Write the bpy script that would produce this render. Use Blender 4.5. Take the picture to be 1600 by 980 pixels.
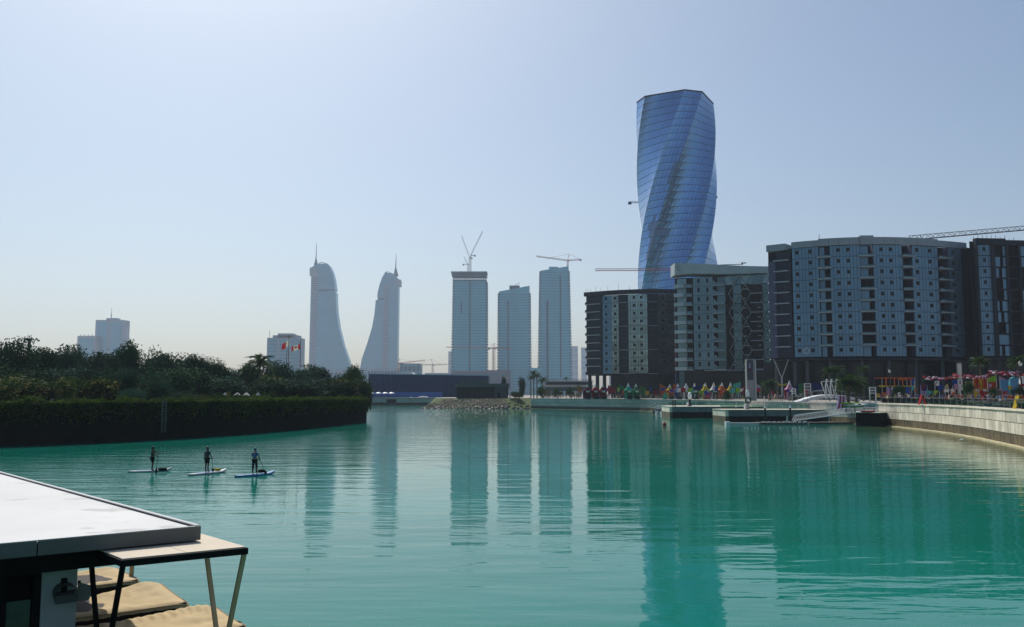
import bpy, bmesh, math, random
from mathutils import Vector, noise
R = math.radians
random.seed(11)
scene = bpy.context.scene
for o in list(bpy.data.objects):
    bpy.data.objects.remove(o)
COL = scene.collection

# ------------------------------------------------------------------ camera
F = 1378.0                      # focal length in pixels of the 1600 px wide photograph
CAMH = 5.6
PITCH = math.atan(126.0 / F)
cam_d = bpy.data.cameras.new('camera')
cam_d.sensor_width = 36.0
cam_d.lens = 36.0 * F / 1600.0
cam_d.clip_start = 0.2
cam_d.clip_end = 20000
cam = bpy.data.objects.new('camera', cam_d)
cam.location = (0, 0, CAMH)
cam.rotation_euler = (R(90) + PITCH, 0, 0)
COL.objects.link(cam)
scene.camera = cam

# ------------------------------------------------------------------ sky and sun
SUN_AZ, SUN_EL = -22.0, 50.0     # degrees left of the view, above the horizon
world = bpy.data.worlds.new('World')
scene.world = world
world.use_nodes = True
wn = world.node_tree.nodes
wl = world.node_tree.links
bg = wn['Background']
sky = wn.new('ShaderNodeTexSky')
sky.sky_type = 'NISHITA'
sky.sun_disc = False
sky.sun_elevation = R(SUN_EL)
sky.sun_rotation = R(SUN_AZ)
sky.altitude = 0
sky.air_density = 1.0
sky.dust_density = 2.3
sky.ozone_density = 1.6
bg.inputs['Strength'].default_value = 0.096
tint = wn.new('ShaderNodeMix'); tint.data_type = 'RGBA'; tint.blend_type = 'MULTIPLY'      # camera white balance: a touch cooler
tint.inputs['Factor'].default_value = 1.0
tint.inputs['B'].default_value = (0.91, 0.995, 1.03, 1)
wl.new(sky.outputs[0], tint.inputs['A'])
wl.new(tint.outputs['Result'], bg.inputs['Color'])
sun_d = bpy.data.lights.new('sun', 'SUN')
sun_d.energy = 3.9
sun_d.angle = R(0.6)
sun_d.color = (1.0, 0.955, 0.88)
sun = bpy.data.objects.new('sun', sun_d)
SUNV = Vector((math.sin(R(SUN_AZ)) * math.cos(R(SUN_EL)), math.cos(R(SUN_AZ)) * math.cos(R(SUN_EL)), math.sin(R(SUN_EL))))
sun.rotation_euler = SUNV.to_track_quat('Z', 'Y').to_euler()
sun.location = SUNV * 400
COL.objects.link(sun)
scene.view_settings.view_transform = 'Standard'
scene.view_settings.look = 'None'
scene.view_settings.gamma = 1.0
scene.view_settings.exposure = 0.0
scene.view_settings.use_curve_mapping = False
HAZE = 0.000105
HAZE_COL = (0.76, 0.84, 1.0)
scene.cycles.use_denoising = True
scene.cycles.max_bounces = 7
scene.cycles.diffuse_bounces = 2
scene.cycles.glossy_bounces = 3
scene.cycles.transmission_bounces = 4
scene.cycles.volume_bounces = 2
scene.cycles.transparent_max_bounces = 8
scene.cycles.caustics_reflective = False
scene.cycles.caustics_refractive = False

# ------------------------------------------------------------------ pixel helpers: where a point of the photograph lies at a given distance
CP, SP = math.cos(PITCH), math.sin(PITCH)
def ray(px, py):
    a, b = (px - 800.0) / F, (490.0 - py) / F
    return Vector((a, CP - b * SP, SP + b * CP))
def P(px, py, d):                # on the vertical plane y = d
    r = ray(px, py); t = d / r.y
    return Vector((r.x * t, d, CAMH + r.z * t))
def AZ(px, py, z):               # on the level plane at height z
    r = ray(px, py); t = (z - CAMH) / r.z
    return Vector((r.x * t, r.y * t, z))
def XD(px, d, z=5.0):            # world x of picture column px at distance d, height z
    return (px - 800.0) / F * (d * CP + (z - CAMH) * SP)
def ZD(py, d, px=800):
    return P(px, py, d).z
def proj(v):
    x, y, z = v[0], v[1], v[2] - CAMH
    dep = y * CP + z * SP
    return 800 + F * x / dep, 490 - F * (-y * SP + z * CP) / dep

# ------------------------------------------------------------------ mesh and object helpers
WLOC = {}
class MB:
    def __init__(s):
        s.v = []; s.f = []; s.m = []
    def add(s, vs, fs, mi=0):
        o = len(s.v)
        s.v += [tuple(v) for v in vs]
        s.f += [tuple(i + o for i in f) for f in fs]
        s.m += [mi] * len(fs)
        return s
    def par(s, o, a, b, c, mi=0):        # parallelepiped from a corner and three edges
        o, a, b, c = Vector(o), Vector(a), Vector(b), Vector(c)
        if a.cross(b).dot(c) < 0: a, b = b, a
        vs = [o, o + a, o + a + b, o + b, o + c, o + a + c, o + a + b + c, o + b + c]
        return s.add(vs, [(3, 2, 1, 0), (4, 5, 6, 7), (0, 1, 5, 4), (1, 2, 6, 5), (2, 3, 7, 6), (3, 0, 4, 7)], mi)
    def box(s, c, size, rz=0.0, mi=0):   # centred on c
        ca, sa = math.cos(rz), math.sin(rz)
        a = Vector((ca, sa, 0)) * size[0]; b = Vector((-sa, ca, 0)) * size[1]; d = Vector((0, 0, size[2]))
        return s.par(Vector(c) - (a + b + d) / 2, a, b, d, mi)
    def bar(s, p, q, w, h=None, mi=0):   # square beam
        p, q = Vector(p), Vector(q); h = h or w
        t = (q - p)
        if t.length < 1e-6: return s
        n = t.normalized()
        up = Vector((0, 0, 1)) if abs(n.z) < 0.95 else Vector((0, 1, 0))
        a = n.cross(up).normalized(); b = a.cross(n).normalized()
        return s.par(p - a * w / 2 - b * h / 2, a * w, b * h, t, mi)
    def tube(s, p, q, r0, r1=None, n=6, mi=0, cap=True):
        p, q = Vector(p), Vector(q); r1 = r0 if r1 is None else r1
        t = (q - p).normalized()
        up = Vector((0, 0, 1)) if abs(t.z) < 0.95 else Vector((1, 0, 0))
        a = t.cross(up).normalized(); b = t.cross(a)
        vs = []
        for c, r in ((p, r0), (q, r1)):
            for i in range(n):
                w = 2 * math.pi * i / n
                vs.append(c + (a * math.cos(w) + b * math.sin(w)) * r)
        fs = [(i, (i + 1) % n, n + (i + 1) % n, n + i) for i in range(n)]
        if cap: fs += [tuple(range(n - 1, -1, -1)), tuple(range(n, 2 * n))]
        return s.add(vs, fs, mi)
    def prism(s, poly, z0, z1, mi=0):    # upright prism over a plan polygon
        area = sum(poly[i][0] * poly[(i + 1) % len(poly)][1] - poly[(i + 1) % len(poly)][0] * poly[i][1] for i in range(len(poly)))
        if area < 0: poly = poly[::-1]
        n = len(poly)
        vs = [(p[0], p[1], z0) for p in poly] + [(p[0], p[1], z1) for p in poly]
        fs = [(i, (i + 1) % n, n + (i + 1) % n, n + i) for i in range(n)] + [tuple(range(n - 1, -1, -1)), tuple(range(n, 2 * n))]
        return s.add(vs, fs, mi)
    def extr(s, pts, vec, mi=0):         # any flat outline pushed along vec
        n = len(pts); pts = [Vector(p) for p in pts]; vec = Vector(vec)
        nr = Vector((0, 0, 0))
        for i in range(n):
            nr += pts[i].cross(pts[(i + 1) % n])
        if nr.dot(vec) < 0: pts = pts[::-1]
        vs = pts + [p + vec for p in pts]
        fs = [(i, (i + 1) % n, n + (i + 1) % n, n + i) for i in range(n)] + [tuple(range(n - 1, -1, -1)), tuple(range(n, 2 * n))]
        return s.add(vs, fs, mi)
    def ball(s, c, r, n=8, m=5, mi=0, sc=(1, 1, 1), jit=0.0):
        c = Vector(c); vs = []; fs = []
        for j in range(m + 1):
            th = math.pi * j / m
            for i in range(n):
                w = 2 * math.pi * i / n
                k = 1 + random.uniform(-jit, jit)
                vs.append((c.x + r * sc[0] * k * math.sin(th) * math.cos(w), c.y + r * sc[1] * k * math.sin(th) * math.sin(w), c.z + r * sc[2] * k * math.cos(th)))
        for j in range(m):
            for i in range(n):
                fs.append((j * n + i, (j + 1) * n + i, (j + 1) * n + (i + 1) % n, j * n + (i + 1) % n))
        return s.add(vs, fs, mi)
    def lathe(s, c, prof, n=10, mi=0):   # prof: (radius, height) from the base up
        c = Vector(c); vs = []; fs = []
        for r, h in prof:
            for i in range(n):
                w = 2 * math.pi * i / n
                vs.append((c.x + r * math.cos(w), c.y + r * math.sin(w), c.z + h))
        for j in range(len(prof) - 1):
            for i in range(n):
                fs.append((j * n + i, j * n + (i + 1) % n, (j + 1) * n + (i + 1) % n, (j + 1) * n + i))
        fs += [tuple(range(n - 1, -1, -1)), tuple(range((len(prof) - 1) * n, len(prof) * n))]
        return s.add(vs, fs, mi)
    def mesh(s, name, mats, origin, smooth=False):
        me = bpy.data.meshes.new(name)
        ox, oy, oz = origin
        me.from_pydata([(v[0] - ox, v[1] - oy, v[2] - oz) for v in s.v], [], s.f)
        if not isinstance(mats, (list, tuple)): mats = [mats]
        for m in mats: me.materials.append(m)
        if len(mats) > 1: me.polygons.foreach_set('material_index', s.m)
        if smooth: me.polygons.foreach_set('use_smooth', [True] * len(me.polygons))
        me.update()
        return me
    def build(s, name, mats, parent=None, smooth=False, origin=None):
        if parent is not None: org = WLOC[parent.name]
        else: org = Vector(origin) if origin is not None else Vector((0, 0, 0))
        ob = bpy.data.objects.new(name, s.mesh(name, mats, org, smooth))
        COL.objects.link(ob)
        if parent is not None: ob.parent = parent
        else: ob.location = org
        WLOC[ob.name] = Vector(org)
        return ob
def tag(o, label=None, cat=None, group=None, kind=None):
    if label: o['label'] = label
    if cat: o['category'] = cat
    if group: o['group'] = group
    if kind: o['kind'] = kind
    return o
def thing(name, label, cat, loc, group=None):
    o = bpy.data.objects.new(name, None)
    o.empty_display_size = 0.5
    o.location = Vector(loc)
    COL.objects.link(o)
    WLOC[o.name] = Vector(loc)
    return tag(o, label, cat, group)
def put(name, me, parent, loc=(0, 0, 0), rz=0.0, sc=None):     # another object on a shared mesh
    ob = bpy.data.objects.new(name, me)
    ob.location = loc; ob.rotation_euler = (0, 0, rz)
    if sc: ob.scale = sc
    COL.objects.link(ob)
    if parent is not None: ob.parent = parent
    return ob
def copy_tree(o, parent=None):
    c = o.copy(); COL.objects.link(c); c.parent = parent
    for ch in o.children: copy_tree(ch, c)
    return c

# ------------------------------------------------------------------ materials
def mat(name, col, rough=0.6, metal=0.0, var=0.0, scale=1.0, spec=0.5, bump=0.0, bscale=None, col2=None, stretch=(1, 1, 1), objvar=0.0, trans=0.0):
    m = bpy.data.materials.new(name); m.use_nodes = True
    nt = m.node_tree; n = nt.nodes; l = nt.links
    b = n['Principled BSDF']
    b.inputs['Base Color'].default_value = (*col, 1)
    b.inputs['Roughness'].default_value = rough
    b.inputs['Metallic'].default_value = metal
    b.inputs['Specular IOR Level'].default_value = spec
    m.diffuse_color = (*col, 1)
    if var or bump or col2 or objvar:
        tc = n.new('ShaderNodeTexCoord'); mp = n.new('ShaderNodeMapping'); l.new(tc.outputs['Object'], mp.inputs['Vector'])
        mp.inputs['Scale'].default_value = stretch
        nz = n.new('ShaderNodeTexNoise'); nz.inputs['Scale'].default_value = scale; nz.inputs['Detail'].default_value = 5
        l.new(mp.outputs[0], nz.inputs['Vector'])
        if var or col2 or objvar:
            rp = n.new('ShaderNodeMapRange'); rp.inputs['From Min'].default_value = 0.3; rp.inputs['From Max'].default_value = 0.7
            l.new(nz.outputs['Fac'], rp.inputs['Value'])
            mx = n.new('ShaderNodeMix'); mx.data_type = 'RGBA'
            c2 = col2 or tuple(min(1, c * (1 + var)) for c in col); c1 = col if col2 else tuple(c * (1 - var) for c in col)
            mx.inputs['A'].default_value = (*c1, 1); mx.inputs['B'].default_value = (*c2, 1)
            l.new(rp.outputs[0], mx.inputs['Factor'])
            out = mx.outputs['Result']
            if objvar:
                oi = n.new('ShaderNodeObjectInfo'); hs = n.new('ShaderNodeHueSaturation')
                r2 = n.new('ShaderNodeMapRange'); r2.inputs['To Min'].default_value = 1 - objvar; r2.inputs['To Max'].default_value = 1 + objvar
                l.new(oi.outputs['Random'], r2.inputs['Value']); l.new(r2.outputs[0], hs.inputs['Value'])
                l.new(out, hs.inputs['Color']); out = hs.outputs['Color']
            l.new(out, b.inputs['Base Color'])
        if bump:
            if bscale:
                nb = n.new('ShaderNodeTexNoise'); nb.inputs['Scale'].default_value = bscale; nb.inputs['Detail'].default_value = 4
                l.new(mp.outputs[0], nb.inputs['Vector'])
            else: nb = nz
            bp = n.new('ShaderNodeBump'); bp.inputs['Strength'].default_value = 1.0; bp.inputs['Distance'].default_value = bump
            l.new(nb.outputs['Fac'], bp.inputs['Height']); l.new(bp.outputs[0], b.inputs['Normal'])
    if trans:
        tr = n.new('ShaderNodeBsdfTranslucent'); tr.inputs['Color'].default_value = (col[0] * 1.3, col[1] * 1.4, col[2], 1)
        ms = n.new('ShaderNodeMixShader'); ms.inputs[0].default_value = trans
        l.new(b.outputs[0], ms.inputs[1]); l.new(tr.outputs[0], ms.inputs[2])
        l.new(ms.outputs[0], n['Material Output'].inputs['Surface'])
    return m
M = {}
def fabric(name, col):
    M[name] = mat(name, tuple(c * .78 for c in col), 0.85, 0, 0.12, 3.0, spec=0.12)
for k, c in dict(red=(.42, .025, .03), orange=(.55, .12, .02), yellow=(.55, .38, .03), lime=(.25, .5, .04), green=(.03, .18, .06), seagreen=(.05, .42, .27), blue=(.02, .06, .3),
                 navy=(.012, .025, .12), purple=(.12, .04, .3), lilac=(.4, .33, .6), pink=(.6, .3, .42), maroon=(.16, .012, .03), teal=(.08, .4, .42), white_cloth=(.78, .78, .76), tan=(.5, .38, .2), black_cloth=(.015, .016, .02),
                 grey_cloth=(.2, .2, .21), denim=(.03, .05, .11), skyblue=(.12, .3, .5)).items():
    fabric(k, c)
M['concrete'] = mat('concrete', (.36, .35, .33), .85, 0, .15, .6)
M['pale_concrete'] = mat('pale_concrete', (.5, .5, .48), .8, 0, .12, .8)
M['white_paint'] = mat('white_paint', (.75, .76, .76), .5, 0, .04, 2)
M['dark_metal'] = mat('dark_metal', (.018, .02, .022), .5, 0, .1, 2, spec=.25)
M['steel'] = mat('steel', (.35, .36, .37), .4, .7, .1, 2)
M['black'] = mat('black', (.006, .007, .009), .7, 0, spec=.15)
M['crane_white'] = mat('crane_white', (.55, .53, .5), .6)
M['crane_red'] = mat('crane_red', (.42, .1, .07), .6)
M['crane_dark'] = mat('crane_dark', (.06, .065, .07), .6)
# ------------------------------------------------------------------ water, ground, haze
def water_material():
    m = bpy.data.materials.new('bay_water'); m.use_nodes = True
    nt = m.node_tree; n = nt.nodes; l = nt.links
    b = n['Principled BSDF']
    b.inputs['Roughness'].default_value = 0.015
    b.inputs['IOR'].default_value = 1.333
    b.inputs['Specular IOR Level'].default_value = .37
    g = n.new('ShaderNodeNewGeometry')
    def nz(sx, sy, rot, detail, rough=0.5):
        mp = n.new('ShaderNodeMapping'); mp.inputs['Scale'].default_value = (sx, sy, 1); mp.inputs['Rotation'].default_value = (0, 0, rot)
        l.new(g.outputs['Position'], mp.inputs['Vector'])
        t = n.new('ShaderNodeTexNoise'); t.inputs['Scale'].default_value = 1.0; t.inputs['Detail'].default_value = detail; t.inputs['Roughness'].default_value = rough
        l.new(mp.outputs[0], t.inputs['Vector'])
        return t.outputs['Fac']
    def math_(op, a, bb):
        q = n.new('ShaderNodeMath'); q.operation = op
        for i, v in enumerate((a, bb)):
            if isinstance(v, (int, float)): q.inputs[i].default_value = v
            else: l.new(v, q.inputs[i])
        return q.outputs[0]
    # colour of the water body: turquoise with slow patches, greener and sandier in the shallows by the right-hand wall
    patch = nz(.03, .06, .2, 4)
    mx = n.new('ShaderNodeMix'); mx.data_type = 'RGBA'
    mx.inputs['A'].default_value = (.002, .140, .098, 1); mx.inputs['B'].default_value = (.003, .190, .142, 1)
    pr_ = n.new('ShaderNodeMapRange'); pr_.inputs['From Min'].default_value = .35; pr_.inputs['From Max'].default_value = .65; l.new(patch, pr_.inputs['Value'])
    l.new(pr_.outputs[0], mx.inputs['Factor'])
    sep = n.new('ShaderNodeSeparateXYZ'); l.new(g.outputs['Position'], sep.inputs[0])
    # distance from the wall line (45,60)-(67,157)
    sh = math_('SUBTRACT', sep.outputs['X'], math_('MULTIPLY', sep.outputs['Y'], .235))
    mr = n.new('ShaderNodeMapRange'); mr.inputs['From Min'].default_value = 18; mr.inputs['From Max'].default_value = 31
    l.new(math_('ADD', sh, math_('MULTIPLY', patch, 3.0)), mr.inputs['Value'])
    my = n.new('ShaderNodeMapRange'); my.inputs['From Min'].default_value = 170; my.inputs['From Max'].default_value = 150
    l.new(sep.outputs['Y'], my.inputs['Value'])
    mx2 = n.new('ShaderNodeMix'); mx2.data_type = 'RGBA'
    l.new(math_('MULTIPLY', mr.outputs[0], my.outputs[0]), mx2.inputs['Factor'])
    l.new(mx.outputs['Result'], mx2.inputs['A']); mx2.inputs['B'].default_value = (.10, .13, .05, 1)
    l.new(mx2.outputs['Result'], b.inputs['Base Color'])
    # waves (heights in metres)
    swell = math_('MULTIPLY', nz(.16, .55, .12, 2), .046)
    rip = math_('MULTIPLY', nz(.75, 2.3, -.08, 3), .0090)
    ruff = n.new('ShaderNodeMapRange'); ruff.inputs['From Min'].default_value = .45; ruff.inputs['From Max'].default_value = .72
    ruff.inputs['To Min'].default_value = .05; ruff.inputs['To Max'].default_value = 1.0
    l.new(nz(.012, .03, .5, 2), ruff.inputs['Value'])
    # a breeze roughens the water to the left, off the hedged bank
    br = n.new('ShaderNodeMapRange'); br.inputs['From Min'].default_value = -6; br.inputs['From Max'].default_value = -24
    l.new(math_('ADD', sep.outputs['X'], math_('MULTIPLY', patch, 8.0)), br.inputs['Value'])
    fine = math_('MULTIPLY', math_('MULTIPLY', nz(2.2, 5.0, .1, 3), .026), math_('ADD', math_('MULTIPLY', ruff.outputs[0], .16), math_('MULTIPLY', br.outputs[0], .9)))
    boost = math_('ADD', 1.0, math_('MULTIPLY', br.outputs[0], 1.3))
    boost2 = math_('ADD', .7, math_('ADD', math_('MULTIPLY', br.outputs[0], 2.2), math_('MULTIPLY', ruff.outputs[0], 1.6)))
    h = math_('ADD', math_('ADD', math_('MULTIPLY', swell, boost), math_('MULTIPLY', rip, boost2)), fine)
    bp = n.new('ShaderNodeBump'); bp.inputs['Strength'].default_value = 1; bp.inputs['Distance'].default_value = 1
    l.new(h, bp.inputs['Height']); l.new(bp.outputs[0], b.inputs['Normal'])
    return m
mb = MB(); mb.add([(-3400, -250, 0), (3400, -250, 0), (3400, 4600, 0), (-3400, 4600, 0)], [(0, 1, 2, 3)])
tag(mb.build('water', water_material()), 'calm turquoise bay water with soft ripples', None, None, 'structure')

PAVE = mat('paving', (.30, .27, .24), .85, 0, .15, .5)
GRASS = mat('lawn', (.035, .055, .015), .95, 0, .35, .4)
SOIL = mat('soil', (.12, .09, .06), .95, 0, .3, .3)
LAND = mat('far_land', (.22, .19, .15), .95, 0, .2, .02)
DECKZ = 3.95
QUAY = [(7.5, 343), (43, 297), (55.5, 255), (59.4, 210), (66.4, 160), (66.5, 150), (62.5, 122), (56, 100), (51, 84), (45, 66), (41, 50)]
mb = MB()
mb.prism([(-700, 452), (-60, 430), (-36, 426), (-33, 375), (7.5, 366)] + QUAY + [(420, 50), (900, 1000), (300, 1020), (-700, 1020)], -0.6, DECKZ)
tag(mb.build('promenade', PAVE), None, None, None, 'structure')
mb = MB(); mb.prism([(-3300, 1021), (3300, 1021), (3300, 4550), (-3300, 4550)], -0.5, 3.7)
tag(mb.build('ground', LAND), None, None, None, 'structure')
BANK = [(-95, 62), (-75, 77), (-57, 93.5), (-47.5, 104), (-40.3, 117), (-36, 135), (-32.5, 155), (-30.0, 180), (-30.5, 186), (-34, 192), (-60, 215), (-130, 270), (-420, 330), (-420, 62)]
def smooth_path(pts, it=2):
    for _ in range(it):
        q = [pts[0]]
        for i in range(len(pts) - 1):
            a, b_ = pts[i], pts[i + 1]
            q += [(a[0] * .75 + b_[0] * .25, a[1] * .75 + b_[1] * .25), (a[0] * .25 + b_[0] * .75, a[1] * .25 + b_[1] * .75)]
        q.append(pts[-1]); pts = q
    return pts
BANK_S = [BANK[0]] + smooth_path(BANK[1:10], 2) + BANK[10:]
mb = MB(); mb.prism(BANK_S, -0.6, 3.9)
tag(mb.build('bank_terrain', GRASS), None, None, None, 'structure')
# path kerb along the bank, just inside the hedge
KERB = mat('kerb', (.38, .40, .30), .85, 0, .2, 1.0)
mb = MB()
for i in range(1, 7):
    a, b_ = Vector((*BANK[i], 0)), Vector((*BANK[i + 1], 0)); t = (b_ - a).normalized(); nn = Vector((-t.y, t.x, 0))
    mb.par(a + nn * 3.0 + Vector((0, 0, 3.9)), (b_ - a) * 1.01, nn * 1.6, (0, 0, .35))
tag(mb.build('garden_path', KERB), None, None, None, 'structure')

def haze():
    m = bpy.data.materials.new('haze_air'); m.use_nodes = True
    n = m.node_tree.nodes; l = m.node_tree.links
    n.remove(n['Principled BSDF'])
    pv = n.new('ShaderNodeVolumePrincipled')
    pv.inputs['Color'].default_value = (*HAZE_COL, 1)
    pv.inputs['Density'].default_value = HAZE
    pv.inputs['Anisotropy'].default_value = 0.25
    l.new(pv.outputs[0], n['Material Output'].inputs['Volume'])
    mb = MB(); mb.par((-3500, -300, -1.2), (7000, 0, 0), (0, 5000, 0), (0, 0, 451))
    tag(mb.build('haze', m), None, None, None, 'stuff')
haze()

# ------------------------------------------------------------------ quay wall of big stone blocks
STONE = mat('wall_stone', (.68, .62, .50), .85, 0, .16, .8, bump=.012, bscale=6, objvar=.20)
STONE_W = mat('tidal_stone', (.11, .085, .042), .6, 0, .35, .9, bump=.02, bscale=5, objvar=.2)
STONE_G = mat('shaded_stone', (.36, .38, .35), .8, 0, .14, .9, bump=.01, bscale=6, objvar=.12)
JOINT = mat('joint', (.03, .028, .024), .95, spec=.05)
def along(pts):
    L = [0.0]
    for i in range(len(pts) - 1): L.append(L[-1] + math.dist(pts[i], pts[i + 1]))
    def at(s):
        s = max(0, min(L[-1], s))
        for i in range(len(pts) - 1):
            if s <= L[i + 1] or i == len(pts) - 2:
                k = (s - L[i]) / (L[i + 1] - L[i])
                return Vector((pts[i][0] + (pts[i + 1][0] - pts[i][0]) * k, pts[i][1] + (pts[i + 1][1] - pts[i][1]) * k, 0))
    return at, L[-1]
def block(at, s0, s1, z0, z1, m, parent, proud, thick=.45):
    a, b_ = at(s0), at(s1); t = (b_ - a).normalized(); nn = Vector((t.y, -t.x, 0))   # towards the water
    if nn.x > 0 and nn.y > 0: nn = -nn
    mb = MB(); g = .035
    a2, b2 = a + t * g, b_ - t * g
    mb.par(a2 + nn * proud + Vector((0, 0, z0 + g)), b2 - a2, -nn * thick, (0, 0, z1 - z0 - 2 * g))
    return mb.build('stone_block', m, parent)
def quay_wall(name, pts, zt, label, courses, bl, st=STONE, stw=STONE_W):
    at, L = along(pts)
    root = thing(name, label, 'wall', (pts[0][0], pts[0][1], 0))
    n = max(2, int(L / bl)); bl = L / n
    core = MB(); cop = MB(); toe = MB()
    for i in range(n):
        a, b_ = at(i * bl), at((i + 1) * bl); t = (b_ - a).normalized(); nn = Vector((t.y, -t.x, 0))
        if nn.x > 0 and nn.y > 0: nn = -nn
        core.par(a + nn * .16 + Vector((0, 0, -.6)), (b_ - a), -nn * .3, (0, 0, zt + .55))
        cop.par(a + nn * .38 + Vector((0, 0, zt - .17)), (b_ - a) * .996, -nn * 1.0, (0, 0, .2))
        toe.par(a + nn * 1.0 + Vector((0, 0, -.3)), (b_ - a) * 1.002, -nn * .7, (0, 0, .42 + .06 * noise.noise((i * .7, 0, 0))))
        for k in range(len(courses) - 1):
            off = (bl / 2 if k % 2 else 0)
            s0, s1 = i * bl + off, (i + 1) * bl + off
            if s1 > L: s1 = L
            if s1 - s0 < .3: continue
            block(at, s0, s1, courses[k], courses[k + 1], stw if k == 0 else st, root, .25 + random.uniform(-.015, .02))
        if len(courses) > 2: block(at, 0, bl / 2, courses[1], courses[2], st, root, .25) if i == 0 else None
    core.build('core', JOINT, root); cop.build('coping', st, root)
    toe.build('toe_ledge', mat('weathered_ledge', (.52, .46, .28), .9, 0, .3, 2.5, bump=.05, bscale=4), root)
    return root
near = smooth_path(QUAY[4:10])
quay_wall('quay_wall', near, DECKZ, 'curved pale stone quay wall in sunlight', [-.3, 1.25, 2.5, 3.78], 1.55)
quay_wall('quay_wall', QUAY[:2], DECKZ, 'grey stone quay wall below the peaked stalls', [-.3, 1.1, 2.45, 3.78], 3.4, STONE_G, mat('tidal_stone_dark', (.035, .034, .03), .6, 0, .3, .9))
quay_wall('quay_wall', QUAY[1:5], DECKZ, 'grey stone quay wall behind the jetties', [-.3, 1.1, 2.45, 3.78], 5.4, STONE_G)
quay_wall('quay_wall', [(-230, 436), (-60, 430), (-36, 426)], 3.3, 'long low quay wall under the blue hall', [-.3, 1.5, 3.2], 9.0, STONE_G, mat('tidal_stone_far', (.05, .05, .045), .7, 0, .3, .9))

# ------------------------------------------------------------------ jetties
JFRONT = mat('shaded_jetty_stone', (.12, .135, .14), .7, 0, .2, .9, objvar=.15)  # darker copy of the stone: shade on the jetty fronts put into the colour
def jetty(label, x0, xb, y0, y1, x1, zt):
    root = thing('jetty', label, 'jetty', (x0, y0, 0), 'stone jetties')
    m = MB(); m.prism([(x0 + .3, y0 + .3), (x1, y0 + .3), (x1, y1 - .3), (xb + .3, y1 - .3)], zt - 1.35, zt - .12); m.build('deck_slab', STONE_G, root)
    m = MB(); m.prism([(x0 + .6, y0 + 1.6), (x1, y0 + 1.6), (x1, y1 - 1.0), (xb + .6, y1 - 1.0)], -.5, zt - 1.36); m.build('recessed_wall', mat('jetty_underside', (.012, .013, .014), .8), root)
    m = MB(); m.prism([(x0 - .1, y0 - .1), (x1, y0 - .1), (x1, y1), (xb - .1, y1)], zt - .115, zt); m.build('coping', STONE, root)
    n = 2 if y1 - y0 > 8 else 2
    # sunlit end built of blocks
    for j in range(3):
        for (z0, z1, st) in ((-.3, zt - 1.35, STONE_W), (zt - 1.35, zt - .12, STONE)):
            t0, t1 = j / 3, (j + 1) / 3
            p0 = Vector((x0 + (xb - x0) * t0, y0 + (y1 - y0) * t0, z0)); p1 = Vector((x0 + (xb - x0) * t1, y0 + (y1 - y0) * t1, z0))
            mm = MB(); e = (p1 - p0); mm.par(p0 + e * .01, e * .98, (.62, 0, 0), (0, 0, z1 - z0 - .02)); mm.build('stone_block', st, root)
    k = int((x1 - x0) / 3.0)
    for j in range(k):
        a = x0 + .62 + (x1 - x0 - .62) * j / k; w = (x1 - x0 - .62) / k - .03
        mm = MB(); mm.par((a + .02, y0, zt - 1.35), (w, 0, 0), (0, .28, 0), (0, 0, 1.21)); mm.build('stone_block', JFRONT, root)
    for j in range(max(2, int((x1 - x0) / 6))):
        mm = MB(); mm.tube((x0 + 3 + j * 6, y0 + .7, -.5), (x0 + 3 + j * 6, y0 + .7, zt - 1.36), .35, n=8); mm.build('pile', M['black'], root)
    return root
j1x = XD(1046, 208); j1b = XD(1033.5, 222); j2x = XD(1133, 179); j2b = XD(1113, 189)
JZ1, JZ2 = 2.75, 2.5
jetty('stone jetty with sunlit end beside the white motorboat', j1x, j1b, 208, 222, 59.5, JZ1)
jetty('long stone jetty with glass balustrade behind the floating dock', j2x, j2b, 179, 189, 64.0, JZ2)
# ------------------------------------------------------------------ mid-rise blocks on the promenade
CLAD = mat('blue_grey_cladding', (.14, .25, .35), .34, .45, .10, .25, stretch=(1, 1, .25), bump=.004, bscale=.5, objvar=.07)
CLAD_D = mat('dark_cladding', (.018, .024, .036), .5, 0, .15, .4, spec=.2, objvar=.1)
CLAD_B = mat('violet_grey_brick', (.085, .09, .15), .75, 0, .2, 1.5, spec=.2, bump=.02, bscale=3)
GLASS_D = mat('dark_glass', (.005, .007, .011), .3, 0, spec=.1)
GLASS_T = mat('teal_glass', (.09, .17, .20), .10, .35, .2, .12, objvar=.2)
GLASS_P = mat('podium_glass', (.006, .010, .018), .1, 0, .5, .12, stretch=(1, 1, .15), spec=.3)
SLAB = mat('slab_edge', (.34, .38, .43), .6, 0, .1, 1)
PARA = mat('parapet_panel', (.26, .31, .35), .5, .15, .08, .3)
RECESS = mat('recess_wall', (.012, .015, .022), .8, 0, .3, .4, spec=.1)
COLM = mat('column_concrete', (.07, .08, .09), .8, 0, .15, .5, spec=.15)
class Facade:
    def __init__(s, d_of, zref):
        s.d = d_of; s.z = zref
    def pt(s, px):
        d = s.d(px); return Vector((XD(px, d, s.z), d, 0))
    def fr(s, a, b):
        A, B = s.pt(a), s.pt(b); t = (B - A); L = t.length; t.normalize(); return A, B, t, Vector((t.y, -t.x, 0)), L
def slab_box(mb, A, t, n, s0, s1, o0, o1, z0, z1, mi=0):
    mb.par(A + t * s0 + n * o0 + Vector((0, 0, z0)), t * (s1 - s0), n * (o1 - o0), (0, 0, z1 - z0), mi)
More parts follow.
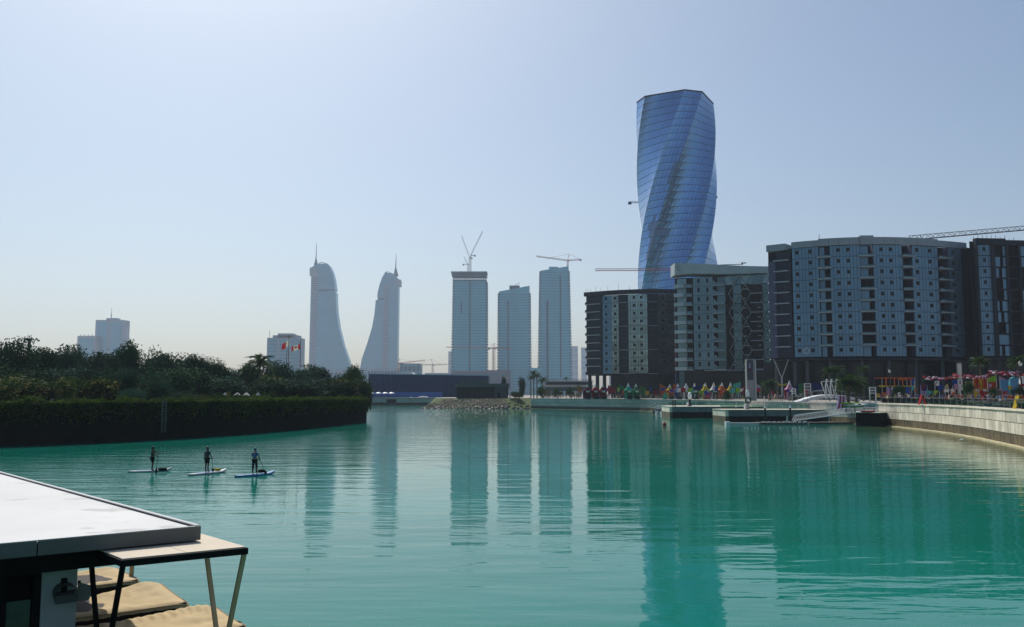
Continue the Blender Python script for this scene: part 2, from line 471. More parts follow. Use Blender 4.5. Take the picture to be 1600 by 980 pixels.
def panel_bay(root, fa, a, b, z0, fh, nf, wins, strips, wmat=None, blank=(), pm=CLAD, proud=0.0, wsize=1.15, skip=()):
    A, B, t, n, L = fa.fr(a, b)
    back = MB(); slab_box(back, A, t, n, 0, L, -.6, proud - .12, z0, z0 + fh * nf); back.build('bay_backing', JOINT, root)
    for f in range(nf):
        if f in skip: continue
        zz = z0 + fh * f
        mb = MB(); w = L / strips
        edges = sorted([((wx - a) / (b - a)) * L for wx in wins])
        for k in range(strips):
            s0, s1 = w * k + .05, w * (k + 1) - .05
            c = (s0 + s1) / 2
            if any(min(range(strips), key=lambda q: abs(w * (q + .5) - e)) == k for e in edges):      # strip pierced by a window
                zc = zz + fh * .60
                slab_box(mb, A, t, n, s0, s1, proud - .1, proud, zz + .07, zc - wsize / 2)
                slab_box(mb, A, t, n, s0, s1, proud - .1, proud, zc + wsize / 2, zz + fh - .07)
            else:
                slab_box(mb, A, t, n, s0, s1, proud - .1, proud + (.012 if k % 2 else 0), zz + .07, zz + fh - .07)
        mb.build('cladding_panel', pm, root)['kind'] = 'stuff'
        for e in edges:
            k = min(range(strips), key=lambda q: abs(w * (q + .5) - e)); c = w * (k + .5)
            zc = zz + fh * .60
            wb = MB()
            slab_box(wb, A, t, n, c - w * .46, c + w * .46, proud - .35, proud - .22, zc - wsize / 2, zc + wsize / 2)
            wo = wb.build('window', CLAD if (f, 0) in blank else (GLASS_T if random.random() < .07 else GLASS_D), root)
            fb = MB()
            slab_box(fb, A, t, n, c - w * .46, c + w * .46, proud - .2, proud + .05, zc - wsize / 2, zc - wsize / 2 + .08)
            fb.build('sill', CLAD_D, wo)
def podium(root, pts, z0, z1, cols, glass=GLASS_P, colm=COLM, r=.55):
    m = MB(); m.prism(pts, DECKZ, z1); m.build('podium_wall', glass, root)
    for c in cols:
        m = MB(); m.tube((c[0], c[1], z0), (c[0], c[1], z1 + .05), r, n=10); m.build('column', colm, root)
def outline(fa, pxs, back):
    f = [fa.pt(p) for p in pxs]
    return [(p.x, p.y) for p in f] + back
def rods(root, fa, pxs, z, hs):
    m = MB()
    for p in pxs:
        q = fa.pt(p); h = random.uniform(*hs); m.bar((q.x, q.y + 1.5, z - .2), (q.x, q.y + 1.5, z + h), .09)
    m.build('rebar_rods', M['crane_dark'], root)['kind'] = 'stuff'

# ---- block C: long bowed block with four balcony stacks
dC = lambda px: 263.5 + ((px - 1372) / 150.0) ** 2 * 9.5
fC = Facade(dC, 34)
z0, fh = 16.85, 3.375
zt = z0 + fh * 10
C = thing('apartment_block', 'long bowed blue-grey block with four stacks of small balconies', 'building', (XD(1360, 270), 270, DECKZ))
pxs = list(range(1206, 1522, 12))
backC = [(XD(1519, 300), 302), (XD(1206, 318), 318)]
m = MB(); m.prism([(p[0], p[1] + 2.6) for p in outline(fC, pxs, [])] + backC, z0 - .4, zt + .3); m.build('body', RECESS, C)
for (a, b, w) in ((1239.5, 1281, (1247, 1265.5)), (1299, 1346, (1310, 1329.5)), (1367, 1412, (1377.5, 1396.5)), (1428, 1468, (1437.5, 1454.5)), (1485, 1505, (1491,))):
    panel_bay(C, fC, a, b, z0, fh, 10, w, max(4, int((b - a) / 4.9)), blank=((1, 0),))
for (a, b) in ((1281, 1299), (1346, 1367), (1412, 1428), (1468, 1485)):
    A, B, t, n, L = fC.fr(a, b)
    for f in range(10):
        zz = z0 + fh * f
        sl = MB(); slab_box(sl, A, t, n, -.5, L + .55, -2.4, 1.15, zz + fh - .22, zz + fh + .05) if f < 9 else None
        if f < 9:
            so = sl.build('balcony_slab', SLAB, C)
            rb = MB(); slab_box(rb, A, t, n, -.35, L + .4, .98, 1.04, zz + fh + .05, zz + fh + .5); rb.build('balustrade', GLASS_T, so)
        r = random.random()
        pn = MB()
        if a in (1281, 1346):
            if r < .8: slab_box(pn, A, t, n, L * .08, L * (.5 if a == 1281 else .66), -.9, -.7, zz + .05, zz + fh - .3)
        else:
            slab_box(pn, A, t, n, L * .05, L * (.22 if r < .6 else .12), -.9, -.7, zz + .05, zz + fh - .3)
        if pn.v: pn.build('balcony_screen', CLAD, C)
        bk = MB(); slab_box(bk, A, t, n, L * .55, L * .98, -2.5, -2.3, zz + .1, zz + fh - .3); bk.build('balcony_door', GLASS_D, C)
    for s0, s1 in ((L - .08, L + .02), (-.02, .08)):
        sd = MB(); slab_box(sd, A, t, n, s0, s1, -2.4, -.12, z0, zt); sd.build('side_wall', CLAD_B, C)
# parapet band with steps
for (a, b, o, top) in ((1239, 1281, .05, 2.0), (1281, 1346, .35, 2.3), (1346, 1367.5, .6, 2.75), (1367.5, 1468, .35, 2.3), (1468, 1514, .1, 2.0)):
    k = max(1, int((b - a) / 16))
    for j in range(k):
        A, B, t, n, L = fC.fr(a + (b - a) * j / k, a + (b - a) * (j + 1) / k)
        m = MB(); slab_box(m, A, t, n, .02, L - .02, -1.2, o, zt + .08, zt + top); m.build('parapet_panel', PARA, C)
# left end: brick corner and slab edges
A, B, t, n, L = fC.fr(1203, 1239)
m = MB(); slab_box(m, A, t, n, 0, L * .30, -6, .6, z0 - .1, zt - 3.6); m.build('corner_wall', CLAD_B, C)
m = MB(); slab_box(m, A, t, n, L * .30, L * .93, -3, -.35, z0 - .1, zt - .6); m.build('end_wall', mat('end_brick', (.035, .038, .06), .8, 0, .25, 1.2, spec=.15), C)
m = MB(); slab_box(m, A, t, n, L * .93, L * 1.03, -3, -1.2, z0, zt + 1.9); m.build('dark_recess', M['black'], C)
for f in range(1, 10):
    zz = z0 + fh * f
    m = MB(); slab_box(m, A, t, n, L * .22, L * .86, -2, .75, zz - .2, zz + .1); m.build('slab_edge', SLAB, C)
m = MB(); slab_box(m, A, t, n, -.4, L * .78, -7, .9, zt - .3, zt + 1.7); m.build('roof_canopy', PARA, C)
A, B, t, n, L = fC.fr(1505, 1521)
m = MB(); slab_box(m, A, t, n, .05, L, -3, -.4, z0, zt + .6); m.build('end_wall', CLAD_D, C)
# podium, columns and overhang soffit
m = MB(); m.prism([(p[0], p[1] + .3) for p in outline(fC, pxs, [])] + backC, z0 - 1.0, z0 - .42); m.build('soffit', CLAD_D, C)
podium(C, [(p[0], p[1] + 11) for p in outline(fC, pxs, [])] + backC, DECKZ, z0 - 1.0,
       [(fC.pt(p).x, fC.pt(p).y + 2.0) for p in (1214, 1243, 1262, 1298, 1347, 1390, 1431, 1473)])
m = MB()
q0 = fC.pt(1216); q0.z = 0
for dx, dz in ((-4.2, 13.2), (4.0, 13.2)):
    m.bar((q0.x, q0.y - 1.5, 10.5), (q0.x + dx * .55, q0.y - 1.5, z0 - .6), .22)
m.bar((q0.x, q0.y - 1.5, DECKZ), (q0.x, q0.y - 1.5, 10.6), .38); m.build('forked_column', M['steel'], C)
# wing emblem stuck on a low panel
A, B, t, n, L = fC.fr(1253, 1263)
m = MB()
for sx in (-1, 1):
    for k in range(5):
        ang = R(20 + k * 34)
        c = A + t * (L / 2) + n * .06 + Vector((0, 0, z0 + 1.9))
        tip = c + t * (sx * math.sin(ang) * 1.15) + Vector((0, 0, math.cos(ang) * 1.3))
        m.bar(c + (tip - c) * .45, c + (tip - c) * .9, .12)
m.build('wing_emblem', M['white_paint'], C)
m = MB()
for p, h in ((1285, 1.6), (1445, 1.2)): q = fC.pt(p); m.bar((q.x, q.y + 1, zt + 2), (q.x, q.y + 1, zt + 2.4 + h), .12)
m.build('roof_pole', M['crane_dark'], C)

# ---- block D: unfinished dark block with patchy panels
dD = lambda px: 264 + (px - 1560) * .02
fD = Facade(dD, 34)
D = thing('apartment_block', 'dark unfinished block with gaps between pale panels and lone square windows', 'building', (XD(1580, 275), 272, DECKZ))
zD = z0 + .1; ztD = zD + fh * 10
pD = [1524, 1560, 1600, 1640]
m = MB(); m.prism([(p[0], p[1] + 2.0) for p in outline(fD, pD, [])] + [(XD(1640, 300), 300), (XD(1530, 300), 300)], zD - .4, ztD + 1.2); m.build('body', RECESS, D)
panel_bay(D, fD, 1532, 1553, zD, fh, 10, (1541,), 5, proud=-.4)
for (a, b, seed) in ((1558, 1577, 3), (1598, 1618, 5)):
    A, B, t, n, L = fD.fr(a, b); rr = random.Random(seed)
    for f in range(10):
        zz = zD + fh * f
        c0 = rr.uniform(.25, .55); full = rr.random() < .2
        for (s0, s1) in (((0, .98),) if full else ((0, c0 - .05), (c0 + .22, .98))):
            if s1 - s0 < .12 or (rr.random() < .25 and not full and s0 == 0): continue
            m = MB(); slab_box(m, A, t, n, L * s0, L * s1, -.6, -.42, zz + .12, zz + fh - .35); m.build('cladding_panel', CLAD, D)
for (a, b) in ((1577, 1598),):
    A, B, t, n, L = fD.fr(a, b)
    for f in range(10):
        m = MB(); slab_box(m, A, t, n, 0, L, -2.0, -.3, zD + fh * f - .15, zD + fh * f + .12); so = m.build('floor_slab', COLM, D)
        m = MB(); slab_box(m, A, t, n, L * .1, L * .9, -1.9, -1.7, zD + fh * f + .5, zD + fh * f + fh - .5); m.build('opening', M['black'], D)
for p in (1530, 1554, 1556.5, 1577.5, 1597):
    A = fD.pt(p); m = MB(); m.par(A + Vector((-.3, -.15, zD)), (.6, 0, 0), (0, 1.6, 0), (0, 0, ztD - zD + 1)); m.build('pier', CLAD_D, D)
m = MB()
for f in range(11):
    A, B, t, n, L = fD.fr(1530, 1600); slab_box(m, A, t, n, 0, L, -1.5, -.2, zD + fh * f - .1, zD + fh * f + .1)
m.build('floor_bands', CLAD_D, D)['kind'] = 'stuff'
A, B, t, n, L = fD.fr(1529, 1640)
m = MB(); slab_box(m, A, t, n, 0, L * .42, -1.5, .1, ztD + .12, ztD + 1.9); m.build('parapet', CLAD_D, D)
m = MB(); slab_box(m, A, t, n, L * .42, L, -1.8, -.2, ztD + .12, ztD + 1.5); m.build('parapet', CLAD_D, D)
rods(D, fD, range(1530, 1600, 7), ztD + 1.8, (.3, 1.6))
podium(D, [(p[0], p[1] + 10) for p in outline(fD, pD, [])] + [(XD(1640, 300), 300), (XD(1530, 300), 300)], DECKZ, zD - .5, [(fD.pt(p).x, fD.pt(p).y + 2) for p in (1562, 1594)])
m = MB(); slab_box(m, A, t, n, 0, L, -12, -.1, zD - .9, zD - .42); m.build('soffit', CLAD_D, D)
for s0, s1 in ((.12, .2), (.24, .3)):
    m = MB(); slab_box(m, A, t, n, L * s0, L * s1, -11.8, -9.6, 14.2, 14.5); m.build('soffit_light', M['white_paint'], D)

# ---- block B: pale block with curved roof band and diagonal lattice
dB = lambda px: 326 + ((1200 - px) / 145.0) * 14
fB = Facade(dB, 34)
B_ = thing('apartment_block', 'pale teal block with heavy white roof band and diagonal lattice screen', 'building', (XD(1128, 335), 335, DECKZ))
zB = ZD(577, 330); fhB = (ZD(430, 330) - zB) / 10.0; ztB = zB + fhB * 10
pB = [1057, 1080, 1114, 1150, 1204]
backB = [(XD(1206, 360), 362), (XD(1060, 372), 372)]
m = MB(); m.prism([(p[0], p[1] + 2.2) for p in outline(fB, pB, [])] + backB, zB - .3, ztB + .2); m.build('body', RECESS, B_)
BANDM = mat('roof_band', (.40, .46, .47), .6, .1, .07, .3)
# roof band: taller and rounded at the left end
top = [P(1053, 412, dB(1053)), P(1080, 412.5, dB(1080)), P(1120, 414.5, dB(1120)), P(1160, 416.5, dB(1160)), P(1202, 417.5, dB(1202))]
bot = [P(1053, 430.5, dB(1053)), P(1080, 428.5, dB(1080)), P(1120, 429, dB(1120)), P(1160, 428.5, dB(1160)), P(1202, 427, dB(1202))]
for i in range(4):
    m = MB(); off = Vector((0, -1.6, 0))
    q = [bot[i] + off, bot[i + 1] + off, top[i + 1] + off, top[i] + off]
    m.extr([v for v in q], (0, 9.0, 0)); m.build('roof_band_panel', BANDM, B_)
m = MB()       # raised emblem on the band: ring, stem and arc
c = P(1061.5, 419.5, dB(1061) - 1.75)
for k in range(14):
    a0, a1 = 2 * math.pi * k / 14, 2 * math.pi * (k + 1) / 14
    m.bar(c + Vector((math.cos(a0) * .8, 0, math.sin(a0) * .95)), c + Vector((math.cos(a1) * .8, 0, math.sin(a1) * .95)), .18)
m.bar(c + Vector((-.8, 0, -.9)), c + Vector((-.8, 0, 2.3)), .18)
for k in range(7):
    a0, a1 = math.pi * k / 7, math.pi * (k + 1) / 7; c2 = c + Vector((3.0, 0, -.2))
    m.bar(c2 + Vector((math.cos(a0) * 1.0, 0, math.sin(a0) * 1.2)), c2 + Vector((math.cos(a1) * 1.0, 0, math.sin(a1) * 1.2)), .18)
m.build('raised_emblem', PARA, B_)
# rounded balcony end
A, B, t, n, L = fB.fr(1057, 1083)
PALE = mat('pale_balcony', (.42, .50, .53), .5, .05, .08, .5)
for f in range(10):
    zz = zB + fhB * f
    m = MB(); slab_box(m, A, t, n, -.6, L * (.62 if f < 7 else .5), -2, 1.4, zz - .25, zz + 1.0); m.build('balcony_front', PALE, B_)
    m = MB(); slab_box(m, A, t, n, L * .62 if f < 7 else L * .5, L * 1.0, -2, 1.0, zz - .2, zz + .1); so = m.build('balcony_slab', SLAB, B_)
    m = MB(); slab_box(m, A, t, n, L * .63 if f < 7 else L * .51, L * .98, .9, .95, zz + .1, zz + 1.05); m.build('balustrade', GLASS_T, so)
    m = MB(); slab_box(m, A, t, n, L * .05, L * .60, -1.2, -.6, zz + 1.02, zz + fhB - .28); m.build('glazing', mat('pale_glass', (.20, .30, .33), .12, .3, .2, .3) if f == 0 else bpy.data.materials['pale_glass'], B_)
# ribbed strip
panel_bay(B_, fB, 1084, 1115, zB, fhB, 10, (1092, 1107), 9, wsize=1.7, proud=.3, pm=mat('ribbed_cladding', (.19, .29, .34), .4, .35, .1, .25, bump=.004, bscale=.5, objvar=.05))
# balcony column
A, B, t, n, L = fB.fr(1116, 1134)
for f in range(10):
    zz = zB + fhB * f
    m = MB(); slab_box(m, A, t, n, -.3, L, -2, .7, zz - .2, zz + .12); so = m.build('balcony_slab', SLAB, B_)
    m = MB(); slab_box(m, A, t, n, -.2, L * .98, .6, .65, zz + .12, zz + 1.1); m.build('balustrade', GLASS_T, so)
    m = MB(); slab_box(m, A, t, n, L * .28, L * .98, -1.0, -.8, zz + .12, zz + fhB - .22); m.build('glazing', GLASS_T, B_)
    m = MB(); ra = random.uniform(.2, .5); m.extr([A + n * .5 + Vector((0, 0, zz + .3)), A + t * 1.0 + n * .5 + Vector((0, 0, zz + .6)), A + t * .9 + n * .5 + Vector((0, 0, zz + 1.1)), A + n * .5 + Vector((0, 0, zz + 2.0))], n * -.2); m.build('sun_screen', PALE, B_)
# dark glazing behind the lattice
A, B, t, n, L = fB.fr(1134, 1204)
for f in range(10):
    zz = zB + fhB * f
    for (s0, s1, mt) in ((0, .17, GLASS_D), (.17, .36, GLASS_T), (.36, .60, GLASS_D), (.60, .83, GLASS_D), (.83, 1.0, GLASS_T)):
        if f == 9: mt = bpy.data.materials['pale_glass'] if s0 in (0, .36, .83) else GLASS_T
        m = MB(); slab_box(m, A, t, n, L * s0 + .06, L * s1 - .06, -.9, -.6, zz + .12, zz + fhB - .15); m.build('glazing', mt, B_)
    m = MB(); slab_box(m, A, t, n, L * .56, L * .84, -1, .45, zz - .18, zz + .12); m.build('balcony_slab', SLAB, B_)
    for s in (.14, .40, .45, .72, .90):
        if random.random() < .7:
            m = MB(); slab_box(m, A, t, n, L * s, L * s + 1.1, -.5, .1, zz + 1.6, zz + 1.85); m.build('louvre', PALE, B_)
m = MB()
for (cx, wd, zlo, zhi) in ((.2, .24, zB, ztB + .3), (.46, .24, zB, ztB + .3), (.92, .24, zB - 3.0, ztB + .3)):
    step = (ztB - zB) / 5.0; zz = zlo
    while zz < zhi - .1:
        z1 = min(zz + step / 2, zhi)
        for sx in (-1, 1):
            e = int(round((zz - zlo) / (step / 2))) % 2
            s_a, s_b = (cx + sx * wd / 2 * (1 - e)), (cx + sx * wd / 2 * e)
            if max(s_a, s_b) > 1.01: continue
            m.bar(A + t * L * s_a + n * .35 + Vector((0, 0, zz)), A + t * L * s_b + n * .35 + Vector((0, 0, z1)), .2)
        zz = z1
m.build('lattice_screen', mat('lattice_steel', (.27, .31, .30), .5, .1), B_)['kind'] = 'stuff'
m = MB(); slab_box(m, A, t, n, -L * .5, L, -1, .9, zB - .45, zB - .22); m.build('sill_band', BANDM, B_)
podium(B_, [(p[0], p[1] + 3) for p in outline(fB, pB, [])] + backB, DECKZ, zB - .3, [])
A, B, t, n, L = fB.fr(1057, 1204)
for k in range(16):
    m = MB(); slab_box(m, A, t, n, L * k / 16 + .08, L * (k + 1) / 16 - .08, -2.95, -2.75, DECKZ + .3, zB - .5); m.build('shopfront_pane', GLASS_T if k == 0 else GLASS_P, B_)
m = MB(); q = P(1160, 410, 334); m.bar(P(1126, 414, 334), P(1160, 413, 334), .25); m.bar(P(1160, 414, 334), P(1160, 410.5, 334), .4); m.bar(P(1158, 411, 334), P(1166, 411, 334), .35); m.build('roof_gantry', M['crane_dark'], B_)

# ---- block A: dark block at the far end
dA = lambda px: 374 - (px - 985) / 70.0 * 6 + ((px - 985) / 70.0) ** 2 * 5
fA = Facade(dA, 30)
A_ = thing('apartment_block', 'dark block with reflective panel strips at the far end of the promenade', 'building', (XD(985, 380), 380, DECKZ))
zA = ZD(584, 374); ztA = ZD(460, 374); fhA = (ztA - zA) / 10
pA = [917, 935, 955, 975, 995, 1015, 1035, 1055]
backA = [(XD(1057, 405), 405), (XD(921, 405), 405)]
m = MB(); m.prism([(p[0], p[1] + 2.0) for p in outline(fA, pA, [])] + backA, zA - .3, ztA + .2); m.build('body', RECESS, A_)
REFL = mat('mirror_panel', (.24, .30, .31), .05, .75, .25, .35, bump=.06, bscale=.35, objvar=.12)
panel_bay(A_, fA, 942, 956, zA, fhA, 10, (947,), 4, pm=CLAD)
panel_bay(A_, fA, 956, 967, zA, fhA, 10, (960.5,), 3, pm=REFL)
panel_bay(A_, fA, 982, 1012, zA, fhA, 10, (991, 1004), 8, pm=REFL)
panel_bay(A_, fA, 1028, 1053, zA, fhA, 10, (1035.5, 1047), 7, pm=REFL, proud=-.3)
for (a, b) in ((967, 982), (1012, 1028)):
    A, B, t, n, L = fA.fr(a, b)
    for f in range(10):
        m = MB(); slab_box(m, A, t, n, .1, L - .1, -1.2, -.6, zA + fhA * f + .12, zA + fhA * f + fhA - .12); m.build('glazing', CLAD_D, A_)
        m = MB(); slab_box(m, A, t, n, 0, L, -1.2, -.3, zA + fhA * f - .1, zA + fhA * f + .1); m.build('floor_band', SLAB if f % 3 == 0 else COLM, A_)
A, B, t, n, L = fA.fr(915, 942)
m = MB(); slab_box(m, A, t, n, .4, L * .98, -3, -.5, zA, ztA + .3); m.build('end_wall', CLAD_D, A_)
for f in range(0, 10):
    m = MB(); slab_box(m, A, t, n, 0, L * .86, -3, .5, zA + fhA * f - .18, zA + fhA * f + .12); so = m.build('slab_edge', SLAB if f else COLM, A_)
    m = MB(); slab_box(m, A, t, n, .1, L * .84, .4, .45, zA + fhA * f + .12, zA + fhA * f + 1.0); m.build('balustrade', CLAD_D, so)
for j in range(8):
    a = 914 + 17.6 * j
    A, B, t, n, L = fA.fr(a, a + 17.6)
    m = MB(); slab_box(m, A, t, n, .02, L - .02, -1.6, .7, ztA + .25, ztA + 2.0); m.build('parapet_panel', CLAD_D, A_)
rods(A_, fA, (916, 919, 924, 932, 940, 951, 968, 985, 1003), ztA + 1.9, (1.0, 3.2))
podium(A_, [(p[0], p[1] + 3) for p in outline(fA, pA[2:], [])] + [(XD(1057, 405), 404), (XD(952, 405), 404)], DECKZ, zA - .3, [(fA.pt(p).x, fA.pt(p).y + 3) for p in (922, 934, 945)], colm=CLAD_D, r=.8)
A, B, t, n, L = fA.fr(960, 1055)
for k in range(9):
    m = MB(); slab_box(m, A, t, n, L * k / 9 + .08, L * (k + 1) / 9 - .08, -2.9, -2.7, DECKZ + .3, zA - .8); m.build('shopfront_pane', GLASS_P, A_)

# ------------------------------------------------------------------ twisted tower
def twisted_tower():
    d = 560.0
    zt = P(1093, 143, d - 22).z; cx0 = XD(1058, d, 120)
    root = thing('twisted_tower', 'tall twisted blue glass tower behind the promenade blocks', 'tower', (cx0, d, DECKZ))
    a = 21.6; b = a * .60
    plan = [(a, -b), (a, b), (b, a), (-b, a), (-a, b), (-a, -b), (-b, -a), (b, -a)]
    rate = 62.0 / 73.0
    def pt(k, s, z):                 # k-th side, fraction s
        p, q = plan[k % 8], plan[(k + 1) % 8]
        x, y = p[0] + (q[0] - p[0]) * s, p[1] + (q[1] - p[1]) * s
        ang = R(-118 - (zt - z) * rate)
        sc = 1.0 + .03 * (1 - z / zt)
        return Vector((cx0 + (x * math.cos(ang) - y * math.sin(ang)) * sc, d + (x * math.sin(ang) + y * math.cos(ang)) * sc, z))
    rows = 40; z_lo = DECKZ + 8; rh = (zt - z_lo) / rows
    core = MB()
    for r in range(rows * 2 + 1):
        for k in range(8):
            v = pt(k, 0, z_lo - 8 + (zt - z_lo + 7.6) * r / (rows * 2))
            core.v.append((cx0 + (v.x - cx0) * .99, d + (v.y - d) * .99, v.z))
    for r in range(rows * 2):
        for k in range(8): core.f.append((r * 8 + k, r * 8 + (k + 1) % 8, r * 8 + 8 + (k + 1) % 8, r * 8 + 8 + k))
    core.f.append(tuple(rows * 2 * 8 + k for k in range(8))); core.m = [0] * len(core.f)
    core.build('mullion_core', mat('mullion', (.035, .07, .15), .5, .3), root)
    g = [mat('tower_glass_' + w, c, .10, .85, .08, .04, bump=.0) for w, c in (('deep', (.150, .305, .56)), ('mid', (.165, .325, .58)), ('pale', (.185, .35, .60)))]
    grey = mat('taped_pane', (.12, .22, .38), .4, .4)
    for k in range(8):
        np_ = 11 if k % 2 == 0 else 5
        mb = MB()
        for r in range(rows):
            for j in range(np_):
                z0, z1 = z_lo + rh * r + .13, z_lo + rh * (r + 1) - .13
                e = .022
                s0, s1 = (j + e) / np_, (j + 1 - e) / np_
                q = [pt(k, s0, z0), pt(k, s1, z0), pt(k, s1, z1), pt(k, s0, z1)]
                nrm = ((q[1] - q[0]).cross(q[3] - q[0])).normalized()
                q = [v + nrm * .0 for v in q]
                u, v_ = proj(sum(q, Vector()) / 4)
                mi = random.choice((0, 1, 1, 1, 2))
                if q[0].y < d:       # unglazed hoist track climbing the front
                    tx = 1056 - (v_ - 250) * .36 if v_ < 350 else 1020 - (v_ - 350) * .08
                    if 250 < v_ < 405 and abs(u - tx) < (3.2 if v_ < 350 else 5) and random.random() < .55: mi = 3
                    if 352 < v_ < 366 and 1018 < u < 1047: mi = 3
                mb.add(q, [(0, 1, 2, 3)], mi)
        mb.build('glass_facet', g + [grey], root)['kind'] = 'stuff'
    m = MB()
    for k in range(8): m.bar(pt(k, 0, zt - .1), pt(k, 1, zt - .1), .5, .8)
    m.build('roof_rim', CLAD_D, root)
    m = MB(); c = P(998, 152, d); m.bar(pt(4, .5, zt), pt(4, .5, zt) + Vector((0, 0, 1.2)), .8); m.build('roof_block', CLAD_D, root)
    m = MB(); m.prism([(pt(k, 0, z_lo).x, pt(k, 0, z_lo).y) for k in range(8)], DECKZ - .3, z_lo + .1); m.build('base', CLAD_D, root)
    return root
twisted_tower()
# ------------------------------------------------------------------ far towers in the haze, part of its paling mixed into their colours
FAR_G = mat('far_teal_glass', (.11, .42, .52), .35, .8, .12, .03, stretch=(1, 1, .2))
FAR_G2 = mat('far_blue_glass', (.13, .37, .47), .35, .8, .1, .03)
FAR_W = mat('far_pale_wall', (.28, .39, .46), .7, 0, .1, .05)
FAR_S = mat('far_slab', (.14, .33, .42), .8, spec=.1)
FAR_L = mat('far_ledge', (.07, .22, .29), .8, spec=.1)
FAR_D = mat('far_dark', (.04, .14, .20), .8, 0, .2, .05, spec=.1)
def twin(label, d, out, strip, cap, mast, notch, crown):
    pts = [P(p[0], p[1], d) for p in out]
    pts[0].z = pts[-1].z = 3.6
    base = sum(pts, Vector()) / len(pts); base.z = 3.7; base.y = d + 18
    root = thing('sail_tower', label, 'tower', base, 'pair of sail-shaped towers')
    m = MB(); m.extr(pts, (0, 36, 0)); body = m.build('curved_body', FAR_G2, root)
    zs = [p.z for p in pts]
    # floor lines: thin ledges following the outline
    ledge = MB(); z = 12.0; zmax = max(zs)
    def span(z):
        xs = []
        for i in range(len(pts)):
            a, b = pts[i], pts[(i + 1) % len(pts)]
            if (a.z - z) * (b.z - z) < 0: xs.append(a.x + (b.x - a.x) * (z - a.z) / (b.z - a.z))
        return (min(xs), max(xs)) if len(xs) >= 2 else None
    while z < zmax - 14:
        sp = span(z)
        if sp: ledge.par((sp[0] + .3, d - .5, z), (sp[1] - sp[0] - .6, 0, 0), (0, .6, 0), (0, 0, 1.1))
        z += 6.6
    ledge.build('floor_ledges', FAR_S, root)['kind'] = 'stuff'
    # pale stair strip with ticks
    st = [P(p[0], p[1], d - 1.2) for p in strip]
    m = MB(); m.extr(st, (0, 1.0, 0)); so = m.build('stair_strip', FAR_W, root)
    m = MB(); zlo, zhi = min(p.z for p in st), max(p.z for p in st); z = zlo + 4
    xl = lambda z, e: st[e[0]].x + (st[e[1]].x - st[e[0]].x) * (z - st[e[0]].z) / (st[e[1]].z - st[e[0]].z)
    while z < zhi - 2:
        a, b = xl(z, (0, 3)), xl(z, (1, 2))
        m.par((a + .8, d - 1.9, z), (b - a - 1.6, 0, 0), (0, .6, 0), (0, 0, 1.6)); z += 6.6
    m.build('strip_windows', FAR_D, so)['kind'] = 'stuff'
    for q in cap:
        m = MB(); m.extr([P(p[0], p[1], d - 2) for p in q], (0, 30, 0)); m.build('crown_block', FAR_W, root)
    b0, b1, b2, tip = [P(p[0], p[1], d + 12) for p in mast]
    m = MB(); r = (b1.x - b0.x) / 2; c = (b0 + b1) / 2
    m.tube(c, Vector((b2.x, d + 12, b2.z)), r, r * .25, n=8); m.tube(b2, tip, r * .22, .5, n=6); m.build('mast', FAR_D, root)
    m = MB(); q = [P(p[0], p[1], d - .6) for p in notch]; m.extr(q, (0, .5, 0)); m.build('sky_lobby', FAR_D, root)
    m = MB(); q = [P(p[0], p[1], d + 5) for p in crown]
    for i in range(len(q) - 1): m.bar(q[i], q[i + 1], 1.6)
    m.build('roof_frame', FAR_D, root)
def cz(x, y): return (460 + x / 4.085, 360 + y / 4.085)
LT = [cz(*p) for p in ((90, 905), (107, 290), (100, 240), (155, 212), (210, 212), (226, 232), (240, 265), (252, 312), (260, 365), (261, 382), (254, 384), (255, 396), (264, 398), (264, 440), (268, 520), (283, 620), (310, 730), (345, 830), (385, 905))]
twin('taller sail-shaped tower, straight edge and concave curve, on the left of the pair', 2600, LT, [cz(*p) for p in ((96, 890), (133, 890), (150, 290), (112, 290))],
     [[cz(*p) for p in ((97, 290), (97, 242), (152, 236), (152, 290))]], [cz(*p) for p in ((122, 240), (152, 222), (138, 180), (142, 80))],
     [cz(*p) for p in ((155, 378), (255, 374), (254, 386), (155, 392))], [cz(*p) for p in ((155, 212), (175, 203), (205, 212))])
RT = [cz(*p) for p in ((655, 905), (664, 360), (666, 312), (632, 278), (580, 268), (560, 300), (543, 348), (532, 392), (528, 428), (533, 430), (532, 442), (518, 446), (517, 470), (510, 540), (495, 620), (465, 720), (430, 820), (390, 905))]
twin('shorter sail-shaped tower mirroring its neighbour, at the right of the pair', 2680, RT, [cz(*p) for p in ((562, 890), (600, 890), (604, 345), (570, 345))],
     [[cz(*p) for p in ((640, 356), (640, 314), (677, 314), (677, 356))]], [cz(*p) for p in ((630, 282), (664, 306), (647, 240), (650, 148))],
     [cz(*p) for p in ((532, 432), (568, 430), (568, 444), (532, 446))], [cz(*p) for p in ((578, 270), (596, 264), (632, 280))])

